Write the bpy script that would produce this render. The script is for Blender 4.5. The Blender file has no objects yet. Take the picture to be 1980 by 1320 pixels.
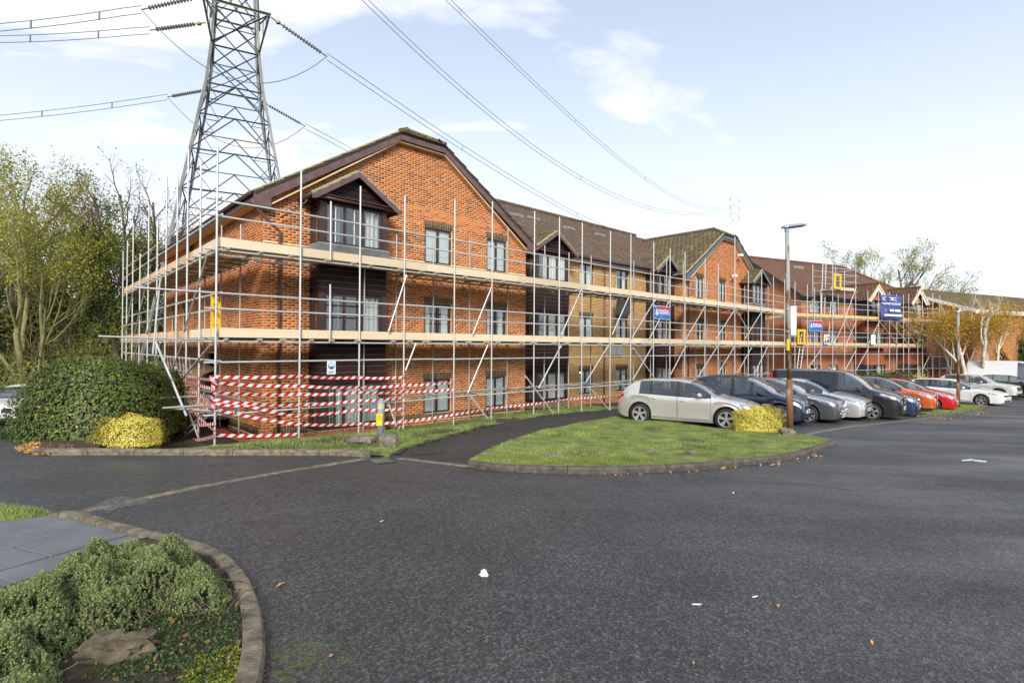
import bpy, math, random
import numpy as np
from mathutils import Matrix, Vector

random.seed(7)
RNG = np.random.default_rng(11)
S = bpy.context.scene
COL = S.collection

# ------------------------------------------------------------------ camera
CAM_H = 1.85
FPX, CX, CY = 1028.0, 990.0, 660.0
PITCH, ROLL = math.radians(0.52), math.radians(0.33)
fw = np.array([0, math.cos(PITCH), math.sin(PITCH)])
r0 = np.array([1.0, 0, 0]); u0 = np.cross(r0, fw)
rt = math.cos(ROLL) * r0 + math.sin(ROLL) * u0
up = -math.sin(ROLL) * r0 + math.cos(ROLL) * u0
CAMP = np.array([0, 0, CAM_H])
cd = bpy.data.cameras.new('camera')
cam = bpy.data.objects.new('camera', cd); COL.objects.link(cam)
cd.sensor_width = 36; cd.lens = FPX / 1980 * 36
cd.clip_start = 0.05; cd.clip_end = 3000
cam.matrix_world = Matrix(((rt[0], up[0], -fw[0], 0), (rt[1], up[1], -fw[1], 0), (rt[2], up[2], -fw[2], CAM_H), (0, 0, 0, 1)))
S.camera = cam

# ------------------------------------------------------------------ world, sun, exposure
SUN_AZ = math.radians(180)     # compass bearing of the sun, +Y = north
SUN_EL = math.radians(30)
w = bpy.data.worlds.new('World'); S.world = w; w.use_nodes = True
nt = w.node_tree; nt.nodes.clear()
def N(t, typ, **kw):
    n = t.nodes.new(typ)
    for k, v in kw.items(): setattr(n, k, v)
    return n
sky = N(nt, 'ShaderNodeTexSky', sky_type='NISHITA', sun_disc=False)
sky.sun_elevation = SUN_EL; sky.sun_rotation = SUN_AZ
sky.air_density = 1.0; sky.dust_density = 0.25; sky.ozone_density = 2.6
tc = N(nt, 'ShaderNodeTexCoord')
sep = N(nt, 'ShaderNodeSeparateXYZ'); nt.links.new(tc.outputs['Generated'], sep.inputs[0])
# clouds lie on a flat layer: project the direction on a plane
addz = N(nt, 'ShaderNodeMath', operation='ADD'); addz.inputs[1].default_value = 0.12
nt.links.new(sep.outputs['Z'], addz.inputs[0])
mx = N(nt, 'ShaderNodeMath', operation='MAXIMUM'); mx.inputs[1].default_value = 0.03
nt.links.new(addz.outputs[0], mx.inputs[0])
dv = N(nt, 'ShaderNodeVectorMath', operation='DIVIDE')
cmb = N(nt, 'ShaderNodeCombineXYZ')
for i in range(2): nt.links.new(mx.outputs[0], cmb.inputs[i])
cmb.inputs[2].default_value = 1.0
nt.links.new(tc.outputs['Generated'], dv.inputs[0]); nt.links.new(cmb.outputs[0], dv.inputs[1])
mp = N(nt, 'ShaderNodeMapping'); mp.inputs['Location'].default_value = (22.0, 1.0, 0); mp.inputs['Rotation'].default_value = (0, 0, math.radians(-38)); mp.inputs['Scale'].default_value = (0.75, 1.25, 0.0)
nt.links.new(dv.outputs[0], mp.inputs[0])
no = N(nt, 'ShaderNodeTexNoise'); no.inputs['Scale'].default_value = 1.35; no.inputs['Detail'].default_value = 6; no.inputs['Roughness'].default_value = 0.55; no.inputs['Distortion'].default_value = 0.35
nt.links.new(mp.outputs[0], no.inputs['Vector'])
cr = N(nt, 'ShaderNodeValToRGB'); cr.color_ramp.elements[0].position = 0.46; cr.color_ramp.elements[1].position = 0.66
nt.links.new(no.outputs['Fac'], cr.inputs[0])
# thin milky veil that thickens to the horizon all round
veil = N(nt, 'ShaderNodeMapRange'); veil.inputs['From Min'].default_value = 0.0; veil.inputs['From Max'].default_value = 0.56
veil.inputs['To Min'].default_value = 0.97; veil.inputs['To Max'].default_value = 0.42; veil.interpolation_type = 'SMOOTHSTEP'
nt.links.new(sep.outputs['Z'], veil.inputs['Value'])
fmax = N(nt, 'ShaderNodeMath', operation='MAXIMUM')
nt.links.new(cr.outputs['Color'], fmax.inputs[0]); nt.links.new(veil.outputs[0], fmax.inputs[1])
mixc = N(nt, 'ShaderNodeMixRGB'); mixc.inputs['Color2'].default_value = (5.3, 5.4, 5.6, 1)
nt.links.new(fmax.outputs[0], mixc.inputs['Fac']); nt.links.new(sky.outputs[0], mixc.inputs['Color1'])
bg = N(nt, 'ShaderNodeBackground'); bg.inputs['Strength'].default_value = 0.085
out = N(nt, 'ShaderNodeOutputWorld')
nt.links.new(mixc.outputs[0], bg.inputs[0]); nt.links.new(bg.outputs[0], out.inputs[0])

sd = bpy.data.lights.new('sun', 'SUN'); sd.energy = 1.9; sd.angle = math.radians(18); sd.color = (1.0, 0.95, 0.87)
sun = bpy.data.objects.new('sun', sd); COL.objects.link(sun)
sdir = Vector((math.sin(SUN_AZ) * math.cos(SUN_EL), math.cos(SUN_AZ) * math.cos(SUN_EL), math.sin(SUN_EL)))
sun.rotation_euler = sdir.to_track_quat('Z', 'Y').to_euler()
S.view_settings.view_transform = 'Standard'; S.view_settings.look = 'None'
S.view_settings.gamma = 1.0; S.view_settings.exposure = 1.35
S.view_settings.use_curve_mapping = False
S.cycles.max_bounces = 6; S.cycles.diffuse_bounces = 3; S.cycles.glossy_bounces = 3
S.cycles.transparent_max_bounces = 12; S.cycles.transmission_bounces = 3
S.cycles.caustics_reflective = False; S.cycles.caustics_refractive = False
S.cycles.use_denoising = True

# ------------------------------------------------------------------ ground height and surveying helpers
def ss(t):
    t = min(1.0, max(0.0, t)); return t * t * (3 - 2 * t)
def G(x, y):
    s = 0.013 * x + 0.036 * y
    if s > 1.5: s = 1.5 + 0.5 * (1 - math.exp(-(s - 1.5) / 0.5))
    z = -s
    z -= 1.0 * ss((-x - 10) / 7) * ss((y - 12.5) / 8)
    z += 2.6 * ss((y - 24) / 7) * ss((-x - 15) / 6)
    return z
def ray(px, py): return fw + rt * (px - CX) / FPX - up * (py - CY) / FPX
def gp(px, py, dz=0.0):
    """point of the ground seen in direction (px, py)"""
    d = ray(px, py); s = 0.5
    for _ in range(4000):
        p = CAMP + d * s
        if p[2] <= G(p[0], p[1]) + dz: break
        s += 0.02
    lo, hi = s - 0.02, s
    for _ in range(20):
        m = (lo + hi) / 2; p = CAMP + d * m
        if p[2] <= G(p[0], p[1]) + dz: hi = m
        else: lo = m
    p = CAMP + d * hi
    return (float(p[0]), float(p[1]))
def atz(px, py, Z):
    d = ray(px, py); p = CAMP + d * (Z / d.dot(fw)); return Vector(p)

# ------------------------------------------------------------------ material helpers
MATS = {}
def mat(name, color=(0.5, 0.5, 0.5), rough=0.7, metal=0.0, spec=0.5, coat=0.0, noise=0.0, nscale=8.0, bump=0.0, bscale=60.0, rvar=0.0):
    m = bpy.data.materials.new(name); m.use_nodes = True
    t = m.node_tree; b = t.nodes['Principled BSDF']
    b.inputs['Base Color'].default_value = (*color, 1); b.inputs['Roughness'].default_value = rough
    b.inputs['Metallic'].default_value = metal; b.inputs['Specular IOR Level'].default_value = spec
    b.inputs['Coat Weight'].default_value = coat; b.inputs['Coat Roughness'].default_value = 0.04
    if noise or bump or rvar:
        tcn = N(t, 'ShaderNodeTexCoord')
        n1 = N(t, 'ShaderNodeTexNoise'); n1.inputs['Scale'].default_value = nscale; n1.inputs['Detail'].default_value = 5
        t.links.new(tcn.outputs['Object'], n1.inputs['Vector'])
        if noise:
            mr = N(t, 'ShaderNodeMapRange'); mr.inputs['From Min'].default_value = 0.25; mr.inputs['From Max'].default_value = 0.75
            mr.inputs['To Min'].default_value = 1 - noise; mr.inputs['To Max'].default_value = 1 + noise
            t.links.new(n1.outputs['Fac'], mr.inputs['Value'])
            mu = N(t, 'ShaderNodeMixRGB', blend_type='MULTIPLY'); mu.inputs['Fac'].default_value = 1; mu.inputs['Color1'].default_value = (*color, 1)
            t.links.new(mr.outputs[0], mu.inputs['Color2']); t.links.new(mu.outputs[0], b.inputs['Base Color'])
        if rvar:
            mr2 = N(t, 'ShaderNodeMapRange'); mr2.inputs['To Min'].default_value = rough - rvar; mr2.inputs['To Max'].default_value = rough + rvar
            t.links.new(n1.outputs['Fac'], mr2.inputs['Value']); t.links.new(mr2.outputs[0], b.inputs['Roughness'])
        if bump:
            n2 = N(t, 'ShaderNodeTexNoise'); n2.inputs['Scale'].default_value = bscale; n2.inputs['Detail'].default_value = 4
            t.links.new(tcn.outputs['Object'], n2.inputs['Vector'])
            bp = N(t, 'ShaderNodeBump'); bp.inputs['Strength'].default_value = bump; bp.inputs['Distance'].default_value = 0.02
            t.links.new(n2.outputs['Fac'], bp.inputs['Height']); t.links.new(bp.outputs[0], b.inputs['Normal'])
    MATS[name] = m
    return m
def rnd_value(t):
    """a random number for each loose piece of a mesh and for each object"""
    g = N(t, 'ShaderNodeNewGeometry'); o = N(t, 'ShaderNodeObjectInfo')
    a = N(t, 'ShaderNodeMath', operation='ADD'); f = N(t, 'ShaderNodeMath', operation='FRACT')
    t.links.new(g.outputs['Random Per Island'], a.inputs[0]); t.links.new(o.outputs['Random'], a.inputs[1]); t.links.new(a.outputs[0], f.inputs[0])
    return f.outputs[0]
def piece_mat(name, cols, rough=0.8, transl=0.0, spec=0.4, noise=0.25, nscale=30.0, bump=0.0, const=False):
    """colour picked per piece from a list of (position, colour)"""
    m = bpy.data.materials.new(name); m.use_nodes = True
    t = m.node_tree; b = t.nodes['Principled BSDF']
    b.inputs['Roughness'].default_value = rough; b.inputs['Specular IOR Level'].default_value = spec
    rv = rnd_value(t)
    r = N(t, 'ShaderNodeValToRGB'); e = r.color_ramp.elements
    if const: r.color_ramp.interpolation = 'CONSTANT'
    while len(e) < len(cols): e.new(0.5)
    for i, (p, c) in enumerate(cols): e[i].position = p; e[i].color = (*c, 1)
    t.links.new(rv, r.inputs[0])
    col = r.outputs[0]
    if noise:
        tcn = N(t, 'ShaderNodeTexCoord'); n1 = N(t, 'ShaderNodeTexNoise'); n1.inputs['Scale'].default_value = nscale; n1.inputs['Detail'].default_value = 3
        t.links.new(tcn.outputs['Object'], n1.inputs['Vector'])
        mr = N(t, 'ShaderNodeMapRange'); mr.inputs['From Min'].default_value = 0.25; mr.inputs['From Max'].default_value = 0.75
        mr.inputs['To Min'].default_value = 1 - noise; mr.inputs['To Max'].default_value = 1 + noise
        t.links.new(n1.outputs['Fac'], mr.inputs['Value'])
        mu = N(t, 'ShaderNodeMixRGB', blend_type='MULTIPLY'); mu.inputs['Fac'].default_value = 1
        t.links.new(col, mu.inputs['Color1']); t.links.new(mr.outputs[0], mu.inputs['Color2']); col = mu.outputs[0]
        if bump:
            bp = N(t, 'ShaderNodeBump'); bp.inputs['Strength'].default_value = bump; bp.inputs['Distance'].default_value = 0.01
            t.links.new(n1.outputs['Fac'], bp.inputs['Height']); t.links.new(bp.outputs[0], b.inputs['Normal'])
    t.links.new(col, b.inputs['Base Color'])
    if transl:
        tr = N(t, 'ShaderNodeBsdfTranslucent'); t.links.new(col, tr.inputs[0])
        ms = N(t, 'ShaderNodeMixShader'); ms.inputs[0].default_value = transl
        t.links.new(b.outputs[0], ms.inputs[1]); t.links.new(tr.outputs[0], ms.inputs[2])
        t.links.new(ms.outputs[0], t.nodes['Material Output'].inputs[0])
    MATS[name] = m
    return m

# ------------------------------------------------------------------ object helpers
def link(o, parent=None):
    COL.objects.link(o)
    if parent is not None: o.parent = parent
    return o
def tag(o, label=None, cat=None, group=None, kind=None):
    if label: o['label'] = label
    if cat: o['category'] = cat
    if group: o['group'] = group
    if kind: o['kind'] = kind
    return o
def thing(name, label, cat, loc=(0, 0, 0), rz=0.0, group=None):
    o = bpy.data.objects.new(name, None); COL.objects.link(o)
    o.location = loc; o.rotation_euler = (0, 0, rz); o.empty_display_size = 0.1
    return tag(o, label, cat, group)
def np_mesh(name, V, F, m, smooth=False, uv=None):
    """V (n,3) array, F (k,3|4) array"""
    V = np.asarray(V, dtype=np.float32); F = np.asarray(F, dtype=np.int32)
    me = bpy.data.meshes.new(name); k, c = F.shape
    me.vertices.add(len(V)); me.vertices.foreach_set('co', V.ravel())
    me.loops.add(k * c); me.loops.foreach_set('vertex_index', F.ravel())
    me.polygons.add(k); me.polygons.foreach_set('loop_start', np.arange(0, k * c, c, dtype=np.int32))
    try: me.polygons.foreach_set('loop_total', np.full(k, c, dtype=np.int32))
    except Exception: pass
    if smooth: me.polygons.foreach_set('use_smooth', np.ones(k, dtype=bool))
    if m: me.materials.append(MATS[m] if isinstance(m, str) else m)
    if uv is not None:
        l = me.uv_layers.new(name='UVMap'); l.data.foreach_set('uv', np.asarray(uv, dtype=np.float32).ravel())
    me.update(); me.validate()
    return me
def np_obj(name, V, F, m, parent=None, smooth=False, uv=None):
    return link(bpy.data.objects.new(name, np_mesh(name, V, F, m, smooth, uv)), parent)
class MB:
    def __init__(self): self.v = []; self.f = []
    def box(self, x0, x1, y0, y1, z0, z1):
        i = len(self.v)
        self.v += [(x0, y0, z0), (x1, y0, z0), (x1, y1, z0), (x0, y1, z0), (x0, y0, z1), (x1, y0, z1), (x1, y1, z1), (x0, y1, z1)]
        self.f += [(i, i + 3, i + 2, i + 1), (i + 4, i + 5, i + 6, i + 7), (i, i + 1, i + 5, i + 4), (i + 1, i + 2, i + 6, i + 5), (i + 2, i + 3, i + 7, i + 6), (i + 3, i, i + 4, i + 7)]
        return self
    def poly(self, pts):
        i = len(self.v); self.v += [tuple(p) for p in pts]; self.f.append(tuple(range(i, i + len(pts)))); return self
    def prism(self, pts, off):
        """closed outline pts extruded by vector off"""
        n = len(pts); i = len(self.v); o = Vector(off)
        self.v += [tuple(p) for p in pts] + [tuple(Vector(p) + o) for p in pts]
        self.f += [tuple(range(i + n - 1, i - 1, -1)), tuple(range(i + n, i + 2 * n))]
        for k in range(n): self.f.append((i + k, i + (k + 1) % n, i + n + (k + 1) % n, i + n + k))
        return self
    def tube(self, pts, rad, sides=8, cap=True):
        pts = [Vector(p) for p in pts]; n = len(pts)
        if not hasattr(rad, '__len__'): rad = [rad] * n
        base = len(self.v); prev = None
        for k, p in enumerate(pts):
            d = (pts[min(k + 1, n - 1)] - pts[max(k - 1, 0)]).normalized()
            a = prev if prev is not None else (Vector((0, 0, 1)) if abs(d.z) < 0.9 else Vector((1, 0, 0)))
            x = (a - d * a.dot(d)).normalized(); prev = x; y = d.cross(x)
            for s in range(sides):
                t = 2 * math.pi * s / sides
                self.v.append(tuple(p + (x * math.cos(t) + y * math.sin(t)) * rad[k]))
        for k in range(n - 1):
            for s in range(sides):
                a = base + k * sides + s; b = base + k * sides + (s + 1) % sides
                self.f.append((a, b, b + sides, a + sides))
        if cap:
            self.f.append(tuple(range(base + sides - 1, base - 1, -1)))
            self.f.append(tuple(range(base + (n - 1) * sides, base + n * sides)))
        return self
    def lathe(self, prof, sides=16, axis='z', center=(0, 0, 0)):
        """prof: list of (radius, height)"""
        base = len(self.v); c = Vector(center)
        for (r, h) in prof:
            for s in range(sides):
                t = 2 * math.pi * s / sides; a, b = r * math.cos(t), r * math.sin(t)
                p = (a, b, h) if axis == 'z' else (a, h, b) if axis == 'y' else (h, a, b)
                self.v.append(tuple(Vector(p) + c))
        for k in range(len(prof) - 1):
            for s in range(sides):
                a = base + k * sides + s; b = base + k * sides + (s + 1) % sides
                self.f.append((a, b, b + sides, a + sides))
        self.f.append(tuple(range(base + sides - 1, base - 1, -1)))
        e = base + (len(prof) - 1) * sides
        self.f.append(tuple(range(e, e + sides)))
        return self
    def obj(self, name, m, parent=None, smooth=False, mats=None):
        me = bpy.data.meshes.new(name); me.from_pydata(self.v, [], self.f)
        if smooth: me.polygons.foreach_set('use_smooth', np.ones(len(me.polygons), dtype=bool))
        me.materials.append(MATS[m] if isinstance(m, str) else m)
        me.update()
        return link(bpy.data.objects.new(name, me), parent)
def smooth_angle(o, deg=40):
    me = o.data; me.polygons.foreach_set('use_smooth', np.ones(len(me.polygons), dtype=bool))
    me.set_sharp_from_angle(angle=math.radians(deg)); return o
def bevel(o, w=0.01, seg=2):
    b = o.modifiers.new('bevel', 'BEVEL'); b.width = w; b.segments = seg; b.limit_method = 'ANGLE'; return o
_unit = {}
def unit_tube(sides=8):
    if sides not in _unit:
        m = MB().tube([(0, 0, 0), (0, 0, 1)], 1.0, sides)
        me = bpy.data.meshes.new('tube'); me.from_pydata(m.v, [], m.f)
        for p in me.polygons: p.use_smooth = len(p.vertices) == 4
        _unit[sides] = me
    return _unit[sides]
_tubem = {}
def tube_obj(name, p0, p1, r, m, parent=None, sides=8):
    key = (m, sides)
    if key not in _tubem:
        me = unit_tube(sides).copy(); me.materials.append(MATS[m]); _tubem[key] = me
    o = bpy.data.objects.new(name, _tubem[key]); link(o, parent)
    d = Vector(p1) - Vector(p0); L = d.length
    q = d.to_track_quat('Z', 'Y')
    o.matrix_local = Matrix.Translation(Vector(p0)) @ q.to_matrix().to_4x4() @ Matrix.Diagonal((r, r, L, 1))
    return o
def in_poly(x, y, P):
    c = False; n = len(P); j = n - 1
    for i in range(n):
        if (P[i][1] > y) != (P[j][1] > y) and x < (P[j][0] - P[i][0]) * (y - P[i][1]) / (P[j][1] - P[i][1]) + P[i][0]: c = not c
        j = i
    return c
def in_poly_np(X, Y, P):
    c = np.zeros(len(X), bool); n = len(P); j = n - 1
    for i in range(n):
        xi, yi = P[i][0], P[i][1]; xj, yj = P[j][0], P[j][1]
        if yi != yj:
            cond = ((yi > Y) != (yj > Y)) & (X < (xj - xi) * (Y - yi) / (yj - yi) + xi)
            c ^= cond
        j = i
    return c
def smooth_line(P, n=8):
    """Catmull-Rom through the points"""
    P = [np.array(p, float) for p in P]; Q = [2 * P[0] - P[1]] + P + [2 * P[-1] - P[-2]]; out = []
    for i in range(1, len(Q) - 2):
        for k in range(n):
            t = k / n
            out.append(0.5 * ((2 * Q[i]) + (-Q[i - 1] + Q[i + 1]) * t + (2 * Q[i - 1] - 5 * Q[i] + 4 * Q[i + 1] - Q[i + 2]) * t * t + (-Q[i - 1] + 3 * Q[i] - 3 * Q[i + 1] + Q[i + 2]) * t ** 3))
    out.append(P[-1]); return [tuple(p) for p in out]
# ------------------------------------------------------------------ materials
BR = [(0.0, (0.54, 0.155, 0.032)), (0.30, (0.46, 0.12, 0.028)), (0.52, (0.58, 0.185, 0.04)), (0.74, (0.40, 0.105, 0.03)), (0.88, (0.23, 0.07, 0.03)), (1.0, (0.31, 0.09, 0.03))]
piece_mat('brick_red', BR, 0.85, noise=0.12, nscale=22, bump=0.12)
piece_mat('brick_yellow', [(0.0, (0.54, 0.32, 0.11)), (0.4, (0.48, 0.27, 0.09)), (0.7, (0.58, 0.36, 0.13)), (1.0, (0.40, 0.22, 0.075))], 0.85, noise=0.15, nscale=22, bump=0.3)
piece_mat('brick_dark', [(0.0, (0.085, 0.055, 0.03)), (0.5, (0.11, 0.07, 0.035)), (1.0, (0.065, 0.045, 0.025))], 0.8, noise=0.2, nscale=22, bump=0.3)
piece_mat('brick_olive', [(0.0, (0.13, 0.09, 0.04)), (0.5, (0.17, 0.11, 0.05)), (1.0, (0.10, 0.075, 0.035))], 0.85, noise=0.2, nscale=22, bump=0.3)
mat('mortar', (0.82, 0.63, 0.37), 0.95, noise=0.15, nscale=5, bump=0.3, bscale=150)
mat('mortar_dark', (0.55, 0.41, 0.25), 0.95, noise=0.15, nscale=5)
mat('brown_trim', (0.055, 0.026, 0.024), 0.45, noise=0.2, nscale=3)
mat('bargeboard', (0.13, 0.075, 0.072), 0.55, noise=0.3, nscale=4)
mat('bargeboard_blue', (0.11, 0.12, 0.16), 0.5, noise=0.25, nscale=4)
mat('boarding', (0.026, 0.012, 0.012), 0.65, spec=0.25, noise=0.25, nscale=3, bump=0.15, bscale=40)
mat('board_highlight', (0.15, 0.11, 0.105), 0.5)  # paler than the boards to imitate a thin highlight
mat('soffit', (0.55, 0.33, 0.14), 0.7, noise=0.2, nscale=3)
mat('cream_trim', (0.66, 0.52, 0.30), 0.6, noise=0.15)
mat('white_trim', (0.72, 0.70, 0.66), 0.55, noise=0.1)
mat('lead', (0.22, 0.23, 0.24), 0.6, noise=0.25, nscale=4)
mat('gutter', (0.075, 0.032, 0.028), 0.4, noise=0.2)
mat('downpipe', (0.12, 0.075, 0.085), 0.45, noise=0.2)
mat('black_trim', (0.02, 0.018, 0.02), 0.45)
mat('window_frame', (0.045, 0.022, 0.024), 0.4)
mat('white_frame', (0.75, 0.74, 0.72), 0.4)
mat('curtain', (0.72, 0.70, 0.64), 0.9, noise=0.12, nscale=12)
mat('net_curtain', (0.62, 0.66, 0.62), 0.9, noise=0.35, nscale=28)
mat('blind', (0.74, 0.75, 0.75), 0.8, noise=0.05)
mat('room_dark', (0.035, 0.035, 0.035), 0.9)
def glass_mat(name, tint, refl):
    m = bpy.data.materials.new(name); m.use_nodes = True; t = m.node_tree; t.nodes.clear()
    lw = N(t, 'ShaderNodeLayerWeight'); lw.inputs[0].default_value = 0.5
    pw = N(t, 'ShaderNodeMath', operation='POWER'); pw.inputs[1].default_value = 4.0; t.links.new(lw.outputs['Facing'], pw.inputs[0])
    mr = N(t, 'ShaderNodeMapRange'); mr.inputs['To Min'].default_value = refl; mr.inputs['To Max'].default_value = 1.0
    t.links.new(pw.outputs[0], mr.inputs['Value'])
    tr = N(t, 'ShaderNodeBsdfTransparent'); tr.inputs[0].default_value = (*tint, 1)
    gl = N(t, 'ShaderNodeBsdfGlossy'); gl.inputs['Roughness'].default_value = 0.02; gl.inputs[0].default_value = (0.9, 0.92, 0.95, 1)
    tcn = N(t, 'ShaderNodeTexCoord'); n2 = N(t, 'ShaderNodeTexNoise'); n2.inputs['Scale'].default_value = 1.5
    t.links.new(tcn.outputs['Object'], n2.inputs['Vector'])
    bp = N(t, 'ShaderNodeBump'); bp.inputs['Strength'].default_value = 0.03; bp.inputs['Distance'].default_value = 0.05
    t.links.new(n2.outputs['Fac'], bp.inputs['Height']); t.links.new(bp.outputs[0], gl.inputs['Normal'])
    mx_ = N(t, 'ShaderNodeMixShader'); t.links.new(mr.outputs[0], mx_.inputs[0]); t.links.new(tr.outputs[0], mx_.inputs[1]); t.links.new(gl.outputs[0], mx_.inputs[2])
    o = N(t, 'ShaderNodeOutputMaterial'); t.links.new(mx_.outputs[0], o.inputs[0])
    MATS[name] = m
glass_mat('pane', (0.90, 0.93, 0.93), 0.10)
glass_mat('car_glass', (0.52, 0.57, 0.56), 0.14)
glass_mat('screen_glass', (0.60, 0.66, 0.66), 0.45)
glass_mat('privacy_glass', (0.05, 0.05, 0.05), 0.08)
piece_mat('roof_tile', [(0.0, (0.13, 0.085, 0.055)), (0.45, (0.105, 0.068, 0.045)), (0.8, (0.15, 0.105, 0.07)), (1.0, (0.085, 0.06, 0.045))], 0.85, noise=0.35, nscale=9, bump=0.4)
piece_mat('roof_tile_red', [(0.0, (0.15, 0.075, 0.045)), (0.5, (0.115, 0.058, 0.036)), (1.0, (0.17, 0.09, 0.055))], 0.85, noise=0.3, nscale=7, bump=0.4)
piece_mat('roof_tile_moss', [(0.0, (0.12, 0.095, 0.05)), (0.55, (0.105, 0.075, 0.045)), (0.85, (0.17, 0.145, 0.05)), (1.0, (0.09, 0.065, 0.045))], 0.9, noise=0.4, nscale=12, bump=0.5)
piece_mat('tile_hung', [(0.0, (0.36, 0.11, 0.05)), (0.5, (0.30, 0.09, 0.042)), (1.0, (0.40, 0.14, 0.065))], 0.85, noise=0.2, nscale=12)
mat('roof_felt', (0.045, 0.035, 0.028), 0.9)
mat('verge_mortar', (0.30, 0.29, 0.17), 0.95, noise=0.35, nscale=14, bump=0.4)
mat('galvanised', (0.56, 0.57, 0.56), 0.42, metal=0.35, noise=0.28, nscale=0.9, rvar=0.12)
mat('galvanised_dull', (0.42, 0.42, 0.40), 0.55, metal=0.3, noise=0.3, nscale=1.3)
mat('coupler', (0.50, 0.44, 0.30), 0.5, metal=0.5, noise=0.3)
def wood_mat(name, c1, c2):
    m = bpy.data.materials.new(name); m.use_nodes = True; t = m.node_tree; b = t.nodes['Principled BSDF']; b.inputs['Roughness'].default_value = 0.75
    tcn = N(t, 'ShaderNodeTexCoord'); mp_ = N(t, 'ShaderNodeMapping'); mp_.inputs['Scale'].default_value = (0.8, 14, 30)
    t.links.new(tcn.outputs['Object'], mp_.inputs[0])
    n1 = N(t, 'ShaderNodeTexNoise'); n1.inputs['Scale'].default_value = 1.0; n1.inputs['Detail'].default_value = 6; n1.inputs['Distortion'].default_value = 1.2
    t.links.new(mp_.outputs[0], n1.inputs['Vector'])
    r = N(t, 'ShaderNodeValToRGB'); r.color_ramp.elements[0].position = 0.3; r.color_ramp.elements[1].position = 0.7
    r.color_ramp.elements[0].color = (*c1, 1); r.color_ramp.elements[1].color = (*c2, 1); t.links.new(n1.outputs['Fac'], r.inputs[0])
    oi = N(t, 'ShaderNodeObjectInfo'); mr = N(t, 'ShaderNodeMapRange'); mr.inputs['To Min'].default_value = 0.85; mr.inputs['To Max'].default_value = 1.12
    t.links.new(oi.outputs['Random'], mr.inputs['Value'])
    mu = N(t, 'ShaderNodeMixRGB', blend_type='MULTIPLY'); mu.inputs['Fac'].default_value = 1; t.links.new(r.outputs[0], mu.inputs['Color1']); t.links.new(mr.outputs[0], mu.inputs['Color2'])
    t.links.new(mu.outputs[0], b.inputs['Base Color']); MATS[name] = m
wood_mat('timber', (0.62, 0.49, 0.33), (0.72, 0.59, 0.42))
wood_mat('timber_orange', (0.58, 0.36, 0.20), (0.68, 0.46, 0.28))
wood_mat('timber_ochre', (0.56, 0.35, 0.12), (0.66, 0.43, 0.16))
wood_mat('timber_dull', (0.33, 0.22, 0.12), (0.42, 0.30, 0.17))
def tape_mat():
    m = bpy.data.materials.new('tape'); m.use_nodes = True; t = m.node_tree; b = t.nodes['Principled BSDF']; b.inputs['Roughness'].default_value = 0.35
    uv = N(t, 'ShaderNodeTexCoord'); sp = N(t, 'ShaderNodeSeparateXYZ'); t.links.new(uv.outputs['UV'], sp.inputs[0])
    a = N(t, 'ShaderNodeMath', operation='ADD'); t.links.new(sp.outputs[0], a.inputs[0]); t.links.new(sp.outputs[1], a.inputs[1])
    d = N(t, 'ShaderNodeMath', operation='DIVIDE'); d.inputs[1].default_value = 0.215; t.links.new(a.outputs[0], d.inputs[0])
    fr = N(t, 'ShaderNodeMath', operation='FRACT'); t.links.new(d.outputs[0], fr.inputs[0])
    g = N(t, 'ShaderNodeMath', operation='GREATER_THAN'); g.inputs[1].default_value = 0.5; t.links.new(fr.outputs[0], g.inputs[0])
    mx_ = N(t, 'ShaderNodeMixRGB'); mx_.inputs['Color1'].default_value = (0.80, 0.80, 0.80, 1); mx_.inputs['Color2'].default_value = (0.62, 0.012, 0.02, 1)
    t.links.new(g.outputs[0], mx_.inputs[0]); t.links.new(mx_.outputs[0], b.inputs['Base Color'])
    tr = N(t, 'ShaderNodeBsdfTranslucent'); t.links.new(mx_.outputs[0], tr.inputs[0]); ms = N(t, 'ShaderNodeMixShader'); ms.inputs[0].default_value = 0.3
    t.links.new(b.outputs[0], ms.inputs[1]); t.links.new(tr.outputs[0], ms.inputs[2]); t.links.new(ms.outputs[0], t.nodes['Material Output'].inputs[0])
    MATS['tape'] = m
tape_mat()
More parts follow.
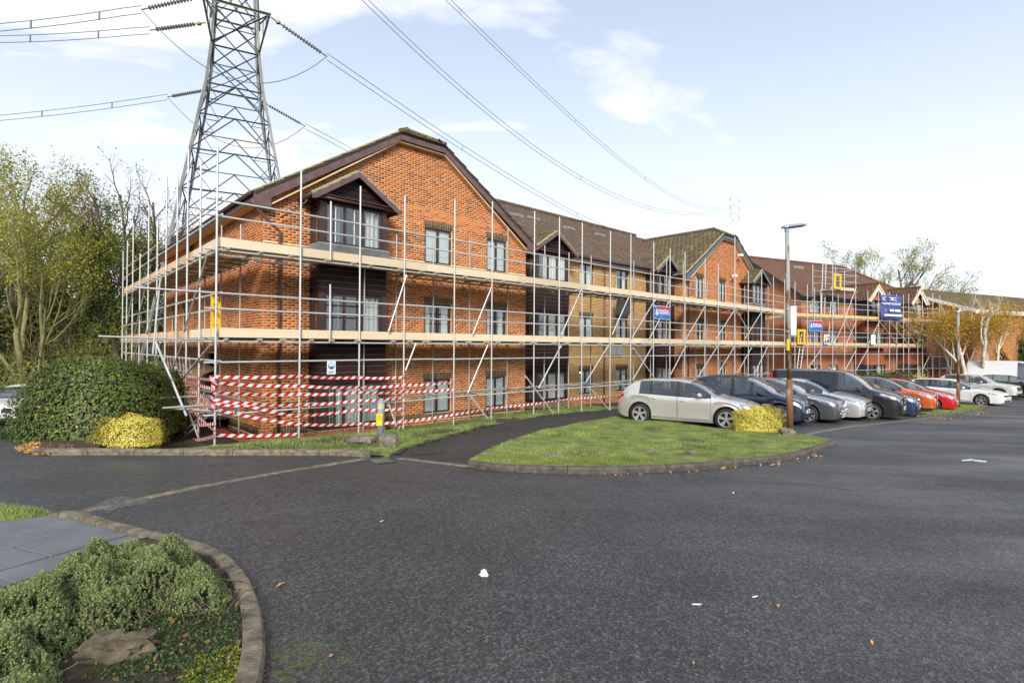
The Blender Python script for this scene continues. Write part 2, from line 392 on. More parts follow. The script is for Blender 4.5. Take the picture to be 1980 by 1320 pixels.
def asphalt_mat(name, base, moss=False, wet=0.5):
    m = bpy.data.materials.new(name); m.use_nodes = True; t = m.node_tree; b = t.nodes['Principled BSDF']
    tcn = N(t, 'ShaderNodeTexCoord')
    vor = N(t, 'ShaderNodeTexVoronoi'); vor.inputs['Scale'].default_value = 52; vor.feature = 'F1'
    t.links.new(tcn.outputs['Object'], vor.inputs['Vector'])
    r = N(t, 'ShaderNodeValToRGB'); e = r.color_ramp.elements
    e[0].position = 0.0; e[0].color = (base * 0.35, base * 0.35, base * 0.35, 1); e[1].position = 1.0; e[1].color = (base * 2.7, base * 2.65, base * 2.55, 1)
    x = e.new(0.55); x.color = (base * 0.95, base * 0.95, base * 0.93, 1)
    t.links.new(vor.outputs['Color'], r.inputs[0])
    n1 = N(t, 'ShaderNodeTexNoise'); n1.inputs['Scale'].default_value = 0.55; n1.inputs['Detail'].default_value = 6; n1.inputs['Roughness'].default_value = 0.6
    t.links.new(tcn.outputs['Object'], n1.inputs['Vector'])
    mr = N(t, 'ShaderNodeMapRange'); mr.inputs['From Min'].default_value = 0.3; mr.inputs['From Max'].default_value = 0.7; mr.inputs['To Min'].default_value = 0.72; mr.inputs['To Max'].default_value = 1.28
    t.links.new(n1.outputs['Fac'], mr.inputs['Value'])
    mu = N(t, 'ShaderNodeMixRGB', blend_type='MULTIPLY'); mu.inputs['Fac'].default_value = 1
    t.links.new(r.outputs[0], mu.inputs['Color1']); t.links.new(mr.outputs[0], mu.inputs['Color2']); col = mu.outputs[0]
    # pale stones
    v2 = N(t, 'ShaderNodeTexVoronoi'); v2.inputs['Scale'].default_value = 38; t.links.new(tcn.outputs['Object'], v2.inputs['Vector'])
    sp = N(t, 'ShaderNodeSeparateXYZ'); t.links.new(v2.outputs['Color'], sp.inputs[0])
    g1 = N(t, 'ShaderNodeMath', operation='GREATER_THAN'); g1.inputs[1].default_value = 0.965; t.links.new(sp.outputs[0], g1.inputs[0])
    g2 = N(t, 'ShaderNodeMath', operation='LESS_THAN'); g2.inputs[1].default_value = 0.28; t.links.new(v2.outputs['Distance'], g2.inputs[0])
    gm = N(t, 'ShaderNodeMath', operation='MULTIPLY'); t.links.new(g1.outputs[0], gm.inputs[0]); t.links.new(g2.outputs[0], gm.inputs[1])
    ms_ = N(t, 'ShaderNodeMixRGB'); ms_.inputs['Color2'].default_value = (0.20, 0.18, 0.15, 1); t.links.new(gm.outputs[0], ms_.inputs[0]); t.links.new(col, ms_.inputs['Color1']); col = ms_.outputs[0]
    if moss:
        vm = N(t, 'ShaderNodeVectorMath', operation='DISTANCE'); vm.inputs[1].default_value = moss[0]
        sc = N(t, 'ShaderNodeMapping'); sc.inputs['Scale'].default_value = (1, 1, 0); t.links.new(tcn.outputs['Object'], sc.inputs[0]); t.links.new(sc.outputs[0], vm.inputs[0])
        mr3 = N(t, 'ShaderNodeMapRange'); mr3.inputs['From Min'].default_value = moss[1]; mr3.inputs['From Max'].default_value = moss[2]; mr3.inputs['To Min'].default_value = 0.13; mr3.inputs['To Max'].default_value = -0.35
        t.links.new(vm.outputs['Value'], mr3.inputs['Value'])
        n3 = N(t, 'ShaderNodeTexNoise'); n3.inputs['Scale'].default_value = 17; n3.inputs['Detail'].default_value = 8; n3.inputs['Roughness'].default_value = 0.75; t.links.new(tcn.outputs['Object'], n3.inputs['Vector'])
        ad = N(t, 'ShaderNodeMath', operation='ADD'); t.links.new(n3.outputs['Fac'], ad.inputs[0]); t.links.new(mr3.outputs[0], ad.inputs[1])
        mr4 = N(t, 'ShaderNodeMapRange'); mr4.inputs['From Min'].default_value = 0.60; mr4.inputs['From Max'].default_value = 0.74; mr4.inputs['To Max'].default_value = 0.85; t.links.new(ad.outputs[0], mr4.inputs['Value'])
        mm = N(t, 'ShaderNodeMixRGB'); mm.inputs['Color2'].default_value = (0.095, 0.11, 0.018, 1); t.links.new(mr4.outputs[0], mm.inputs[0]); t.links.new(col, mm.inputs['Color1']); col = mm.outputs[0]
    t.links.new(col, b.inputs['Base Color'])
    # damp: smoother in broad patches
    n4 = N(t, 'ShaderNodeTexNoise'); n4.inputs['Scale'].default_value = 0.33; n4.inputs['Detail'].default_value = 7; n4.inputs['Roughness'].default_value = 0.65
    mp_ = N(t, 'ShaderNodeMapping'); mp_.inputs['Scale'].default_value = (0.6, 1.8, 1); mp_.inputs['Rotation'].default_value = (0, 0, 0.5); t.links.new(tcn.outputs['Object'], mp_.inputs[0]); t.links.new(mp_.outputs[0], n4.inputs['Vector'])
    mr5 = N(t, 'ShaderNodeMapRange'); mr5.inputs['From Min'].default_value = 0.38; mr5.inputs['From Max'].default_value = 0.62; mr5.inputs['To Min'].default_value = 0.34; mr5.inputs['To Max'].default_value = 0.40 + wet
    t.links.new(n4.outputs['Fac'], mr5.inputs['Value']); t.links.new(mr5.outputs[0], b.inputs['Roughness'])
    b.inputs['Specular IOR Level'].default_value = 0.5
    bp = N(t, 'ShaderNodeBump'); bp.inputs['Strength'].default_value = 0.9; bp.inputs['Distance'].default_value = 0.010
    t.links.new(vor.outputs['Distance'], bp.inputs['Height']); t.links.new(bp.outputs[0], b.inputs['Normal'])
    MATS[name] = m
asphalt_mat('asphalt', 0.044, moss=((-1.30, 3.35, 0), 0.1, 1.9), wet=0.35)
asphalt_mat('asphalt_path', 0.030, wet=0.3)
asphalt_mat('asphalt_patch', 0.085, wet=0.4)
mat('kerb_concrete', (0.16, 0.135, 0.09), 0.9, noise=0.7, nscale=9, bump=0.6, bscale=60)
mat('kerb_dark', (0.085, 0.073, 0.058), 0.8, noise=0.65, nscale=8, bump=0.6, bscale=60)
mat('slab', (0.135, 0.14, 0.15), 0.6, noise=0.22, nscale=2.5, bump=0.3, bscale=90, rvar=0.15)
mat('soil', (0.045, 0.030, 0.018), 0.95, noise=0.5, nscale=7, bump=1.0, bscale=30)
mat('turf', (0.14, 0.17, 0.04), 0.95, noise=0.75, nscale=2.6, bump=0.8, bscale=50)
mat('field', (0.07, 0.11, 0.025), 0.95, noise=0.4, nscale=0.3)
piece_mat('grass', [(0.0, (0.13, 0.20, 0.04)), (0.35, (0.20, 0.28, 0.07)), (0.75, (0.28, 0.35, 0.10)), (1.0, (0.44, 0.39, 0.19))], 0.6, transl=0.35, noise=0.55, nscale=1.9)
piece_mat('leaf_laurel', [(0.0, (0.05, 0.08, 0.014)), (0.5, (0.085, 0.125, 0.02)), (0.82, (0.13, 0.175, 0.028)), (0.94, (0.20, 0.23, 0.035)), (1.0, (0.32, 0.28, 0.035))], 0.5, transl=0.15, noise=0, spec=0.4)
piece_mat('leaf_gold', [(0.0, (0.20, 0.22, 0.025)), (0.2, (0.58, 0.47, 0.04)), (0.6, (0.76, 0.62, 0.09)), (0.9, (0.82, 0.73, 0.24)), (1.0, (0.14, 0.18, 0.025))], 0.5, transl=0.2, noise=0)
piece_mat('leaf_heb', [(0.0, (0.13, 0.18, 0.06)), (0.4, (0.23, 0.29, 0.11)), (0.8, (0.34, 0.39, 0.17)), (1.0, (0.42, 0.44, 0.15))], 0.6, transl=0.2, noise=0)
piece_mat('leaf_ivy', [(0.0, (0.015, 0.04, 0.012)), (0.5, (0.03, 0.065, 0.02)), (1.0, (0.06, 0.10, 0.03))], 0.4, transl=0.12, noise=0)
piece_mat('leaf_autumn_green', [(0.0, (0.14, 0.20, 0.025)), (0.45, (0.27, 0.31, 0.04)), (0.8, (0.48, 0.44, 0.05)), (1.0, (0.56, 0.44, 0.04))], 0.6, transl=0.4, noise=0)
piece_mat('leaf_wood', [(0.0, (0.05, 0.085, 0.015)), (0.4, (0.10, 0.145, 0.025)), (0.75, (0.19, 0.22, 0.035)), (1.0, (0.36, 0.31, 0.05))], 0.6, transl=0.3, noise=0)
piece_mat('leaf_yellow_green', [(0.0, (0.13, 0.19, 0.02)), (0.5, (0.25, 0.29, 0.03)), (1.0, (0.46, 0.42, 0.05))], 0.6, transl=0.35, noise=0)
piece_mat('leaf_brown', [(0.0, (0.14, 0.075, 0.03)), (0.5, (0.22, 0.12, 0.045)), (1.0, (0.30, 0.17, 0.06))], 0.7, transl=0.3, noise=0)
piece_mat('leaf_birch', [(0.0, (0.40, 0.22, 0.03)), (0.4, (0.55, 0.33, 0.04)), (0.75, (0.60, 0.40, 0.06)), (1.0, (0.26, 0.22, 0.04))], 0.6, transl=0.35, noise=0)
piece_mat('leaf_evergreen', [(0.0, (0.03, 0.07, 0.015)), (0.5, (0.06, 0.12, 0.02)), (0.9, (0.12, 0.18, 0.03)), (1.0, (0.35, 0.28, 0.04))], 0.5, transl=0.2, noise=0)
piece_mat('leaf_backdrop', [(0.0, (0.03, 0.05, 0.012)), (1.0, (0.07, 0.09, 0.02))], 0.7, transl=0.2, noise=0)
piece_mat('leaf_fallen', [(0.0, (0.55, 0.28, 0.08)), (0.4, (0.42, 0.20, 0.07)), (0.7, (0.62, 0.38, 0.14)), (1.0, (0.25, 0.12, 0.06))], 0.7, noise=0)
mat('bark', (0.13, 0.105, 0.07), 0.9, noise=0.4, nscale=6, bump=0.6, bscale=20)
mat('bark_green', (0.22, 0.20, 0.085), 0.9, noise=0.4, nscale=4, bump=0.5, bscale=20)
mat('bark_birch', (0.62, 0.54, 0.44), 0.8, noise=0.45, nscale=5, bump=0.3, bscale=20)
mat('twig', (0.12, 0.085, 0.06), 0.9)
mat('twig_pale', (0.26, 0.21, 0.11), 0.9)
mat('core_gold', (0.16, 0.15, 0.03), 0.95)
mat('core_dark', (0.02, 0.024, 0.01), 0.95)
mat('undergrowth_floor', (0.05, 0.045, 0.02), 0.95, noise=0.5, nscale=2, bump=1.0, bscale=8)
mat('rock', (0.16, 0.14, 0.105), 0.9, noise=0.55, nscale=7, bump=1.0, bscale=25)
mat('rock_pale', (0.10, 0.082, 0.052), 0.95, noise=0.75, nscale=9, bump=1.0, bscale=25)
mat('pylon_steel', (0.42, 0.41, 0.36), 0.6, metal=0.2, noise=0.3, nscale=0.8)
mat('pylon_dark', (0.12, 0.14, 0.19), 0.6, noise=0.2)
mat('wire', (0.16, 0.20, 0.28), 0.5)
mat('insulator', (0.14, 0.15, 0.10), 0.3)
mat('orange_fitting', (0.55, 0.28, 0.10), 0.6)
mat('washed_out_steel', (0.72, 0.72, 0.74), 0.6)  # lightened to imitate the far pylon bleached out by the bright sky
# ------------------------------------------------------------------ building kit (works in a building's own axes: x along the front, y into the building)
def mapper(ax, p):
    if ax == 'f': return lambda s, d, z: (s, p + d, z)
    if ax == 'l': return lambda s, d, z: (p + d, s, z)
def mbox(mb, M, s0, s1, d0, d1, z0, z1):
    a = M(s0, d0, z0); b = M(s1, d1, z1)
    mb.box(min(a[0], b[0]), max(a[0], b[0]), min(a[1], b[1]), max(a[1], b[1]), z0, z1)
def window(par, ax, p, s0, s1, z0, z1, fill='net', panes=2, setback=0.05, frame='window_frame', bars=False):
    M = mapper(ax, p + setback); fwid = 0.065
    mb = MB()
    mbox(mb, M, s0, s0 + fwid, 0, 0.07, z0, z1); mbox(mb, M, s1 - fwid, s1, 0, 0.07, z0, z1)
    mbox(mb, M, s0 + fwid, s1 - fwid, 0.002, 0.068, z1 - fwid, z1); mbox(mb, M, s0 + fwid, s1 - fwid, -0.02, 0.07, z0, z0 + fwid * 0.9)
    win = mb.obj('window', frame, par); bevel(win, 0.008, 1)
    wd = (s1 - s0 - fwid) / panes
    for i in range(panes):
        a = s0 + fwid + i * wd; b = a + wd - fwid
        if i < panes - 1:
            mbox_ = MB(); mbox(mbox_, M, b, b + fwid, 0.003, 0.066, z0 + fwid * 0.9, z1 - fwid); mbox_.obj('mullion', frame, win)
        g = MB(); mbox(g, M, a, b, 0.034, 0.040, z0 + fwid * 0.9, z1 - fwid); g.obj('pane', 'pane', win)
        if bars:
            g = MB(); c = (a + b) / 2; mbox(g, M, c - 0.012, c + 0.012, 0.020, 0.033, z0 + fwid, z1 - fwid); g.obj('glazing_bar', 'white_frame', win)
    # behind the glass: a near-black box stands in for the unlit room
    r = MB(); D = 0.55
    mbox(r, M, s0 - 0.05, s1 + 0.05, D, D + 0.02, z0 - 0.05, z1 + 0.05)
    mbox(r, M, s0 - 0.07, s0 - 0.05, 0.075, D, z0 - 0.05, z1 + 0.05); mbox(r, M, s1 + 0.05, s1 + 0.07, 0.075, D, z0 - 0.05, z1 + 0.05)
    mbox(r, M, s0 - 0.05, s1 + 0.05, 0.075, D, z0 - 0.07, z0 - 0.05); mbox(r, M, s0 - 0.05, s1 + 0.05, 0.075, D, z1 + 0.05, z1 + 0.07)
    r.obj('dark_room_box', 'room_dark', win)
    if fill in ('net', 'curtain', 'blind'):
        nn = int((s1 - s0) / 0.03); c = MB(); x0 = s0 + 0.04; dx = (s1 - s0 - 0.08) / nn
        amp = 0.0 if fill == 'blind' else 0.022
        col = [M(x0 + k * dx, 0.085 + amp * math.sin(k * 1.7 + s0), 0) for k in range(nn + 1)]
        for k in range(nn):
            a, b = col[k], col[k + 1]
            c.poly([(a[0], a[1], z0 + 0.03), (b[0], b[1], z0 + 0.03), (b[0], b[1], z1 - 0.03), (a[0], a[1], z1 - 0.03)])
        c.obj('blind' if fill == 'blind' else 'curtain', {'net': 'net_curtain', 'curtain': 'curtain', 'blind': 'blind'}[fill], win)
    elif fill == 'drapes':
        for side in (0, 1):
            c = MB(); nn = 9; wd2 = (s1 - s0) * 0.24; x0 = s0 + 0.05 if side == 0 else s1 - 0.05 - wd2
            col = [M(x0 + k * wd2 / nn, 0.13 + 0.025 * math.sin(k * 2.1), 0) for k in range(nn + 1)]
            for k in range(nn):
                a, b = col[k], col[k + 1]
                c.poly([(a[0], a[1], z0 + 0.03), (b[0], b[1], z0 + 0.03), (b[0], b[1], z1 - 0.03), (a[0], a[1], z1 - 0.03)])
            c.obj('curtain', 'curtain', win)
    return win
_bricks = {}
def brick_wall(par, ax, p, s0, s1, z0, z1, openings=(), gable=None, m='brick_red', mortar='mortar', singles=None, nsing=0, dark_bands=(), phase=0.0, backing=True):
    """gable: function s -> top height above z1 (bricks only); singles: (s0,s1,z0,z1) zone of bricks built as objects of their own"""
    M = mapper(ax, p)
    wall = None
    mb = MB(); D = 0.005
    ss_ = sorted({s0, s1} | {o[0] for o in openings if s0 < o[0] < s1} | {o[1] for o in openings if s0 < o[1] < s1})
    zs_ = sorted({z0, z1} | {o[2] for o in openings if z0 < o[2] < z1} | {o[3] for o in openings if z0 < o[3] < z1})
    for i in range(len(ss_) - 1):
        for j in range(len(zs_) - 1):
            cs, cz = (ss_[i] + ss_[i + 1]) / 2, (zs_[j] + zs_[j + 1]) / 2
            if any(o[0] < cs < o[1] and o[2] < cz < o[3] for o in openings): continue
            a, b = ss_[i], ss_[i + 1]; c, d = zs_[j], zs_[j + 1]
            q = [M(a, D, c), M(b, D, c), M(b, D, d), M(a, D, d)]
            if ax == 'l': q.reverse()
            mb.poly(q)
    if gable:
        pts = [M(s, D, z) for s, z in gable[1]]
        if ax == 'l': pts.reverse()
        mb.poly(pts)
    for o in openings:          # reveals
        for (sa, sb, za, zb) in ((o[0], o[0], o[2], o[3]), (o[1], o[1], o[2], o[3])):
            mb.poly([M(sa, D, za), M(sa, 0.12, za), M(sa, 0.12, zb), M(sa, D, zb)])
        mb.poly([M(o[0], D, o[3]), M(o[1], D, o[3]), M(o[1], 0.12, o[3]), M(o[0], 0.12, o[3])])
        mb.poly([M(o[0], D, o[2]), M(o[1], D, o[2]), M(o[1], 0.12, o[2]), M(o[0], 0.12, o[2])])
    wall = mb.obj('wall', mortar, par)
    V = []; F = []; VD = []; FD = []; sing = []
    top = (max(z for s, z in gable[1]) if gable else z1)
    nz = int((top - z0) / 0.075)
    soldiers = []
    for o in openings:
        if len(o) > 4 and o[4]: soldiers.append((o[0] - 0.03, o[1] + 0.03, o[3] + 0.002, o[3] + 0.222))
    soldiers += list(dark_bands)
    def addbrick(sa, sb, za, zb, dk=False):
        vv, ff = (VD, FD) if dk else (V, F)
        i = len(vv); h = RNG.uniform(-0.002, 0.001)
        for (s, z) in ((sa, za), (sb, za), (sb, zb), (sa, zb)):
            vv.append(M(s, h, z))
        for (s, z) in ((sa, za), (sb, za), (sb, zb), (sa, zb)):
            vv.append(M(s, D + 0.004, z))
        q = [(i, i + 1, i + 2, i + 3), (i + 4, i + 5, i + 1, i), (i + 5, i + 6, i + 2, i + 1), (i + 6, i + 7, i + 3, i + 2), (i + 7, i + 4, i, i + 3)]
        if ax == 'l': q = [t[::-1] for t in q]
        ff += q
    for k in range(nz):
        za = z0 + k * 0.075 + 0.0075; zb = za + 0.060
        iv = [(s0, s1)]
        if gable and zb > z1 - 0.01:
            l, r = gable[0](zb); iv = [(l, r)] if r - l > 0.1 else []
        for (a, b, c, d) in [(o[0], o[1], o[2], o[3]) for o in openings] + soldiers:
            if zb > c + 0.01 and za < d - 0.01:
                nv = []
                for (x, y) in iv:
                    if b <= x or a >= y: nv.append((x, y)); continue
                    if a > x: nv.append((x, a))
                    if b < y: nv.append((b, y))
                iv = nv
        off = (0.1125 if k % 2 else 0.0) + phase
        for (x, y) in iv:
            i0 = math.floor((x - s0 - off) / 0.225)
            s = s0 + off + i0 * 0.225
            while s < y:
                a = max(s + 0.0075, x + 0.002); b = min(s + 0.2175, y - 0.002)
                if b - a > 0.025:
                    full = b - a > 0.2095
                    if singles and full and len(sing) < nsing and singles[0] <= a and b <= singles[1] and singles[2] <= za and zb <= singles[3]: sing.append((a, za))
                    else: addbrick(a, b, za, zb)
                s += 0.225
    for (a, b, c, d) in soldiers:
        n = max(1, round((b - a) / 0.075)); w_ = (b - a) / n
        for i in range(n):
            x = a + i * w_
            if any(o[0] < x + w_ / 2 < o[1] and o[2] < (c + d) / 2 < o[3] for o in openings): continue
            addbrick(x + 0.006, x + w_ - 0.006, c + 0.004, d - 0.004, True)
    if V: tag(np_obj('brickwork', V, F, m, wall), kind='stuff')
    if VD: tag(np_obj('soldier_bricks', VD, FD, 'brick_dark', wall), kind='stuff')
    if sing:
        key = (ax, m)
        if key not in _bricks:
            bb = MB(); q = (lambda s, d, z: (s, d, z)) if ax == 'f' else (lambda s, d, z: (d, s, z))
            mbox(bb, q, 0, 0.210, 0, 0.02, 0, 0.060)
            me = bpy.data.meshes.new('brick'); me.from_pydata(bb.v, [], bb.f); me.materials.append(MATS[m]); _bricks[key] = me
        for (a, z) in sing:
            o = bpy.data.objects.new('brick', _bricks[key]); link(o, wall); o.location = M(a, RNG.uniform(-0.002, 0.001), z)
    return wall
def roof_slope(par, origin, e, s, Le, Ls, poly=None, m='roof_tile', tw=0.30, gauge=0.33, thick=0.028, singles=0, sub=None):
    """tiles laid from the eave (origin, direction e, length Le) up the slope (direction s, length Ls); poly in (e,s) coordinates clips them"""
    o = Vector(origin); e = Vector(e).normalized(); s = Vector(s).normalized(); n = e.cross(s).normalized()
    if n.z < 0: n = -n
    P = poly or [(0, 0), (Le, 0), (Le, Ls), (0, Ls)]
    mb = MB(); mb.prism([o + e * a + s * b - n * 0.02 for a, b in P], n * -0.05)
    base = mb.obj('roof', 'roof_felt', par)
    V = []; F = []; sing = []
    rows = int(math.ceil(Ls / gauge)); cols = int(math.ceil(Le / tw))
    tl = gauge + 0.06; pmin = min(q[0] for q in P) - 0.02; pmax = max(q[0] for q in P) + 0.02
    for r in range(rows):
        for c in range(-1, cols + 1):
            a0 = c * tw + (tw / 2 if r % 2 else 0.0); b0 = r * gauge - 0.04
            if not in_poly(a0 + tw / 2, b0 + 0.17, P): continue
            lift = thick + RNG.uniform(0.0, 0.012); j = RNG.uniform(-0.006, 0.006)
            eL, eR = max(a0 + 0.004, pmin), min(a0 + tw - 0.004, pmax)
            cs = [(eL, b0 + j, lift), (eR, b0 + j, lift + RNG.uniform(-0.004, 0.004)), (eR, b0 + tl, 0.006), (eL, b0 + tl, 0.006)]
            t = [o + e * x + s * y + n * z for x, y, z in cs]; lo = [o + e * x + s * y + n * (z - thick) for x, y, z in cs]
            mid = o + e * ((eL + eR) / 2) + s * (b0 + j) + n * (lift + 0.012); midb = o + e * ((eL + eR) / 2) + s * (b0 + tl) + n * 0.014
            vs = [tuple(q) for q in t + lo + [mid, midb]]
            fs = [(0, 8, 9, 3), (8, 1, 2, 9), (4, 5, 1, 0), (4, 0, 3, 7), (5, 6, 2, 1)]
            if len(sing) < singles and r >= 1: sing.append((vs, fs))
            else:
                i = len(V); V += vs; F += [tuple(k + i for k in f) for f in fs]
    if V: tag(np_obj('roof_tiles', V, F, m, base), kind='stuff')
    for vs, fs in sing:
        me = bpy.data.meshes.new('tile'); me.from_pydata(vs, [], fs); me.materials.append(MATS[m]); link(bpy.data.objects.new('tile', me), base)
    return base
def ridge_tiles(par, a, b, r=0.13, m='roof_tile'):
    a = Vector(a); b = Vector(b); L = (b - a).length; n = max(1, int(L / 0.45)); d = (b - a) / n
    mb = MB()
    for i in range(n): mb.tube([a + d * i, a + d * (i + 0.97)], [r * 1.03, r], 8)
    return mb.obj('ridge', m, par)
def boarding(par, ax, p, s0, s1, z0, z1, pitch=0.165, lapside=1):
    """lapped boards, each one a piece"""
    M = mapper(ax, p); n = max(1, round((z1 - z0) / pitch)); h = (z1 - z0) / n
    bk = MB(); mbox(bk, M, s0, s1, 0.03, 0.06, z0, z1); bd = bk.obj('cladding', 'boarding', par)
    for i in range(n):
        a = z0 + i * h; mb = MB()
        pts = [M(s0, -0.004, a + 0.003), M(s0, 0.03, a + 0.003), M(s0, 0.03, a + h - 0.001), M(s0, 0.018, a + h - 0.001), M(s0, -0.004, a + 0.02)]
        v = Vector(M(s1, 0, 0)) - Vector(M(s0, 0, 0))
        mb.prism(pts, v); mb.obj('board', 'boarding', bd)
        g = MB(); mbox(g, M, s0 + 0.003, s1 - 0.003, 0.0, 0.012, a + h - 0.015, a + h - 0.002); g.obj('board_highlight', 'board_highlight', bd)  # painted highlight strip along the top of each board
    return bd
def bay(par, x0, x1, yw, dep, zg, fills=('net', 'none', 'blind'), trim='bargeboard', heads=(0.72, 3.35, 5.97), sills=(-0.5, 2.1, 4.78), peak=6.9):
    """boarded bay from the ground to a small gable over the top window; wall plane at y = yw"""
    yf = yw - dep; ox = (x0 + x1) / 2
    # plinth of bricks
    brick_wall(par, 'f', yf, x0, x1, zg, sills[0] - 0.06, m='brick_olive'); brick_wall(par, 'l', x0, yf, yw, zg, sills[0] - 0.06, m='brick_olive')
    cill = MB(); cill.box(x0 - 0.05, x1 + 0.05, yf - 0.05, yw, sills[0] - 0.06, sills[0]); cill.obj('sill', 'black_trim', par)
    for (za, zb) in ((sills[0], heads[0]), (sills[1], heads[1]), (sills[2], heads[2])):
        for bx_ in ((x0, x0 + 0.16, yf, yf + 0.16), (x1 - 0.16, x1, yf, yf + 0.16), (x0, x0 + 0.12, yw - 0.1, yw), (x1 - 0.1, x1, yf + 0.16, yw)):
            post = MB(); post.box(*bx_, za, zb); post.obj('corner_post', 'brown_trim', par)
    for k in range(3):
        window(par, 'f', yf, x0 + 0.16, x1 - 0.16, sills[k], heads[k], fill=fills[k], panes=3, setback=0.02, bars=(k == 2))
        window(par, 'l', x0, yf + 0.16, yw - 0.1, sills[k], heads[k], fill='curtain', panes=1, setback=0.02)
    for (za, zb) in ((heads[0], sills[1]), (heads[1], sills[2] - 0.22)):
        boarding(par, 'f', yf, x0, x1, za, zb); boarding(par, 'l', x0, yf, yw, za, zb)
        rs = MB(); rs.box(x1 - 0.02, x1, yf + 0.06, yw, za, zb); rs.obj('cladding', 'boarding', par)
    ap = MB(); z = sills[2]
    ap.prism([(x0 - 0.06, yf - 0.06, z), (x0 - 0.06, yw, z), (x0 - 0.06, yw, z - 0.24), (x0 - 0.06, yf - 0.02, z - 0.24), (x0 - 0.06, yf - 0.10, z - 0.05)], (x1 - x0 + 0.12, 0, 0)); ap.obj('lead_apron', 'lead', par)
    # small gable roof
    ze = heads[2] + 0.02; half = (x1 - x0) / 2 + 0.30; yo = yf - 0.25; slope = (peak - ze - 0.02) / half
    head = MB(); head.box(x0, x1, yf, yw, ze, ze + 0.10); head.box(x0 - 0.22, x1 + 0.22, yf - 0.24, yw, ze + 0.10, ze + 0.13); head.obj('eaves_box', 'brown_trim', par)
    bk = MB(); bk.prism([(x0 - 0.05, yf - 0.02, ze + 0.13), (x1 + 0.05, yf - 0.02, ze + 0.13), (ox, yf - 0.02, peak - 0.16)], (0, 0.05, 0)); bk.obj('gable_panel', 'boarding', par)
    nb = 5
    for i in range(nb):
        za = ze + 0.13 + i * 0.15; hw = (peak - 0.16 - za - 0.02) / (peak - 0.16 - ze - 0.13) * (half - 0.25)
        if hw > 0.1:
            g = MB(); g.box(ox - hw, ox + hw, yf - 0.045, yf - 0.022, za + 0.02, za + 0.145); g.obj('board', 'boarding', par)
    back = yw + (0.05 if yw == 0 else 1.9)
    for sgn in (-1, 1):
        o_ = (ox + sgn * half, yo, ze + 0.06) if sgn < 0 else (ox + half, yo, ze + 0.06)
        roof_slope(par, o_, (0, 1, 0), (-sgn, 0, slope), back - yo, math.hypot(half, half * slope), m='roof_tile_moss', tw=0.2, gauge=0.2, thick=0.02)
        bb = MB(); t = 0.155
        xe = ox + sgn * (half + 0.03)
        bb.prism([(xe, yo - 0.03, ze + 0.04), (ox, yo - 0.03, peak + 0.04), (ox, yo - 0.03, peak + 0.04 - t), (xe - sgn * 0.13, yo - 0.03, ze + 0.04 - 0.08), (xe, yo - 0.03, ze - 0.07)], (0, 0.03, 0)); bb.obj('bargeboard', trim, par)
        vm = MB(); vm.tube([(xe, yo + 0.03, ze + 0.075), (ox, yo + 0.03, peak + 0.075)], 0.05, 6); vm.obj('verge', 'verge_mortar', par)
        gt = MB(); gt.tube([(ox + sgn * (half + 0.06), yo + 0.03, ze + 0.03), (ox + sgn * (half + 0.06), yw, ze + 0.03)], 0.055, 8); gt.obj('gutter', 'gutter', par, smooth=True)
    gt = MB(); gt.tube([(x0 - 0.3, yf - 0.16, ze + 0.05), (x1 + 0.3, yf - 0.16, ze + 0.05)], 0.045, 8); gt.obj('gutter', 'gutter', par, smooth=True)
    ridge_tiles(par, (ox, yo, peak + 0.05), (ox, back, peak + 0.05), 0.08, 'roof_tile_moss')

# ------------------------------------------------------------------ near building (two gabled wings and a recessed middle)
PHI = math.radians(42.6)
WX, WY = -6.9, 14.69
B1 = thing('brick_building', 'long red brick building with two gabled wings and yellow brick between, behind scaffolding', 'building', (WX, WY, 0), PHI)
ZB = -2.6
SL = 0.637
def wing(x0, wins, bx, trim, singles=None, fills=None):
    W_ = 10.12; x1 = x0 + W_; ze = 6.06; cl = 4.17
    def gt(z):
        d = (z - ze - 0.03) / SL
        return (x0 + max(0, d), x1 - max(0, d))
    zt = ze + cl * SL - 0.02
    def g2(z): return gt(z) if z < zt else (0, 0)
    ops = []
    for (a, b) in wins:
        ops += [(x0 + a, x0 + b, 4.72, 5.96, True), (x0 + a, x0 + b, 2.09, 3.33, True), (x0 + a, x0 + b, -0.48, 0.70, True)]
    hole = (x0 + bx[0], x0 + bx[1], -0.6, 6.05)
    out = [(x0, ze), (x1, ze), (x1 - cl, zt), (x0 + cl, zt)]
    bands = [(x0 + 0.3, x1 - 0.3, -0.71, -0.49), (x0 + 0.02, x1 - 0.02, 4.50, 4.71)]
    brick_wall(B1, 'f', 0.0, x0, x1, ZB, ze, openings=[hole] + ops, gable=(g2, out), singles=singles, nsing=300 if singles else 0, dark_bands=bands)
    for i, (a, b) in enumerate(wins):
        f = fills[i] if fills else ('blind', 'drapes', 'curtain')
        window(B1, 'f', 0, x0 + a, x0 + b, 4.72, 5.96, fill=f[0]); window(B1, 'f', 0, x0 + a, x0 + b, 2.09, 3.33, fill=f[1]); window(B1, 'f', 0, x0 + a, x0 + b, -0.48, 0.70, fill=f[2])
    return x1
wing(0.0, [(5.28, 6.42), (8.06, 9.07)], (1.31, 3.43), 'bargeboard', singles=(0.2, 10.0, 6.0, 7.6), fills=[('blind', 'drapes', 'blind'), ('blind', 'drapes', 'blind')])
wing(22.76, [(1.12, 2.03), (3.98, 4.87)], (7.06, 9.16), 'bargeboard_blue')
bay(B1, 1.31, 3.43, 0.0, 0.68, -1.2, fills=('net', 'drapes', 'drapes'))
bay(B1, 11.43, 13.60, 1.4, 0.68, -1.5, fills=('curtain', 'curtain', 'curtain'))
bay(B1, 20.85, 22.74, 1.4, 0.68, -1.7, fills=('curtain', 'curtain', 'drapes'), trim='bargeboard_blue')
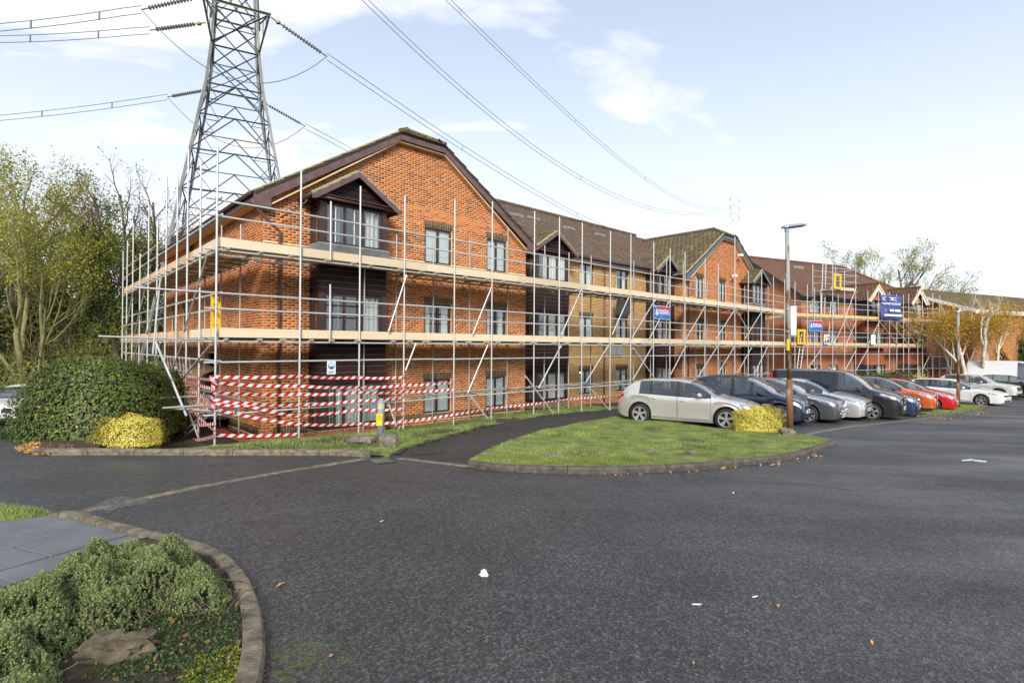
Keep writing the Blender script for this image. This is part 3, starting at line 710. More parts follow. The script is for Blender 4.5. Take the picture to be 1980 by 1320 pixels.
bay(B1, 29.82, 31.92, 0.0, 0.68, -2.0, fills=('net', 'drapes', 'drapes'), trim='bargeboard_blue')
# recessed middle in yellow brick
mo = []
for (a, b) in ((15.13, 16.20), (18.10, 19.15)):
    mo += [(a, b, 4.72, 5.96, False), (a, b, 2.09, 3.33, True), (a, b, -0.48, 0.70, True)]
brick_wall(B1, 'f', 1.4, 10.12, 22.76, ZB, -0.72, m='brick_red'); brick_wall(B1, 'f', 1.4, 10.12, 22.76, -0.72, 6.12, openings=mo, m='brick_yellow', mortar='mortar_dark')
for (a, b) in ((15.13, 16.20), (18.10, 19.15)):
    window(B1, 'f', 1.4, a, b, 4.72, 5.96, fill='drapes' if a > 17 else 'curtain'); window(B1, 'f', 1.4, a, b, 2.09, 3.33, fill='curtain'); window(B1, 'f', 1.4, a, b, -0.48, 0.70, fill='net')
# side walls of the far wing and of the near wing
brick_wall(B1, 'l', 22.76, 0.0, 1.4, ZB, 6.06)
lo = [(2.0, 3.1, 4.72, 5.96, True), (8.2, 9.2, 4.72, 5.96, True), (9.3, 10.0, 2.09, 3.33, True), (4.75, 6.1, -1.6, 1.55, False), (11.2, 12.2, 2.09, 3.33, True)]
brick_wall(B1, 'l', 0.0, 0.0, 14.1, ZB, 6.06, openings=lo[1:], phase=0.1125, dark_bands=[(0.25, 4.5, -0.71, -0.49)])
for o in lo[1:]:
    if o[3] < 1.6: continue
    window(B1, 'l', 0, o[0], o[1], o[2], o[3], fill='curtain', panes=1 if o[1] - o[0] < 0.8 else 2)
dr = MB(); dr.box(0.25, 0.31, 4.75, 6.1, -1.6, 1.55); d_ = dr.obj('door', 'black_trim', B1)
k = MB(); k.tube([(0.2, 5.9, -0.4), (0.2, 5.9, -0.1)], 0.02, 6); k.obj('handle', 'galvanised', d_)
cn = MB(); cn.prism([(-0.9, 4.5, 0.75), (0, 4.5, 1.1), (0, 4.5, 1.02), (-0.9, 4.5, 0.67)], (0, 1.9, 0)); cn.obj('porch_canopy', 'timber_dull', B1)
sh = MB(); sh.box(0.2, 10.0, 13.9, 14.1, ZB, 6.3); sh.box(9.95, 10.1, 0.05, 14.1, ZB, 6.0); sh.box(22.9, 32.8, 12.4, 12.6, ZB, 6.3); sh.box(32.7, 32.86, 0.05, 12.6, ZB, 6.0); sh.box(9.9, 23, 12.4, 12.6, ZB, 6.2)
sh.obj('rear_wall', 'mortar', B1)
g_ = MB(); g_.prism([(0, 14.0, 6.0), (10.12, 14.0, 6.0), (5.06, 14.0, 9.2)], (0, 0.1, 0)); g_.obj('rear_wall', 'mortar', B1)
# roofs
def wing_roof(x0, y1, trim, singles=0, leaf='roof_tile', hipm='roof_tile_moss'):
    W_ = 10.12; xm = x0 + W_ / 2; ex = 0.32; zE = 6.04 - ex * SL + 0.16; zr = zE + (W_ / 2 + ex) * SL
    Ls = math.hypot(W_ / 2 + ex, (W_ / 2 + ex) * SL); yo = -0.24
    cut = math.hypot(4.17 + ex, (4.17 + ex) * SL); ya = 0.85
    # left slope: coordinates run along y from yo
    pl = [(0, 0), (y1 - yo, 0), (y1 - yo, Ls), (ya - yo, Ls), (0, cut)]
    roof_slope(B1, (x0 - ex, yo, zE), (0, 1, 0), (1, 0, SL), y1 - yo, Ls, pl, m=leaf, singles=singles)
    roof_slope(B1, (x0 + W_ + ex, yo, zE), (0, 1, 0), (-1, 0, SL), y1 - yo, Ls, pl, m=leaf)
    zc = zE + (4.17 + ex) * SL
    hw = W_ / 2 - 4.17; hl = math.hypot(ya - yo, zr - zc)
    roof_slope(B1, (xm - hw - 0.05, yo - 0.06, zc - 0.02), (1, 0, 0), (0, ya - yo + 0.06, zr - zc + 0.02), 2 * hw + 0.1, hl, [(0, 0), (2 * hw + 0.1, 0), (hw + 0.05, hl)], m=hipm, tw=0.2, gauge=0.2)
    ridge_tiles(B1, (xm, ya, zr + 0.03), (xm, y1, zr + 0.03))
    ridge_tiles(B1, (xm - hw, yo, zc + 0.02), (xm, ya, zr + 0.03), 0.09, hipm); ridge_tiles(B1, (xm + hw, yo, zc + 0.02), (xm, ya, zr + 0.03), 0.09, hipm)
    t = 0.26
    for sg in (-1, 1):
        xe = xm + sg * (W_ / 2 + ex); xc = xm + sg * hw
        b = MB(); b.prism([(xe, yo + 0.02, zE - 0.03), (xc, yo + 0.02, zc - 0.03), (xc, yo + 0.02, zc - 0.03 - t), (xe - sg * 0.45, yo + 0.02, zE - 0.03 - t + 0.2), (xe - sg * 0.45, yo + 0.02, zE - 0.42), (xe, yo + 0.02, zE - 0.42)], (0, 0.04, 0)); b.obj('bargeboard', trim, B1)
        s_ = MB(); s_.prism([(xe - sg * 0.42, yo + 0.06, zE - 0.26), (xc, yo + 0.06, zc - 0.28), (xc, yo + 0.06, zc - 0.33), (xe - sg * 0.42, yo + 0.06, zE - 0.31)], (0, 0.18, 0)); s_.obj('soffit', 'cream_trim', B1)
        v = MB(); v.tube([(xe, yo + 0.07, zE + 0.0), (xc, yo + 0.07, zc + 0.0)], 0.06, 6); v.obj('verge', 'verge_mortar', B1)
        # eaves: soffit, fascia, gutter
        e_ = MB(); e_.box(min(xe, xe - sg * (ex - 0.01)), max(xe, xe - sg * (ex - 0.01)), yo + 0.3, y1, zE - 0.24, zE - 0.22); e_.obj('soffit', 'soffit', B1)
        f_ = MB(); f_.box(xe - 0.012, xe + 0.012, yo + 0.07, y1, zE - 0.26, zE - 0.04); f_.obj('fascia', 'brown_trim', B1)
        q_ = MB(); q_.tube([(xe + sg * 0.07, yo + 0.05, zE - 0.05), (xe + sg * 0.07, y1, zE - 0.05)], 0.06, 8); q_.obj('gutter', 'gutter', B1, smooth=True)
    b = MB(); b.prism([(xm - hw, yo - 0.01, zc - 0.03), (xm + hw, yo - 0.01, zc - 0.03), (xm + hw, yo - 0.01, zc - 0.27), (xm - hw, yo - 0.01, zc - 0.27)], (0, 0.04, 0)); b.obj('bargeboard', trim, B1)
    b = MB(); b.box(xm - hw, xm + hw, yo + 0.06, 0.0, zc - 0.33, zc - 0.29); b.obj('soffit', 'cream_trim', B1)
wing_roof(0.0, 14.3, 'bargeboard')
wing_roof(22.76, 8.0, 'bargeboard_blue', leaf='roof_tile_moss')
roof_slope(B1, (8.0, 1.05, 6.14), (1, 0, 0), (0, 1, SL), 21.0, math.hypot(5.95, 5.95 * SL), m='roof_tile', singles=300)
rb = MB(); rb.prism([(8, 7.0, 9.90), (8, 13.0, 6.1), (8, 13.0, 6.0), (8, 7.0, 9.8)], (21, 0, 0)); rb.obj('roof', 'roof_felt', B1)
ridge_tiles(B1, (7.0, 7.0, 9.98), (28.0, 7.0, 9.98))
e_ = MB(); e_.box(10.5, 22.7, 1.03, 1.39, 6.0, 6.03); e_.obj('soffit', 'cream_trim', B1)
e_ = MB(); e_.box(10.5, 22.7, 1.02, 1.05, 5.99, 6.17); e_.obj('fascia', 'bargeboard_blue', B1)
e_ = MB(); e_.tube([(10.5, 0.96, 6.15), (22.6, 0.96, 6.15)], 0.06, 8); e_.obj('gutter', 'gutter', B1, smooth=True)
for i, (x, y) in enumerate([(12.6, 5.35), (13.9, 5.1), (15.4, 5.3), (18.0, 5.0), (21.0, 5.1), (11.9, 5.5)]):   # roof ventilation tiles
    v = MB(); z = 6.14 + (y - 1.05) * SL
    for j in range(3): v.box(x + j * 0.34, x + j * 0.34 + 0.26, y, y + 0.3, z + 0.03 + 0.02 * (j % 2), z + 0.16)
    v.obj('roof_vent', 'lead', B1)
# pipes
def pipe(pts, r=0.035, m='downpipe', name='downpipe'):
    b = MB(); b.tube(pts, r, 8); return b.obj(name, m, B1, smooth=True)
pipe([(-0.36, -0.2, 5.78), (-0.3, -0.16, 5.62), (0.42, -0.075, 5.05), (0.42, -0.075, -1.0)])
pipe([(1.0, -0.62, 5.98), (0.95, -0.5, 5.86), (0.42, -0.09, 5.42)], 0.025)
pipe([(17.0, 1.3, 6.0), (17.0, 1.32, -1.2)]); pipe([(22.9, -0.08, 5.7), (22.9, -0.08, -1.5)]); pipe([(10.2, -0.08, 5.6), (10.2, 1.0, 5.6)], 0.03)
pl_ = MB(); pl_.lathe([(0.0, 0), (0.17, 0), (0.17, 0.015), (0.0, 0.015)], 24, 'y', (0.66, -0.02, -0.02))
for v_ in range(len(pl_.v)): pl_.v[v_] = (pl_.v[v_][0], pl_.v[v_][1], -0.02 + (pl_.v[v_][2] + 0.02) * 0.55)
plq = pl_.obj('house_plaque', 'black_trim', B1)
for i, x in enumerate((0.55, 0.63)):
    t_ = MB(); t_.box(x, x + 0.05, -0.026, -0.021, 0.03, 0.045); t_.box(x + 0.02, x + 0.035, -0.026, -0.021, -0.04, 0.03); t_.obj('numeral', 'white_frame', plq)
# red tile skirt at the foot of the near corner
for (x0_, x1_, y0_, y1_) in ((-0.55, 3.3, -0.95, -0.70),):
    n = 14
    for i in range(n):
        b = MB(); a = x0_ + i * (x1_ - x0_) / n; zz = -0.66 - 0.020 * a; b.box(a + 0.006, a + (x1_ - x0_) / n - 0.006, y0_, y1_, zz - 0.25, zz + 0.06); b.obj('edging_brick', 'tile_hung', B1)
for i in range(12):
    b = MB(); a = -0.7 + i * 0.21; b.box(-0.75, -0.5, a, a + 0.2, -0.95, -0.62); b.obj('edging_brick', 'tile_hung', B1)
# dish, meter boxes, lamps on the walls
dish = MB(); R_ = 0.62
prof = [(0.02, 0.16), (0.25, 0.13), (0.45, 0.07), (0.6, 0.0), (0.63, -0.01), (0.6, 0.02), (0.3, 0.14), (0.02, 0.18)]
dish.lathe(prof, 28, 'y', (17.8, 0.72, 3.94)); dsh = tag(dish.obj('satellite_dish', 'lead', None, smooth=True), 'large dark grey satellite dish on the yellow brick wall', 'satellite dish')
dsh.data.materials[0] = MATS['dish'] if 'dish' in MATS else mat('dish', (0.045, 0.05, 0.055), 0.6)
dsh.location = (WX, WY, 0); dsh.rotation_euler = (0, 0, PHI)
arm = MB(); arm.tube([(17.8, 0.9, 3.94), (17.8, 1.4, 3.8)], 0.03, 6); arm.tube([(17.8, 0.75, 3.35), (17.8, 0.25, 3.7)], 0.02, 6); arm.obj('arm', 'lead', dsh)
for x in (17.45, 18.0):
    b = MB(); b.box(x, x + 0.42, 1.2, 1.38, 1.42, 1.92); bb = b.obj('meter_box', 'mb_grey' if 'mb_grey' in MATS else mat('mb_grey', (0.28, 0.29, 0.27), 0.6), B1); bevel(bb, 0.02)
for (x, z) in ((28.9, 7.5), (28.1, 6.1)):
    b = MB(); b.tube([(x, -0.02, z), (x, -0.25, z + 0.25)], 0.02, 6); b.box(x - 0.06, x + 0.25, -0.42, -0.2, z + 0.2, z + 0.36); b.obj('wall_bracket', 'white_trim', B1)
# ------------------------------------------------------------------ scaffold on the near building
cP, sP = math.cos(PHI), math.sin(PHI)
def l2w(a, b): return (WX + a * cP - b * sP, WY + a * sP + b * cP)
def gl(a, b): return G(*l2w(a, b))
SC = thing('scaffold', 'galvanised tube scaffold with pale boards wrapped round the near brick building', 'scaffold', (WX, WY, 0), PHI)
TR = 0.0245
def tb(name, p0, p1, par=None, r=TR, m='galvanised'): return tube_obj(name, p0, p1, r, m, par or SC)
_cm = None
def coupler(p, par=None):
    global _cm
    if _cm is None:
        b = MB(); b.box(-0.035, 0.035, -0.04, 0.045, -0.032, 0.032); b.tube([(0.03, 0, 0), (0.075, 0, 0)], 0.012, 6); b.tube([(0, -0.03, 0.02), (0, -0.07, 0.02)], 0.012, 6)
        _cm = bpy.data.meshes.new('coupler'); _cm.from_pydata(b.v, [], b.f); _cm.materials.append(MATS['coupler'])
    o = bpy.data.objects.new('coupler', _cm); link(o, par or SC); o.location = p; o.rotation_euler = (0, 0, random.choice((0, 1.57, 3.14))); return o
_bm = {}
def sboard(x, y, z, L, ax, par=None, m='timber', on_edge=False, tilt=0.0, name=None):
    key = (round(L, 2), m, on_edge)
    if key not in _bm:
        b = MB()
        if on_edge: b.box(0, L, -0.019, 0.019, 0, 0.225)
        else: b.box(0, L, -0.1125, 0.1125, 0, 0.038)
        me = bpy.data.meshes.new('scaffold_board'); me.from_pydata(b.v, [], b.f); me.materials.append(MATS[m]); _bm[key] = me
    o = bpy.data.objects.new(name or ('toe_board' if on_edge else 'scaffold_board'), _bm[key]); link(o, par or SC); o.location = (x, y, z); o.rotation_euler = (0, tilt, 0 if ax == 'x' else math.pi / 2); return o
BO, BI = -1.52, -0.30
ST = [(-1.52, 6.55), (0.45, 6.41), (2.12, 6.35), (3.56, 6.37), (5.42, 6.6), (7.02, 6.84), (9.08, 6.87), (10.45, 6.88), (11.82, 6.9), (13.70, 6.82), (15.2, 6.91), (17.05, 6.81), (18.5, 6.71), (19.92, 6.71), (22.0, 6.6), (23.5, 6.52), (25.53, 8.28), (27.34, 6.5), (29.25, 6.57), (31.1, 6.5), (32.96, 6.47)]
for a, zt in ST:
    tb('standard', (a, BO, gl(a, BO) - 0.22), (a, BO, zt))
    b = MB(); b.box(-0.075, 0.075, -0.075, 0.075, 0, 0.006); o = b.obj('base_plate', 'galvanised_dull', SC); o.location = (a, BO, gl(a, BO) + 0.04 - (0.2 if a < 6 else 0.0))
for a, zt in ((0.9, 5.2), (2.6, 4.3), (4.0, 5.45), (5.43, 5.5), (7.0, 5.7), (8.85, 6.35), (10.9, 6.0), (12.4, 5.9), (13.9, 5.95), (15.3, 6.6), (17.2, 6.1), (18.7, 5.7), (20.2, 6.5), (21.9, 6.6), (23.3, 5.9), (24.6, 5.7), (26.2, 5.6), (28.3, 6.2), (29.6, 6.0), (31.9, 6.3), (32.6, 6.0)):
    inside = BI if not (1.2 < a < 3.5 or 29.7 < a < 32) else -0.86
    tb('standard', (a, inside, gl(a, inside) - 0.3), (a, inside, min(zt, 5.6) if a < 4 else zt), m='galvanised_dull')
A0, A1 = -1.75, 33.3
def run(name, z, b, a0=A0, a1=A1, step=6.4, zoff=0.0, m='galvanised'):
    a = a0
    while a < a1 - 0.2:
        e = min(a + step, a1); j = random.uniform(-0.012, 0.012)
        tb(name, (a, b, z + j), (e, b, z + j + random.uniform(-0.01, 0.01)), m=m); a = e + 0.004
ROWS = [0.19, 1.43, 1.93, 2.70, 3.07, 4.09, 4.90, 5.30]
for z in ROWS:
    run('guard_rail' if z in (2.70, 3.07, 4.90, 5.30) else 'ledger', z, BO + 0.055, a0=A0 if z != 3.07 else -3.1)
for z in (0.19, 1.93, 4.09): run('ledger', z, BI - 0.055, a0=-0.3, m='galvanised_dull')
for a, zt in ST:
    for z in ROWS: coupler((a, BO + 0.03, z))
for a in (1.25,):
    tb('post', (a, BO - 0.02, 4.15), (a, BO - 0.02, 5.75)); tb('post', (a, BO - 0.02, 1.95), (a, BO - 0.02, 3.5))
# transoms and boards
for z in (1.93, 4.09):
    a = -1.3; i = 0
    while a < 33.2:
        tb('transom', (a, BO - 0.12 - 0.05 * (i % 3), z + 0.052), (a, BI + (0.22 if not (1.2 < a < 3.5 or 29.7 < a < 32) else -0.45), z + 0.052), m='galvanised_dull'); coupler((a, BO + 0.055, z + 0.03))
        a += random.choice((0.55, 0.75, 0.95, 1.15)); i += 1
    L = 3.9
    for k in range(9):
        for j in range(5):
            x = -1.45 + k * L; le = min(L, 33.2 - x)
            if le < 0.3: continue
            b = BO + 0.20 + j * 0.232
            if j == 4 and (k in (0, 8)): continue
            sboard(x + random.uniform(0, 0.02), b, z + 0.078, le - 0.01, 'x', m=random.choice(('timber', 'timber_dull', 'timber')))
    x = -1.45; k = 0
    while x < 33.1:
        le = min((1.95, 3.9, 2.4, 3.9)[k % 4] if k < 2 else 3.9, 33.2 - x)
        sboard(x, BO + 0.075, z + 0.098, le - 0.006, 'x', on_edge=True, m='timber'); x += le; k += 1
for z in (0.19,):
    for a in (-0.9, 0.9, 3.1, 5.0, 6.6, 8.6, 9.9, 11.1, 13.0, 14.6, 16.2, 19.0, 21.5, 24.4, 27.9, 30.2):
        tb('transom', (a - 0.25, BO - 0.15, z + 0.05), (a + 0.3, BI + 0.2, z + 0.055), m='galvanised_dull')
    for a in (5.6, 8.3, 10.3, 14.0):
        tb('ledger', (a, BO + 0.35, z + 0.11), (a + 2.6, BO + 0.7, z + 0.12), m='galvanised_dull')
# diagonals
BRACES = [((3.01, 2.27), (3.6, 3.98)), ((6.15, 2.26), (6.97, 3.91)), ((10.52, 2.3), (11.72, 4.17)), ((13.76, 2.37), (15.03, 4.15)), ((15.24, 2.28), (17.25, 4.23)), ((16.61, 2.23), (18.3, 4.07)), ((19.88, 2.22), (21.9, 4.04)), ((23.07, 2.26), (25.44, 4.09)), ((27.38, 2.75), (25.64, 4.01)), ((26.74, 2.37), (29.17, 4.12)),
          ((3.59, 1.11), (3.95, 1.93)), ((5.95, 0.3), (6.84, 1.96)), ((9.28, 0.3), (10.51, 1.89)), ((12.01, 0.4), (13.5, 1.9)), ((17.03, 0.41), (15.31, 1.82)), ((15.32, 0.4), (16.91, 1.92)), ((18.46, 0.5), (19.93, 1.94)), ((21.15, 0.3), (23.31, 1.92)), ((23.32, 0.36), (25.39, 1.93)), ((25.73, 0.37), (27.67, 1.85)), ((28.0, 0.2), (30.0, 1.9)),
          ((6.83, -0.75), (6.1, 0.17)), ((10.13, -0.75), (8.58, 0.79)), ((13.63, -0.86), (12.24, 0.18)), ((3.29, -0.62), (3.03, 0.15))]
for (a, za), (c, zc) in BRACES:
    tb('brace', (a, BO - 0.06, max(za, gl(a, BO) + 0.01)), (c, BO - 0.06, zc)); coupler((c, BO - 0.03, zc - 0.05))
# ----- the side that runs back along the left wall
LO, LI = -1.52, -0.30
LS = [(0.07, 6.6), (1.54, 7.3), (2.9, 6.8), (4.55, 7.2), (6.07, 6.1), (7.81, 6.9), (9.69, 5.4), (11.57, 6.9), (13.23, 6.4), (14.56, 6.1)]
for b, zt in LS:
    tb('standard', (LO, b, gl(LO, b) - 0.3), (LO, b, zt))
for b, zt in ((1.0, 5.3), (3.0, 5.6), (5.0, 5.2), (7.6, 5.6), (9.8, 5.0), (12.0, 5.4), (14.2, 5.4)):
    tb('standard', (LI, b, gl(LI, b) - 0.3), (LI, b, zt), m='galvanised_dull')
for z in (0.30, 1.46, 1.93, 2.70, 3.07, 4.09, 4.90, 5.30):
    for (y0, y1) in ((-1.75, 5.0), (5.0, 10.6), (10.6, 14.9)):
        tb('guard_rail' if z in (2.70, 3.07, 4.90, 5.30) else 'ledger', (LO + 0.055, y0, z), (LO + 0.055, y1, z + random.uniform(-0.01, 0.01)))
    if z in (0.30, 1.93, 4.09): tb('ledger', (LI - 0.055, 0, z), (LI - 0.055, 14.9, z), m='galvanised_dull')
    for b, zt in LS: coupler((LO + 0.03, b, z))
for z in (1.93, 4.09):
    b = -1.3
    while b < 14.8:
        tb('transom', (LO - 0.12, b, z + 0.052), (LI + 0.22, b, z + 0.052), m='galvanised_dull'); b += random.choice((0.7, 0.95, 1.15))
    for (y0, L) in ((0.0, 3.9), (3.9, 3.9), (7.8, 3.9), (11.7, 3.1)):
        for j in range(5):
            sboard(LO + 0.2 + j * 0.232, y0, z + 0.078, L - 0.01, 'y', m='timber_dull' if j % 2 else 'timber')
    y = -1.45 if z > 3 else -1.2
    for k, L in enumerate((2.6, 2.2, 3.9, 2.4, 3.0, 2.0)):
        if y > 14.7: break
        sboard(LO + 0.075, y, z + 0.098, L - 0.006, 'y', on_edge=True, m='timber' if k == 0 else 'timber_orange'); y += L
for (b0, z0, b1, z1) in ((1.6, 2.2, -0.9, 4.05), (4.6, 0.3, 1.7, 1.9), (7.6, 2.2, 4.7, 4.05), (10.6, 2.2, 7.9, 4.05), (13.3, 2.2, 11.0, 4.05), (8.0, 0.0, 5.0, 1.9), (12.5, 0.0, 9.6, 1.9), (3.9, 0.2, -1.3, 1.85), (-0.2, -0.5, 1.5, 0.3)):
    tb('brace', (LO - 0.05, b0, z0), (LO - 0.05, b1, z1), m='galvanised_dull')
tb('brace', (-1.66, 4.6, 3.95), (-2.5, 0.2, 1.6)); tb('brace', (-2.3, 1.2, 1.95), (-1.9, -0.5, 0.1), r=0.03)
# raker beam of lattice and its feet by the corner
for z in (1.02, 1.44): tb('lattice_beam', (-1.3, 2.0, z), (-1.3, 6.2, z), m='galvanised_dull')
for i in range(9): tb('lattice_strut', (-1.3, 2.0 + i * 0.46, 1.02), (-1.3, 2.23 + i * 0.46, 1.44), r=0.014, m='galvanised_dull')
tb('outrigger', (-3.35, 2.9, 2.06), (-1.4, 2.9, 2.0))        # long tube that sticks out past the corner
for (p, q) in (((-2.9, 1.2, 0.27), (-0.9, -1.6, 0.20)), ((-2.7, 2.2, 0.45), (-1.0, -1.2, 0.05)), ((-2.4, 0.3, 0.5), (-0.2, 0.3, 0.5)), ((-2.4, -0.5, 0.33), (-0.2, -0.5, 0.33)), ((-1.9, 1.6, -0.9), (-1.3, -0.6, 0.35)), ((-1.75, 0.9, -0.7), (-1.2, -0.9, 0.4))):
    tb('brace', p, q, m='galvanised_dull')
# ----- things fixed to the scaffold
def board_sign(name, label, cat, a, b, z0, z1, a1, m, par=None):
    mb = MB(); mb.box(a, a1, b, b + 0.006, z0, z1); o = mb.obj(name, m); o.location = (WX, WY, 0); o.rotation_euler = (0, 0, PHI); return tag(o, label, cat)
def spartan_mat():
    m = bpy.data.materials.new('sign_print'); m.use_nodes = True; t = m.node_tree; b = t.nodes['Principled BSDF']; b.inputs['Roughness'].default_value = 0.4
    tcn = N(t, 'ShaderNodeTexCoord'); sp = N(t, 'ShaderNodeSeparateXYZ'); t.links.new(tcn.outputs['Generated'], sp.inputs[0])
    sx = N(t, 'ShaderNodeMath', operation='SUBTRACT'); sx.inputs[1].default_value = 0.62; t.links.new(sp.outputs[0], sx.inputs[0])
    sz = N(t, 'ShaderNodeMath', operation='SUBTRACT'); sz.inputs[1].default_value = 0.45; t.links.new(sp.outputs[2], sz.inputs[0])
    at = N(t, 'ShaderNodeMath', operation='ARCTAN2'); t.links.new(sz.outputs[0], at.inputs[0]); t.links.new(sx.outputs[0], at.inputs[1])
    fr = N(t, 'ShaderNodeMath', operation='MULTIPLY'); fr.inputs[1].default_value = 2.6; t.links.new(at.outputs[0], fr.inputs[0])
    f2 = N(t, 'ShaderNodeMath', operation='FRACT'); t.links.new(fr.outputs[0], f2.inputs[0])
    g = N(t, 'ShaderNodeMath', operation='GREATER_THAN'); g.inputs[1].default_value = 0.62; t.links.new(f2.outputs[0], g.inputs[0])
    up_ = N(t, 'ShaderNodeMath', operation='GREATER_THAN'); up_.inputs[1].default_value = 0.0
    ab = N(t, 'ShaderNodeMath', operation='ABSOLUTE'); t.links.new(sx.outputs[0], ab.inputs[0])
    df = N(t, 'ShaderNodeMath', operation='SUBTRACT'); t.links.new(sz.outputs[0], df.inputs[0]); t.links.new(ab.outputs[0], df.inputs[1])
    t.links.new(df.outputs[0], up_.inputs[0])
    m1 = N(t, 'ShaderNodeMixRGB'); m1.inputs['Color1'].default_value = (0.02, 0.20, 0.62, 1); m1.inputs['Color2'].default_value = (0.62, 0.02, 0.03, 1); t.links.new(up_.outputs[0], m1.inputs[0])
    m2 = N(t, 'ShaderNodeMixRGB'); m2.inputs['Color2'].default_value = (0.012, 0.02, 0.06, 1); t.links.new(g.outputs[0], m2.inputs[0]); t.links.new(m1.outputs[0], m2.inputs['Color1'])
    t.links.new(m2.outputs[0], b.inputs['Base Color']); MATS['sign_print'] = m
spartan_mat()
mat('sign_white', (0.78, 0.78, 0.80), 0.5); mat('sign_blue', (0.015, 0.09, 0.30), 0.5); mat('banner_blue', (0.055, 0.075, 0.26), 0.7, noise=0.2, nscale=1.2)
mat('sign_yellow', (0.80, 0.52, 0.01), 0.5); mat('sign_red', (0.6, 0.03, 0.04), 0.5); mat('sign_black', (0.02, 0.02, 0.02), 0.5); mat('sign_green', (0.03, 0.3, 0.1), 0.5)
def text(par, body, x, y, z, size, m, name='lettering', align='LEFT', rot=0.0, sx=1.0):
    c = bpy.data.curves.new(name, 'FONT'); c.body = body; c.size = size; c.align_x = align; c.extrude = 0.001; c.offset = size * 0.012
    c.materials.append(MATS[m]); tmp = bpy.data.objects.new(name, c); COL.objects.link(tmp)
    bpy.context.view_layer.update(); me = bpy.data.meshes.new_from_object(tmp.evaluated_get(bpy.context.evaluated_depsgraph_get())); bpy.data.objects.remove(tmp); bpy.data.curves.remove(c)
    o = bpy.data.objects.new(name, me); link(o, par); o.location = (x, y, z); o.rotation_euler = (math.pi / 2, 0, 0); o.scale = (sx, 1, 1); return o
def spartan(loc, rz, w_, h_, label):
    mb = MB(); mb.box(0, w_, 0, 0.006, 0, h_); o = mb.obj('sign_board', 'sign_print'); o.location = loc; o.rotation_euler = (0, 0, rz); tag(o, label, 'sign', 'scaffolding firm signs')
    fr = MB(); fr.box(-0.02, w_ + 0.02, 0.007, 0.012, -0.02, h_ + 0.02); fr.obj('backing', 'sign_white', o)
    lg = MB(); lg.lathe([(0.0, -0.004), (0.1, -0.004), (0.1, -0.001), (0, -0.001)], 20, 'y', (0.16 * w_, 0, 0.43 * h_)); lg.box(0.125 * w_, 0.195 * w_, -0.004, -0.001, 0.43 * h_, 0.74 * h_); lg.obj('emblem', 'sign_white', o)
    k = MB(); k.box(0.15 * w_, 0.17 * w_, -0.0052, -0.0045, 0.36 * h_, 0.50 * h_); k.obj('emblem_mark', 'sign_blue', o)
    text(o, 'SPARTAN', 0.26 * w_, -0.004, 0.56 * h_, 0.28 * h_, 'sign_white', sx=w_ * 0.68 / (0.28 * h_ * 4.6))
    for k_ in range(9): q_ = MB(); q_.box((0.27 + 0.078 * k_) * w_, (0.27 + 0.078 * k_ + 0.055) * w_, -0.004, -0.001, 0.45 * h_, 0.53 * h_); q_.obj('print_block', 'sign_white', o)
    u = MB(); u.box(0.27 * w_, 0.98 * w_, -0.004, -0.001, 0.38 * h_, 0.405 * h_); u.obj('rule', 'sign_white', o)
    return o
x_, y_ = l2w(16.98, -1.60)
spartan((x_, y_, 3.20), PHI, 1.42, 0.60, 'blue and red printed sign board on the near scaffold beside the satellite dish')
x_, y_ = l2w(1.20, -1.50)
ms = MB(); ms.box(0, 0.24, 0, 0.004, 0, 0.36); mso = ms.obj('safety_notice', 'sign_white'); mso.location = (x_, y_, 1.06); mso.rotation_euler = (0, 0, PHI)
tag(mso, 'white safety notice with blue round face mask symbol hung in front of dark boarding', 'sign')
c_ = MB(); c_.lathe([(0, -0.003), (0.092, -0.003), (0.092, -0.001), (0, -0.001)], 24, 'y', (0.12, 0, 0.225)); c_.obj('blue_disc', 'sign_blue', mso)
c_ = MB(); c_.lathe([(0, -0.006), (0.066, -0.006), (0.066, -0.004), (0, -0.004)], 20, 'y', (0.12, 0, 0.235)); c_.obj('face', 'sign_white', mso)
c_ = MB(); c_.prism([(0.07, -0.009, 0.235), (0.12, -0.009, 0.222), (0.17, -0.009, 0.235), (0.155, -0.009, 0.185), (0.12, -0.009, 0.165), (0.085, -0.009, 0.185)], (0, 0.002, 0)); c_.obj('mask_symbol', 'sign_blue', mso)
for i in range(3):
    c_ = MB(); c_.box(0.03, 0.21 - 0.02 * i, -0.003, -0.001, 0.075 - i * 0.025, 0.088 - i * 0.025); c_.obj('print_line', 'sign_blue', mso)
# yellow ladder gates by the corner
gy = thing('ladder_gate', 'yellow plastic ladder gate on the upper lift at the near corner', 'gate', (*l2w(-1.42, -0.9), 2.05), PHI)
mat('gate_yellow', (0.78, 0.46, 0.01), 0.45)
b = MB(); b.box(-0.06, 0.0, 0, 0.06, 0, 1.05); b.box(0.10, 0.16, 0, 0.06, 0, 0.85); b.obj('frame', 'gate_yellow', gy)
for i in range(4):
    b = MB(); b.box(0.0, 0.10, 0.01, 0.05, 0.06 + i * 0.25, 0.24 + i * 0.25); b.obj('bar', 'gate_yellow', gy)
# ladders of the near corner
def ladder(name, label, p0, p1, wdt=0.38, loc=(0, 0, 0), rz=0.0, wv=(1, 0, 0), group=None):
    L = thing(name, label, 'ladder', loc, rz, group); p0 = Vector(p0); p1 = Vector(p1); wv = Vector(wv) * wdt / 2
    for s in (-1, 1): tube_obj('stile', p0 + wv * s, p1 + wv * s, 0.028, 'galvanised', L, 6)
    n = int((p1 - p0).length / 0.25)
    for i in range(1, n): q = p0.lerp(p1, i / n); tube_obj('rung', q - wv, q + wv, 0.014, 'galvanised', L, 6)
    return L
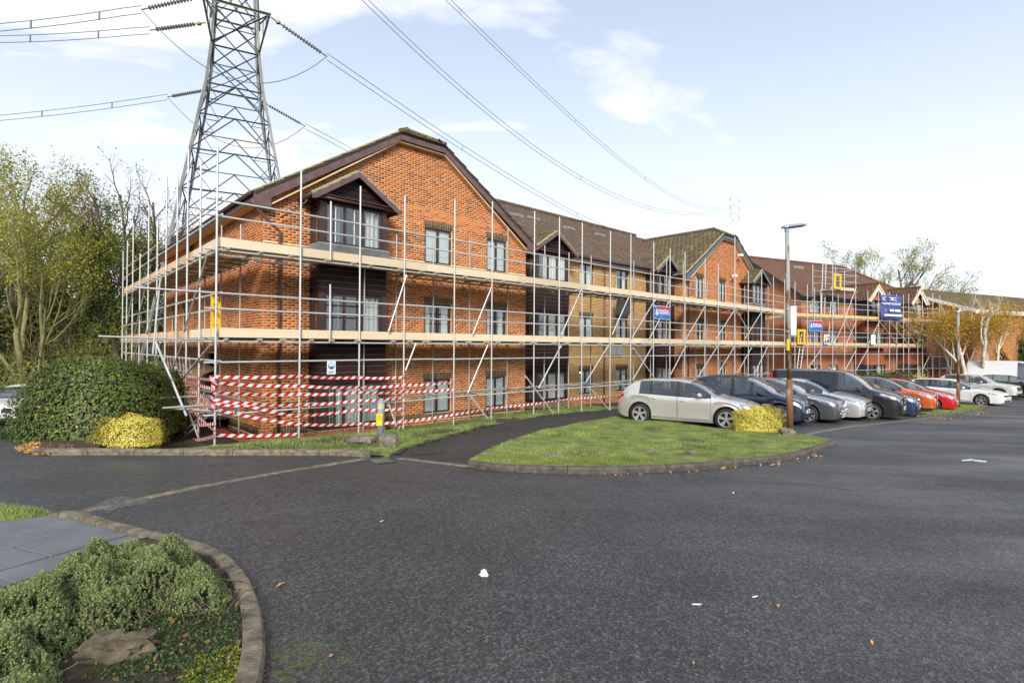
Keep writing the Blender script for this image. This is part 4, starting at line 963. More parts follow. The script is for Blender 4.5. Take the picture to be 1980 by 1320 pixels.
# ------------------------------------------------------------------ hazard tape
def tape(label, pts, wdt=0.078, sag=0.03, loc=(WX, WY, 0), rz=PHI, name='barrier_tape'):
    P = []
    for i in range(len(pts) - 1):
        a, b = Vector(pts[i]), Vector(pts[i + 1]); n = max(2, int((b - a).length / 0.12))
        for k in range(n):
            t = k / n; q = a.lerp(b, t); q.z -= sag * 4 * t * (1 - t); P.append(q)
    P.append(Vector(pts[-1])); V = []; F = []; UV = []; u = 0
    for i, q in enumerate(P):
        d = (P[min(i + 1, len(P) - 1)] - P[max(i - 1, 0)]).normalized(); sd_ = d.cross(Vector((0, 0, 1))); sd_ = sd_.normalized() if sd_.length > 1e-4 else Vector((1, 0, 0)); upv = sd_.cross(d).normalized()
        tw = 0.35 * math.sin(i * 0.21 + pts[0][2] * 9); upv = upv * math.cos(tw) + sd_ * math.sin(tw)
        V += [tuple(q - upv * wdt / 2), tuple(q + upv * wdt / 2)]
        if i: u += (q - P[i - 1]).length
        UV.append(u)
    uv = []
    for i in range(len(P) - 1):
        F.append((2 * i, 2 * i + 2, 2 * i + 3, 2 * i + 1)); uv += [(UV[i], 0), (UV[i + 1], 0), (UV[i + 1], -wdt), (UV[i], -wdt)]
    o = np_obj(name, V, F, 'tape', uv=uv); o.location = loc; o.rotation_euler = (0, 0, rz)
    return tag(o, label, 'barrier tape', 'red and white barrier tape on the scaffold')
TB = BO - 0.045
def on_front(px, py, b=TB):
    d = ray(px, py); n = np.array([-sP, cP, 0]); W_ = np.array([WX, WY, 0]); s = (b - (CAMP - W_).dot(n)) / d.dot(n); q = CAMP + d * s - W_
    return (float(q[0] * cP + q[1] * sP), b, float(q[2]))
def on_left(px, py, a=LO - 0.045):
    d = ray(px, py); n = np.array([cP, sP, 0]); W_ = np.array([WX, WY, 0]); s = (a - (CAMP - W_).dot(n)) / d.dot(n); q = CAMP + d * s - W_
    return (a, float(-q[0] * sP + q[1] * cP), float(q[2]))
TAPES = [('topmost red and white tape strip, from the corner post to the fourth post', [(410, 728), (574, 726.5), (692, 729.5), (781, 728.6)]),
         ('second red and white tape strip from the top, just below the topmost', [(420, 740), (574, 745.5), (692, 748), (780, 744), (876, 739)]),
         ('third red and white tape strip from the top, crossing the lace curtained window heads', [(410.6, 758), (576, 762), (692, 758), (780, 757), (876, 752)]),
         ('fourth red and white tape strip from the top, above the low ledger', [(410.6, 771), (476, 779.5), (574, 782), (692, 774), (784, 768)]),
         ('fifth red and white tape strip, dipping below the oval plaque then crossing the bay window', [(413.6, 779), (476, 783), (574, 804), (692, 791), (778, 790)]),
         ('sixth red and white tape strip, falling from the corner to the bay window sill', [(415, 791), (574, 819.7), (692, 819), (778, 814)]),
         ('lowest red and white tape strip by the red brick edging at the corner', [(420, 841), (576, 838.6)]),
         ('long red and white tape strip rising along the wall towards the silver hatchback', [(778, 815), (950, 788.6), (1100, 771), (1207, 762)])]
for lab, pts in TAPES: tape(lab, [on_front(*p) for p in pts])
tape('short red and white tape hanging down the fourth post', [on_front(780, 768), on_front(784, 790), on_front(779, 800), on_front(766, 846)], 0.06, 0.0)
tape('red and white tape wound up the near corner post', [on_front(411, 725), on_front(414, 745), on_front(411, 765), on_front(415, 792)], 0.14, 0.0)
LT = [('topmost tape strip on the left return beside the corner post', [(416, 734), (378, 729), (354, 723)]), ('second tape strip on the left return beside the corner post', [(416, 752), (378, 742), (354, 735)]),
      ('third tape strip on the left return, sloping down to the corner post', [(416, 782), (378, 758), (354, 755)]), ('tape strip on the left return sloping up from the low ledger', [(416, 786), (378, 782), (347, 797), (312, 820)]),
      ('double tape strip low on the left return between the last two posts', [(418, 818), (375, 821)]), ('lowest tape strip on the left return sagging to the dark hedge', [(418, 841), (378, 851), (330, 838), (312, 818)]),
      ('diagonal tape strip low on the left return', [(418, 835), (376, 797)])]
for lab, pts in LT: tape(lab, [on_left(*p) for p in pts], sag=0.02)
# ------------------------------------------------------------------ ground
def sheet(name, xs, ys, dz, m, keep=None, zf=None):
    X, Y = np.meshgrid(xs, ys); Z = np.vectorize(zf or G)(X, Y) + dz
    V = np.stack([X.ravel(), Y.ravel(), Z.ravel()], 1); nx, ny = len(xs), len(ys); F = []
    for j in range(ny - 1):
        for i in range(nx - 1):
            if keep and not keep((xs[i] + xs[i + 1]) / 2, (ys[j] + ys[j + 1]) / 2): continue
            a = j * nx + i; F.append((a, a + 1, a + nx + 1, a + nx))
    return tag(np_obj(name, V, F, m, smooth=True), kind='structure')
far = np.concatenate([np.linspace(-900, -80, 12), np.linspace(-70, 120, 39), np.linspace(140, 900, 12)])
fary = np.concatenate([np.linspace(-300, -15, 6), np.linspace(-10, 120, 53), np.linspace(140, 1400, 14)])
sheet('ground', far, fary, -0.5, 'field')
# (the road sheet follows once the ground beside the building is known)
def flat_poly(name, pts, dz, m, kind='structure', zf=None):
    from mathutils.geometry import tessellate_polygon
    P = [Vector((x, y, 0)) for x, y in pts]; T = tessellate_polygon([P])
    V = [(x, y, G(x, y) + dz + (zf(x, y) if zf else 0)) for x, y in pts]; me = bpy.data.meshes.new(name); F = []
    for t in T:
        a, b, c = [P[i] for i in t]; F.append(t if (b - a).cross(c - a).z > 0 else t[::-1])
    n = len(V); V += [(x, y, z - 0.14) for x, y, z in V]; F = list(F) + [(i, n + i, n + (i + 1) % n, (i + 1) % n) for i in range(n)]
    me.from_pydata(V, [], F); me.materials.append(MATS[m]); me.update()
    return tag(link(bpy.data.objects.new(name, me)), kind=kind)
GL = lambda L: [gp(*p) for p in L]
# raised kerbs are drawn along their road-side foot
k_near = smooth_line(GL([(60, 880), (110, 880.5), (204, 880), (364, 880.5), (520, 880.5), (640, 880.5), (715, 884)]), 8)
k_isl = smooth_line(GL([(905, 903), (960, 910), (1050, 915), (1135, 916.5), (1250, 914), (1355, 908), (1440, 900), (1510, 891), (1570, 878), (1617, 861)]), 8)
k_bed = smooth_line(GL([(498, 1370), (511, 1310), (514, 1250), (504, 1185), (478, 1125), (438, 1085), (385, 1062), (310, 1042), (215, 1018), (165, 1003), (126, 999)]), 8)
k_left = smooth_line(GL([(126, 999), (70, 988), (0, 979), (-120, 968)]), 6)
fl_line = smooth_line(GL([(126, 999), (250, 973), (400, 941), (560, 912), (650, 898), (716, 887)]), 8)
fl_path = smooth_line(GL([(766, 887), (800, 891), (850, 897), (905, 903)]), 6)
fl_park = smooth_line(GL([(1560, 842), (1600, 833), (1660, 824), (1740, 815), (1840, 804), (1905, 796)]), 6)
def resample(P, step):
    P = [np.array(p, float) for p in P]; out = [P[0]]; acc = 0.0
    for i in range(1, len(P)):
        a, b = P[i - 1], P[i]; L = np.linalg.norm(b - a)
        if L < 1e-9: continue
        d = (b - a) / L; t = step - acc
        while t < L: out.append(a + d * t); t += step
        acc = L - (t - step)
    if np.linalg.norm(out[-1] - P[-1]) > step * 0.25: out.append(P[-1])
    return out
def kerb(name, line, width, height, m, side=1, stone=0.9, top_in=0.02):
    """stones laid end to end; side = +1 puts the body on the left of the running direction"""
    par = bpy.data.objects.new(name, None); link(par); tag(par, kind='structure')
    fine = resample(line, stone / 4)
    for i in range(0, len(fine) - 1, 4):
        seg = fine[i:i + 5]
        if len(seg) < 2: continue
        V = []; F = []; hj = height + random.uniform(-0.006, 0.006)
        for k, p in enumerate(seg):
            j = i + k; d = fine[min(j + 1, len(fine) - 1)] - fine[max(j - 1, 0)]; d = d / np.linalg.norm(d); nrm = np.array([-d[1], d[0]]) * side
            q = p + d * (0.005 if k == 0 else -0.005 if k == len(seg) - 1 else 0)
            z = G(*q)
            for (o, h) in ((0.0, -0.1), (0.004, hj - 0.035), (0.022, hj - 0.006), (0.045, hj), (width, hj), (width, -0.1)):
                w_ = q + nrm * o; V.append((w_[0], w_[1], z + h))
        c = 6
        for k in range(len(seg) - 1):
            for o in range(c - 1):
                a = k * c + o; F.append((a, a + 1, a + c + 1, a + c) if side < 0 else (a, a + c, a + c + 1, a + 1))
        for k in (0, len(seg) - 1):
            F.append(tuple(k * c + o for o in range(c)))
        me = bpy.data.meshes.new('kerb_stone'); me.from_pydata(V, [], F); me.materials.append(MATS[m]); me.update()
        link(bpy.data.objects.new('kerb_stone', me), par)
    return par
kerb('kerb_by_building', k_near, 0.14, 0.11, 'kerb_concrete', 1)
kerb('kerb_of_lawn', k_isl, 0.14, 0.11, 'kerb_dark', 1, stone=0.92)
kerb('kerb_of_bed', k_bed, 0.135, 0.09, 'kerb_concrete', 1, stone=0.75)
kerb('kerb_of_paving', k_left, 0.13, 0.05, 'kerb_concrete', 1)
kerb('flush_kerb', fl_line, 0.14, 0.012, 'kerb_concrete', 1)
kerb('flush_kerb_at_path', fl_path, 0.14, 0.012, 'kerb_concrete', 1)
kerb('flush_kerb_of_parking', fl_park, 0.14, 0.012, 'kerb_concrete', 1)
# lawns
isl_path = GL([(905, 899), (935, 880), (985, 858), (1050, 838), (1120, 822), (1200, 809)])
isl_back = GL([(1212, 809), (1330, 826), (1420, 836), (1500, 842), (1560, 846), (1600, 853)])
off = 0.13
def inset(line, d, side=1):
    L = [np.array(p, float) for p in line]; R = []
    for i, p in enumerate(L):
        t = L[min(i + 1, len(L) - 1)] - L[max(i - 1, 0)]; t /= np.linalg.norm(t); R.append(tuple(p + np.array([-t[1], t[0]]) * d * side))
    return R
lawn_poly = inset(k_isl, off) + isl_back[::-1] + isl_path[::-1]
flat_poly('lawn', lawn_poly, 0.085, 'turf')
strip_edge = GL([(752, 884), (785, 868), (870, 843), (985, 815), (1060, 803), (1130, 797), (1206, 790)])
wallfoot = [l2w(14.2, 1.2), l2w(13.8, 0.6), l2w(11.2, 0.6), l2w(10.3, 0.6), l2w(10.2, -0.1), l2w(3.6, -0.1), l2w(-0.3, -0.1), l2w(-0.2, 3.5), l2w(-2.0, 3.5), l2w(-3.2, 1.0)]
soil_strip = inset(k_near, off)[14:] + strip_edge + wallfoot
def dip(x, y):
    """the ground falls a little towards the foot of the near building"""
    a = (x - WX) * cP + (y - WY) * sP; b = -(x - WX) * sP + (y - WY) * cP
    return -0.26 * ss((b + 3.3) / 1.5) * (1 - ss((a - 6.0) / 3.0))
def zone_mesh(name, poly, dz, m, res=0.25, zf=None):
    P = np.array(poly); xs = np.arange(P[:, 0].min() - res, P[:, 0].max() + res, res); ys = np.arange(P[:, 1].min() - res, P[:, 1].max() + res, res); id_ = {}; V = []; F = []
    def vid(i, j):
        if (i, j) not in id_: x, y = xs[i], ys[j]; id_[i, j] = len(V); V.append((x, y, G(x, y) + dz + dip(x, y)))
        return id_[i, j]
    for j in range(len(ys) - 1):
        for i in range(len(xs) - 1):
            if in_poly(xs[i] + res / 2, ys[j] + res / 2, poly): F.append((vid(i, j), vid(i + 1, j), vid(i + 1, j + 1), vid(i, j + 1)))
    return tag(np_obj(name, V, F, m, smooth=True), kind='structure')
zone_mesh('soil_strip', soil_strip, 0.03, 'soil')
near_lawn = inset(k_near, off)[18:] + strip_edge + [l2w(14.2, 0.9), l2w(10.6, -0.4), l2w(3.7, -0.6), l2w(3.4, -0.98), l2w(-0.6, -1.05), l2w(-1.55, -1.5)] + GL([(330, 857), (300, 862)])
flat_poly('lawn_strip', near_lawn, 0.065, 'turf', zf=dip)
cut = inset(k_near, 0.25)[12:] + [l2w(6.5, -2.6), l2w(8, -1.2), l2w(8, 3), l2w(-2.5, 3.0), l2w(-3.0, 0.5)]
sheet('road', np.arange(-34, 74, 0.5), np.arange(-6, 62, 0.5), 0.0, 'asphalt', keep=lambda x, y: not (x < -12 and y > 26) and not in_poly(x, y, cut))
path_poly = strip_edge + [gp(1300, 800)] + isl_path[::-1] + inset(fl_path, 0.14)[::-1]
flat_poly('path', path_poly, 0.012, 'asphalt_path')
bedL = GL([(60, 880), (40, 862), (90, 850), (200, 845)])
shrub_bed = inset(k_near, off)[:15] + [l2w(-3.2, 1.0), gp(235, 835), gp(90, 842)]
flat_poly('shrub_bed', shrub_bed, 0.05, 'soil')
bed_in = inset(k_bed, 0.13)
slab_edge = GL([(126, 1004), (140, 1012), (300, 1049)])
bed_poly = bed_in[:62] + [gp(300, 1049), gp(240, 1062), gp(90, 1120), gp(0, 1150), gp(-200, 1240), gp(-300, 1500), gp(400, 1500)]
flat_poly('planting_bed', bed_poly, 0.06, 'soil')
flat_poly('tarmac_patch', GL([(148, 989), (230, 958), (295, 967), (285, 972), (215, 985)]), 0.004, 'asphalt_patch')
# paving slabs
pv = bpy.data.objects.new('paving', None); link(pv); tag(pv, kind='structure')
base_pv = GL([(126, 1006), (215, 1024), (300, 1049), (240, 1066), (90, 1124), (-30, 1165), (-250, 1230), (-320, 1060), (-120, 1010), (0, 1006)])
o_ = np.array(gp(96, 1003)); ed = np.array(gp(300, 1046)) - o_; ed /= np.linalg.norm(ed); en = np.array([ed[1], -ed[0]])
flat_poly('paving_base', base_pv, 0.030, 'turf')
slab_zone = inset(k_bed, 0.13)[48:] + inset(k_left, 0.12) + [gp(-500, 1010), gp(-500, 1500), gp(420, 1500)]
def slab(i, j, L=0.75, Wd=0.58):
    a = -0.25 + i * Wd + 0.0; b = -3.0 + j * L + (0.3 if i % 2 else 0)
    q = []
    for (s, t) in ((0.013, 0.011), (Wd - 0.013, 0.011), (Wd - 0.013, L - 0.011), (0.013, L - 0.011)):
        p = o_ + ed * (a + s) + np.array([-ed[1], ed[0]]) * (b + t); q.append((p[0], p[1], G(*p)))
    cx_, cy_ = sum(p[0] for p in q) / 4, sum(p[1] for p in q) / 4
    if not in_poly(cx_, cy_, slab_zone) and not any(in_poly(p[0], p[1], slab_zone) for p in q): return
    A_, B_ = np.array(gp(126, 1003.5)), np.array(gp(330, 1051)); nn_ = np.array([-(B_ - A_)[1], (B_ - A_)[0]]); nn_ = nn_ if nn_ @ (np.array(gp(60, 1060)) - A_) > 0 else -nn_; r_ = []
    for k in range(4):
        a, b = np.array(q[k]), np.array(q[(k + 1) % 4]); da, db = (a[:2] - A_) @ nn_, (b[:2] - A_) @ nn_
        if da >= 0: r_.append(tuple(a))
        if da * db < 0: r_.append(tuple(a + (b - a) * da / (da - db)))
    q = r_
    if len(q) < 3: return
    h = 0.045 + random.uniform(-0.004, 0.004); mb = MB(); mb.prism([(x, y, z + h - 0.04) for x, y, z in q], (0, 0, 0.04)); s_ = mb.obj('paving_slab', 'slab', pv); bevel(s_, 0.005, 1)
for i in range(-4, 5):
    for j in range(-1, 7): slab(i, j)
tuft = GL([(0, 983), (70, 991), (108, 1000), (60, 1008), (0, 1016), (-80, 1012), (-60, 980)])
flat_poly('verge_grass', tuft, 0.05, 'turf')
# second small island with the far lamp
isl2 = GL([(1772, 801), (1800, 797), (1822, 788), (1870, 784), (1908, 786), (1895, 794), (1850, 802), (1800, 806)])
flat_poly('lawn_by_far_lamp', isl2, 0.08, 'turf')
kerb('kerb_by_far_lamp', GL([(1772, 806), (1800, 807), (1852, 803), (1897, 795), (1910, 786)]), 0.14, 0.10, 'kerb_dark', 1)
# grass blades
def blades(name, poly, dens, h, m='grass', dz=0.08, w_=0.006, seed=1, par=None, patch=True, name_dip=False):
    r = np.random.default_rng(seed); P = np.array(poly)
    x0, y0 = P.min(0); x1, y1 = P.max(0); n = int((x1 - x0) * (y1 - y0) * dens)
    X = r.uniform(x0, x1, n); Y = r.uniform(y0, y1, n); k = in_poly_np(X, Y, poly); X, Y = X[k], Y[k]
    if patch:
        f = 0.5 + 0.5 * np.sin(X * 2.1 + 1.3 * np.sin(Y * 1.7)) * np.sin(Y * 2.6 + np.sin(X * 1.1)); k = r.uniform(0, 1, len(X)) < 0.45 + 0.55 * f; X, Y = X[k], Y[k]
    n = len(X); Z = -(0.013 * X + 0.036 * Y) + dz + (np.array([dip(a_, b_) for a_, b_ in zip(X, Y)]) if name_dip else 0)
    hh = r.uniform(0.5, 1.3, n) * h * (0.75 + 0.5 * np.sin(X * 1.3) * np.sin(Y * 1.9)); a = r.uniform(0, 2 * np.pi, n); ln = r.uniform(0.1, 0.75, n) * hh; b = a + r.uniform(-1, 1, n)
    ww = w_ * r.uniform(0.6, 1.4, n)
    V = np.empty((n, 3, 3)); V[:, 0] = np.stack([X - np.cos(a) * ww, Y - np.sin(a) * ww, Z - 0.01], 1); V[:, 1] = np.stack([X + np.cos(a) * ww, Y + np.sin(a) * ww, Z - 0.01], 1)
    V[:, 2] = np.stack([X + np.cos(b) * ln, Y + np.sin(b) * ln, Z + hh], 1)
    return np_obj(name, V.reshape(-1, 3), np.arange(3 * n).reshape(-1, 3), m, par)
tag(blades('grass', lawn_poly, 2300, 0.06, seed=2), 'short bright green grass of the rounded lawn in front of the cars', 'grass', kind='stuff')
tag(blades('grass', near_lawn, 1500, 0.06, seed=3, dz=0.065, name_dip=True), 'narrow strip of grass at the foot of the near building', 'grass', kind='stuff')
tag(blades('grass', tuft, 4000, 0.05, seed=4, dz=0.045), 'patch of mossy grass beside the paving slabs', 'grass', kind='stuff')
tag(blades('grass', isl2, 700, 0.06, seed=5, w_=0.009), 'grass of the small island at the far lamp', 'grass', kind='stuff')
# drain, manholes
def plate(name, label, cat, quad, dz, m, th=0.012):
    q = GL(quad); mb = MB(); mb.prism([(x, y, G(x, y) + dz) for x, y in q], (0, 0, th)); return tag(mb.obj(name, m), label, cat)
mat('iron', (0.055, 0.05, 0.045), 0.6, metal=0.4, noise=0.4, nscale=12, bump=0.5, bscale=50); mat('iron_pale', (0.14, 0.135, 0.12), 0.7, noise=0.4, nscale=12, bump=0.5, bscale=50)
q = [np.array(p) for p in GL([(712, 889.5), (730, 897.5), (766, 894.5), (748, 886)])]
dr_ = thing('drain_grate', 'rusty slotted drain grate set in the road by the dropped kerb', 'drain grate', (q[0][0], q[0][1], G(*q[0])))
dk_sheet = MB(); dk_sheet.prism([(p[0] - q[0][0], p[1] - q[0][1], G(*p) - G(*q[0]) + 0.003) for p in q], (0, 0, 0.003)); dk_sheet.obj('dark_sheet', 'black_trim', dr_)  # flat black sheet stands in for the dark hollow below the bars
for i in range(10):
    t0, t1 = i / 10 + 0.0, i / 10 + 0.055
    A = [q[0] + (q[3] - q[0]) * 0, q[1]]
    pts = []
    for t in (t0, t1): pts.append(q[0] * (1 - t) + q[3] * t)
    for t in (t1, t0): pts.append(q[1] * (1 - t) + q[2] * t)
    mb = MB(); mb.prism([(p[0] - q[0][0], p[1] - q[0][1], G(*p) - G(*q[0]) + 0.007) for p in pts], (0, 0, 0.012)); mb.obj('bar', 'iron_pale', dr_)
for (a, b) in ((0, 3), (1, 2)):
    e = (q[b] - q[a]); n_ = np.array([-e[1], e[0]]); n_ /= np.linalg.norm(n_); n_ *= 0.03
    mb = MB(); mb.prism([(p[0] - q[0][0], p[1] - q[0][1], G(*p) - G(*q[0]) + 0.006) for p in (q[a], q[b], q[b] + n_, q[a] + n_)], (0, 0, 0.016)); mb.obj('frame', 'iron', dr_)
plate('manhole_cover', 'rectangular concrete-filled cover on the dark footpath', 'manhole cover', [(796, 875), (850, 866), (860, 876), (800, 882)], 0.016, 'iron')
plate('manhole_cover', 'flat cover in the grass strip beside the footpath', 'manhole cover', [(790, 846), (850, 838), (866, 840), (802, 850)], 0.065, 'iron')
def round_cover(px, py, r, label):
    x, y = gp(px, py); o = thing('manhole_cover', label, 'manhole cover', (x, y, G(x, y) + 0.085))
    b = MB(); b.lathe([(0, 0.02), (r * 0.86, 0.02), (r * 0.88, 0.012), (r * 0.90, 0.02), (r, 0.02), (r, -0.03), (0, -0.03)][::-1], 28); b.obj('cover', 'iron', o)
    return o
round_cover(1336, 860, 0.33, 'round dark manhole cover near the kerb in the lawn'); round_cover(1262, 835, 0.27, 'round brown manhole cover in the lawn behind the other one')
mat('tar', (0.022, 0.022, 0.023), 0.45)
for i, (pts, wd) in enumerate([([(1615, 862), (1680, 864), (1760, 870), (1850, 876), (1990, 884)], 0.035), ([(1300, 925), (1420, 930), (1560, 936), (1650, 948)], 0.02), ([(1700, 905), (1790, 918), (1880, 940), (1960, 975)], 0.02)]):
    ln = smooth_line(GL(pts), 10); tag(flat_poly('tar_seam', inset(ln, wd) + inset(ln, -wd)[::-1], 0.003, 'tar'), kind='structure')
# white worn paint on the road, scraps and leaves
mat('road_paint', (0.55, 0.56, 0.58), 0.8, noise=0.4, nscale=14)
for i, qd in enumerate(([(1858, 889), (1880, 887), (1883, 889.5), (1861, 891)], [(1884, 888), (1908, 891), (1906, 893.5), (1882, 890.5)])):
    tag(flat_poly('road_marking', GL(qd), 0.004, 'road_paint'), kind='structure')
# ------------------------------------------------------------------ far building with its own scaffold
def brick_tex(name, c1, c2, mortar, sc=1.0):
    m = bpy.data.materials.new(name); m.use_nodes = True; t = m.node_tree; b = t.nodes['Principled BSDF']; b.inputs['Roughness'].default_value = 0.9
    tcn = N(t, 'ShaderNodeTexCoord'); sp = N(t, 'ShaderNodeSeparateXYZ'); t.links.new(tcn.outputs['Object'], sp.inputs[0])
    ad = N(t, 'ShaderNodeMath', operation='ADD'); t.links.new(sp.outputs[0], ad.inputs[0]); t.links.new(sp.outputs[1], ad.inputs[1])
    cb = N(t, 'ShaderNodeCombineXYZ'); t.links.new(ad.outputs[0], cb.inputs[0]); t.links.new(sp.outputs[2], cb.inputs[1])
    br = N(t, 'ShaderNodeTexBrick'); br.inputs['Scale'].default_value = 1.0; br.inputs['Brick Width'].default_value = 0.225; br.inputs['Row Height'].default_value = 0.075; br.inputs['Mortar Size'].default_value = 0.006
    br.inputs['Color1'].default_value = (*c1, 1); br.inputs['Color2'].default_value = (*c2, 1); br.inputs['Mortar'].default_value = (*mortar, 1)
    t.links.new(cb.outputs[0], br.inputs['Vector'])
    n1 = N(t, 'ShaderNodeTexNoise'); n1.inputs['Scale'].default_value = 0.8; n1.inputs['Detail'].default_value = 6; t.links.new(tcn.outputs['Object'], n1.inputs['Vector'])
    mr = N(t, 'ShaderNodeMapRange'); mr.inputs['From Min'].default_value = 0.3; mr.inputs['From Max'].default_value = 0.7; mr.inputs['To Min'].default_value = 0.8; mr.inputs['To Max'].default_value = 1.2; t.links.new(n1.outputs['Fac'], mr.inputs['Value'])
    mu = N(t, 'ShaderNodeMixRGB', blend_type='MULTIPLY'); mu.inputs['Fac'].default_value = 1; t.links.new(br.outputs['Color'], mu.inputs['Color1']); t.links.new(mr.outputs[0], mu.inputs['Color2']); t.links.new(mu.outputs[0], b.inputs['Base Color'])
    bp = N(t, 'ShaderNodeBump'); bp.inputs['Strength'].default_value = 0.5; bp.inputs['Distance'].default_value = 0.01; bp.invert = True; t.links.new(br.outputs['Fac'], bp.inputs['Height']); t.links.new(bp.outputs[0], b.inputs['Normal'])
    MATS[name] = m
brick_tex('brick_far', (0.46, 0.14, 0.05), (0.36, 0.10, 0.04), (0.50, 0.32, 0.20))
brick_tex('brick_far_orange', (0.48, 0.17, 0.06), (0.38, 0.13, 0.05), (0.50, 0.32, 0.20))
PHI2 = math.radians(25.0); OX2, OY2 = 22.6, 41.5
c2, s2 = math.cos(PHI2), math.sin(PHI2)
def l2w2(a, b): return (OX2 + a * c2 - b * s2, OY2 + a * s2 + b * c2)
B2 = thing('brick_house_block', 'far red brick block with tile-hung gables and brown hipped roof behind a second scaffold', 'building', (OX2, OY2, 0), PHI2)
def plain_wall(par, ax, p, s0, s1, z0, z1, ops, m):
    M = mapper(ax, p); mb = MB()
    ss_ = sorted({s0, s1} | {v for o in ops for v in o[:2]}); zs_ = sorted({z0, z1} | {v for o in ops for v in o[2:4]})
    for i in range(len(ss_) - 1):
        for j in range(len(zs_) - 1):
            cs, cz = (ss_[i] + ss_[i + 1]) / 2, (zs_[j] + zs_[j + 1]) / 2
            if any(o[0] < cs < o[1] and o[2] < cz < o[3] for o in ops): continue
            mbox(mb, M, ss_[i], ss_[i + 1], 0, 0.25, zs_[j], zs_[j + 1])
    return mb.obj('wall', m, par)
FW = [(0.97, 2.27), (3.2, 4.4), (9.6, 10.8), (14.9, 15.7)]
ops = []
for (a, b) in FW: ops += [(a, b, 4.6, 5.86), (a, b, 1.95, 3.2), (a, b, -0.7, 0.5)]
plain_wall(B2, 'f', 0, 0, 16.8, -3.2, 6.0, ops, 'brick_far')
for (a, b) in FW:
    for (z0, z1, f) in ((4.6, 5.86, 'curtain'), (1.95, 3.2, 'drapes'), (-0.7, 0.5, 'drapes')): window(B2, 'f', 0, a, b, z0, z1, fill=f)
lw = plain_wall(B2, 'l', 0, 0.25, 10.0, -3.2, 6.0, [], 'brick_far_orange')
g_ = MB(); g_.prism([(0.02, 0, 6.0), (0.02, 10, 6.0), (0.02, 5, 9.4)], (0.2, 0, 0)); g_.obj('gable_wall', 'brick_far_orange', B2)
rw = MB(); rw.box(16.55, 16.8, 0.25, 10, -3.2, 6.0); rw.box(0.3, 16.5, 9.8, 10.0, -3.2, 6.0); rw.obj('rear_wall', 'brick_far', B2)
P2 = 0.70; e2 = 0.4
zr2 = 6.0 + (5 + e2) * P2 - 0.1; Ls2 = math.hypot(5 + e2, (5 + e2) * P2)
roof_slope(B2, (-0.3, -e2, 5.86), (1, 0, 0), (0, 1, P2), 17.6, Ls2, [(0, 0), (17.5, 0), (12.8, Ls2), (0, Ls2)], m='roof_tile_red', gauge=0.30, tw=0.33)
roof_slope(B2, (17.2, -e2, 5.86), (0, 1, 0), (-1, 0, (zr2 - 5.86) / 4.7), 10.8, math.hypot(4.7, zr2 - 5.86), [(0, 0), (10.8, 0), (5.4, math.hypot(4.7, zr2 - 5.86))], m='roof_tile_red', gauge=0.30, tw=0.33)
bk = MB(); bk.prism([(-0.3, 5, zr2), (-0.3, 10.4, 5.86), (-0.3, 10.4, 5.76), (-0.3, 5, zr2 - 0.1)], (12.8, 0, 0)); bk.obj('roof', 'roof_felt', B2)
ridge_tiles(B2, (-0.3, 5, zr2 + 0.02), (12.5, 5, zr2 + 0.02), 0.13, 'roof_tile_red'); ridge_tiles(B2, (17.2, -e2, 5.9), (12.5, 5, zr2 + 0.02), 0.11, 'roof_tile_red')
b = MB(); b.prism([(-0.34, -e2, 5.80), (-0.34, 5, zr2 - 0.04), (-0.34, 5, zr2 - 0.28), (-0.34, -e2, 5.58)], (0.04, 0, 0)); b.prism([(-0.34, 10.4, 5.80), (-0.34, 5, zr2 - 0.04), (-0.34, 5, zr2 - 0.28), (-0.34, 10.4, 5.58)], (0.04, 0, 0)); b.obj('bargeboard', 'black_trim', B2)
b = MB(); b.box(-0.3, 17.2, -0.42, -0.38, 5.66, 5.86); b.box(-0.3, 17.2, -0.38, 0.0, 5.66, 5.69); b.obj('fascia', 'black_trim', B2)
b = MB(); b.tube([(-0.3, -0.48, 5.83), (17.2, -0.48, 5.83)], 0.06, 8); b.obj('gutter', 'black_trim', B2, smooth=True)
for i, x in enumerate((4.3, 4.75, 5.2)):
    b = MB(); y = 3.9; b.box(x, x + 0.4, y, y + 0.3, 5.86 + (y + e2) * P2 + 0.03, 5.86 + (y + e2) * P2 + 0.24); b.obj('roof_vent', 'lead', B2)
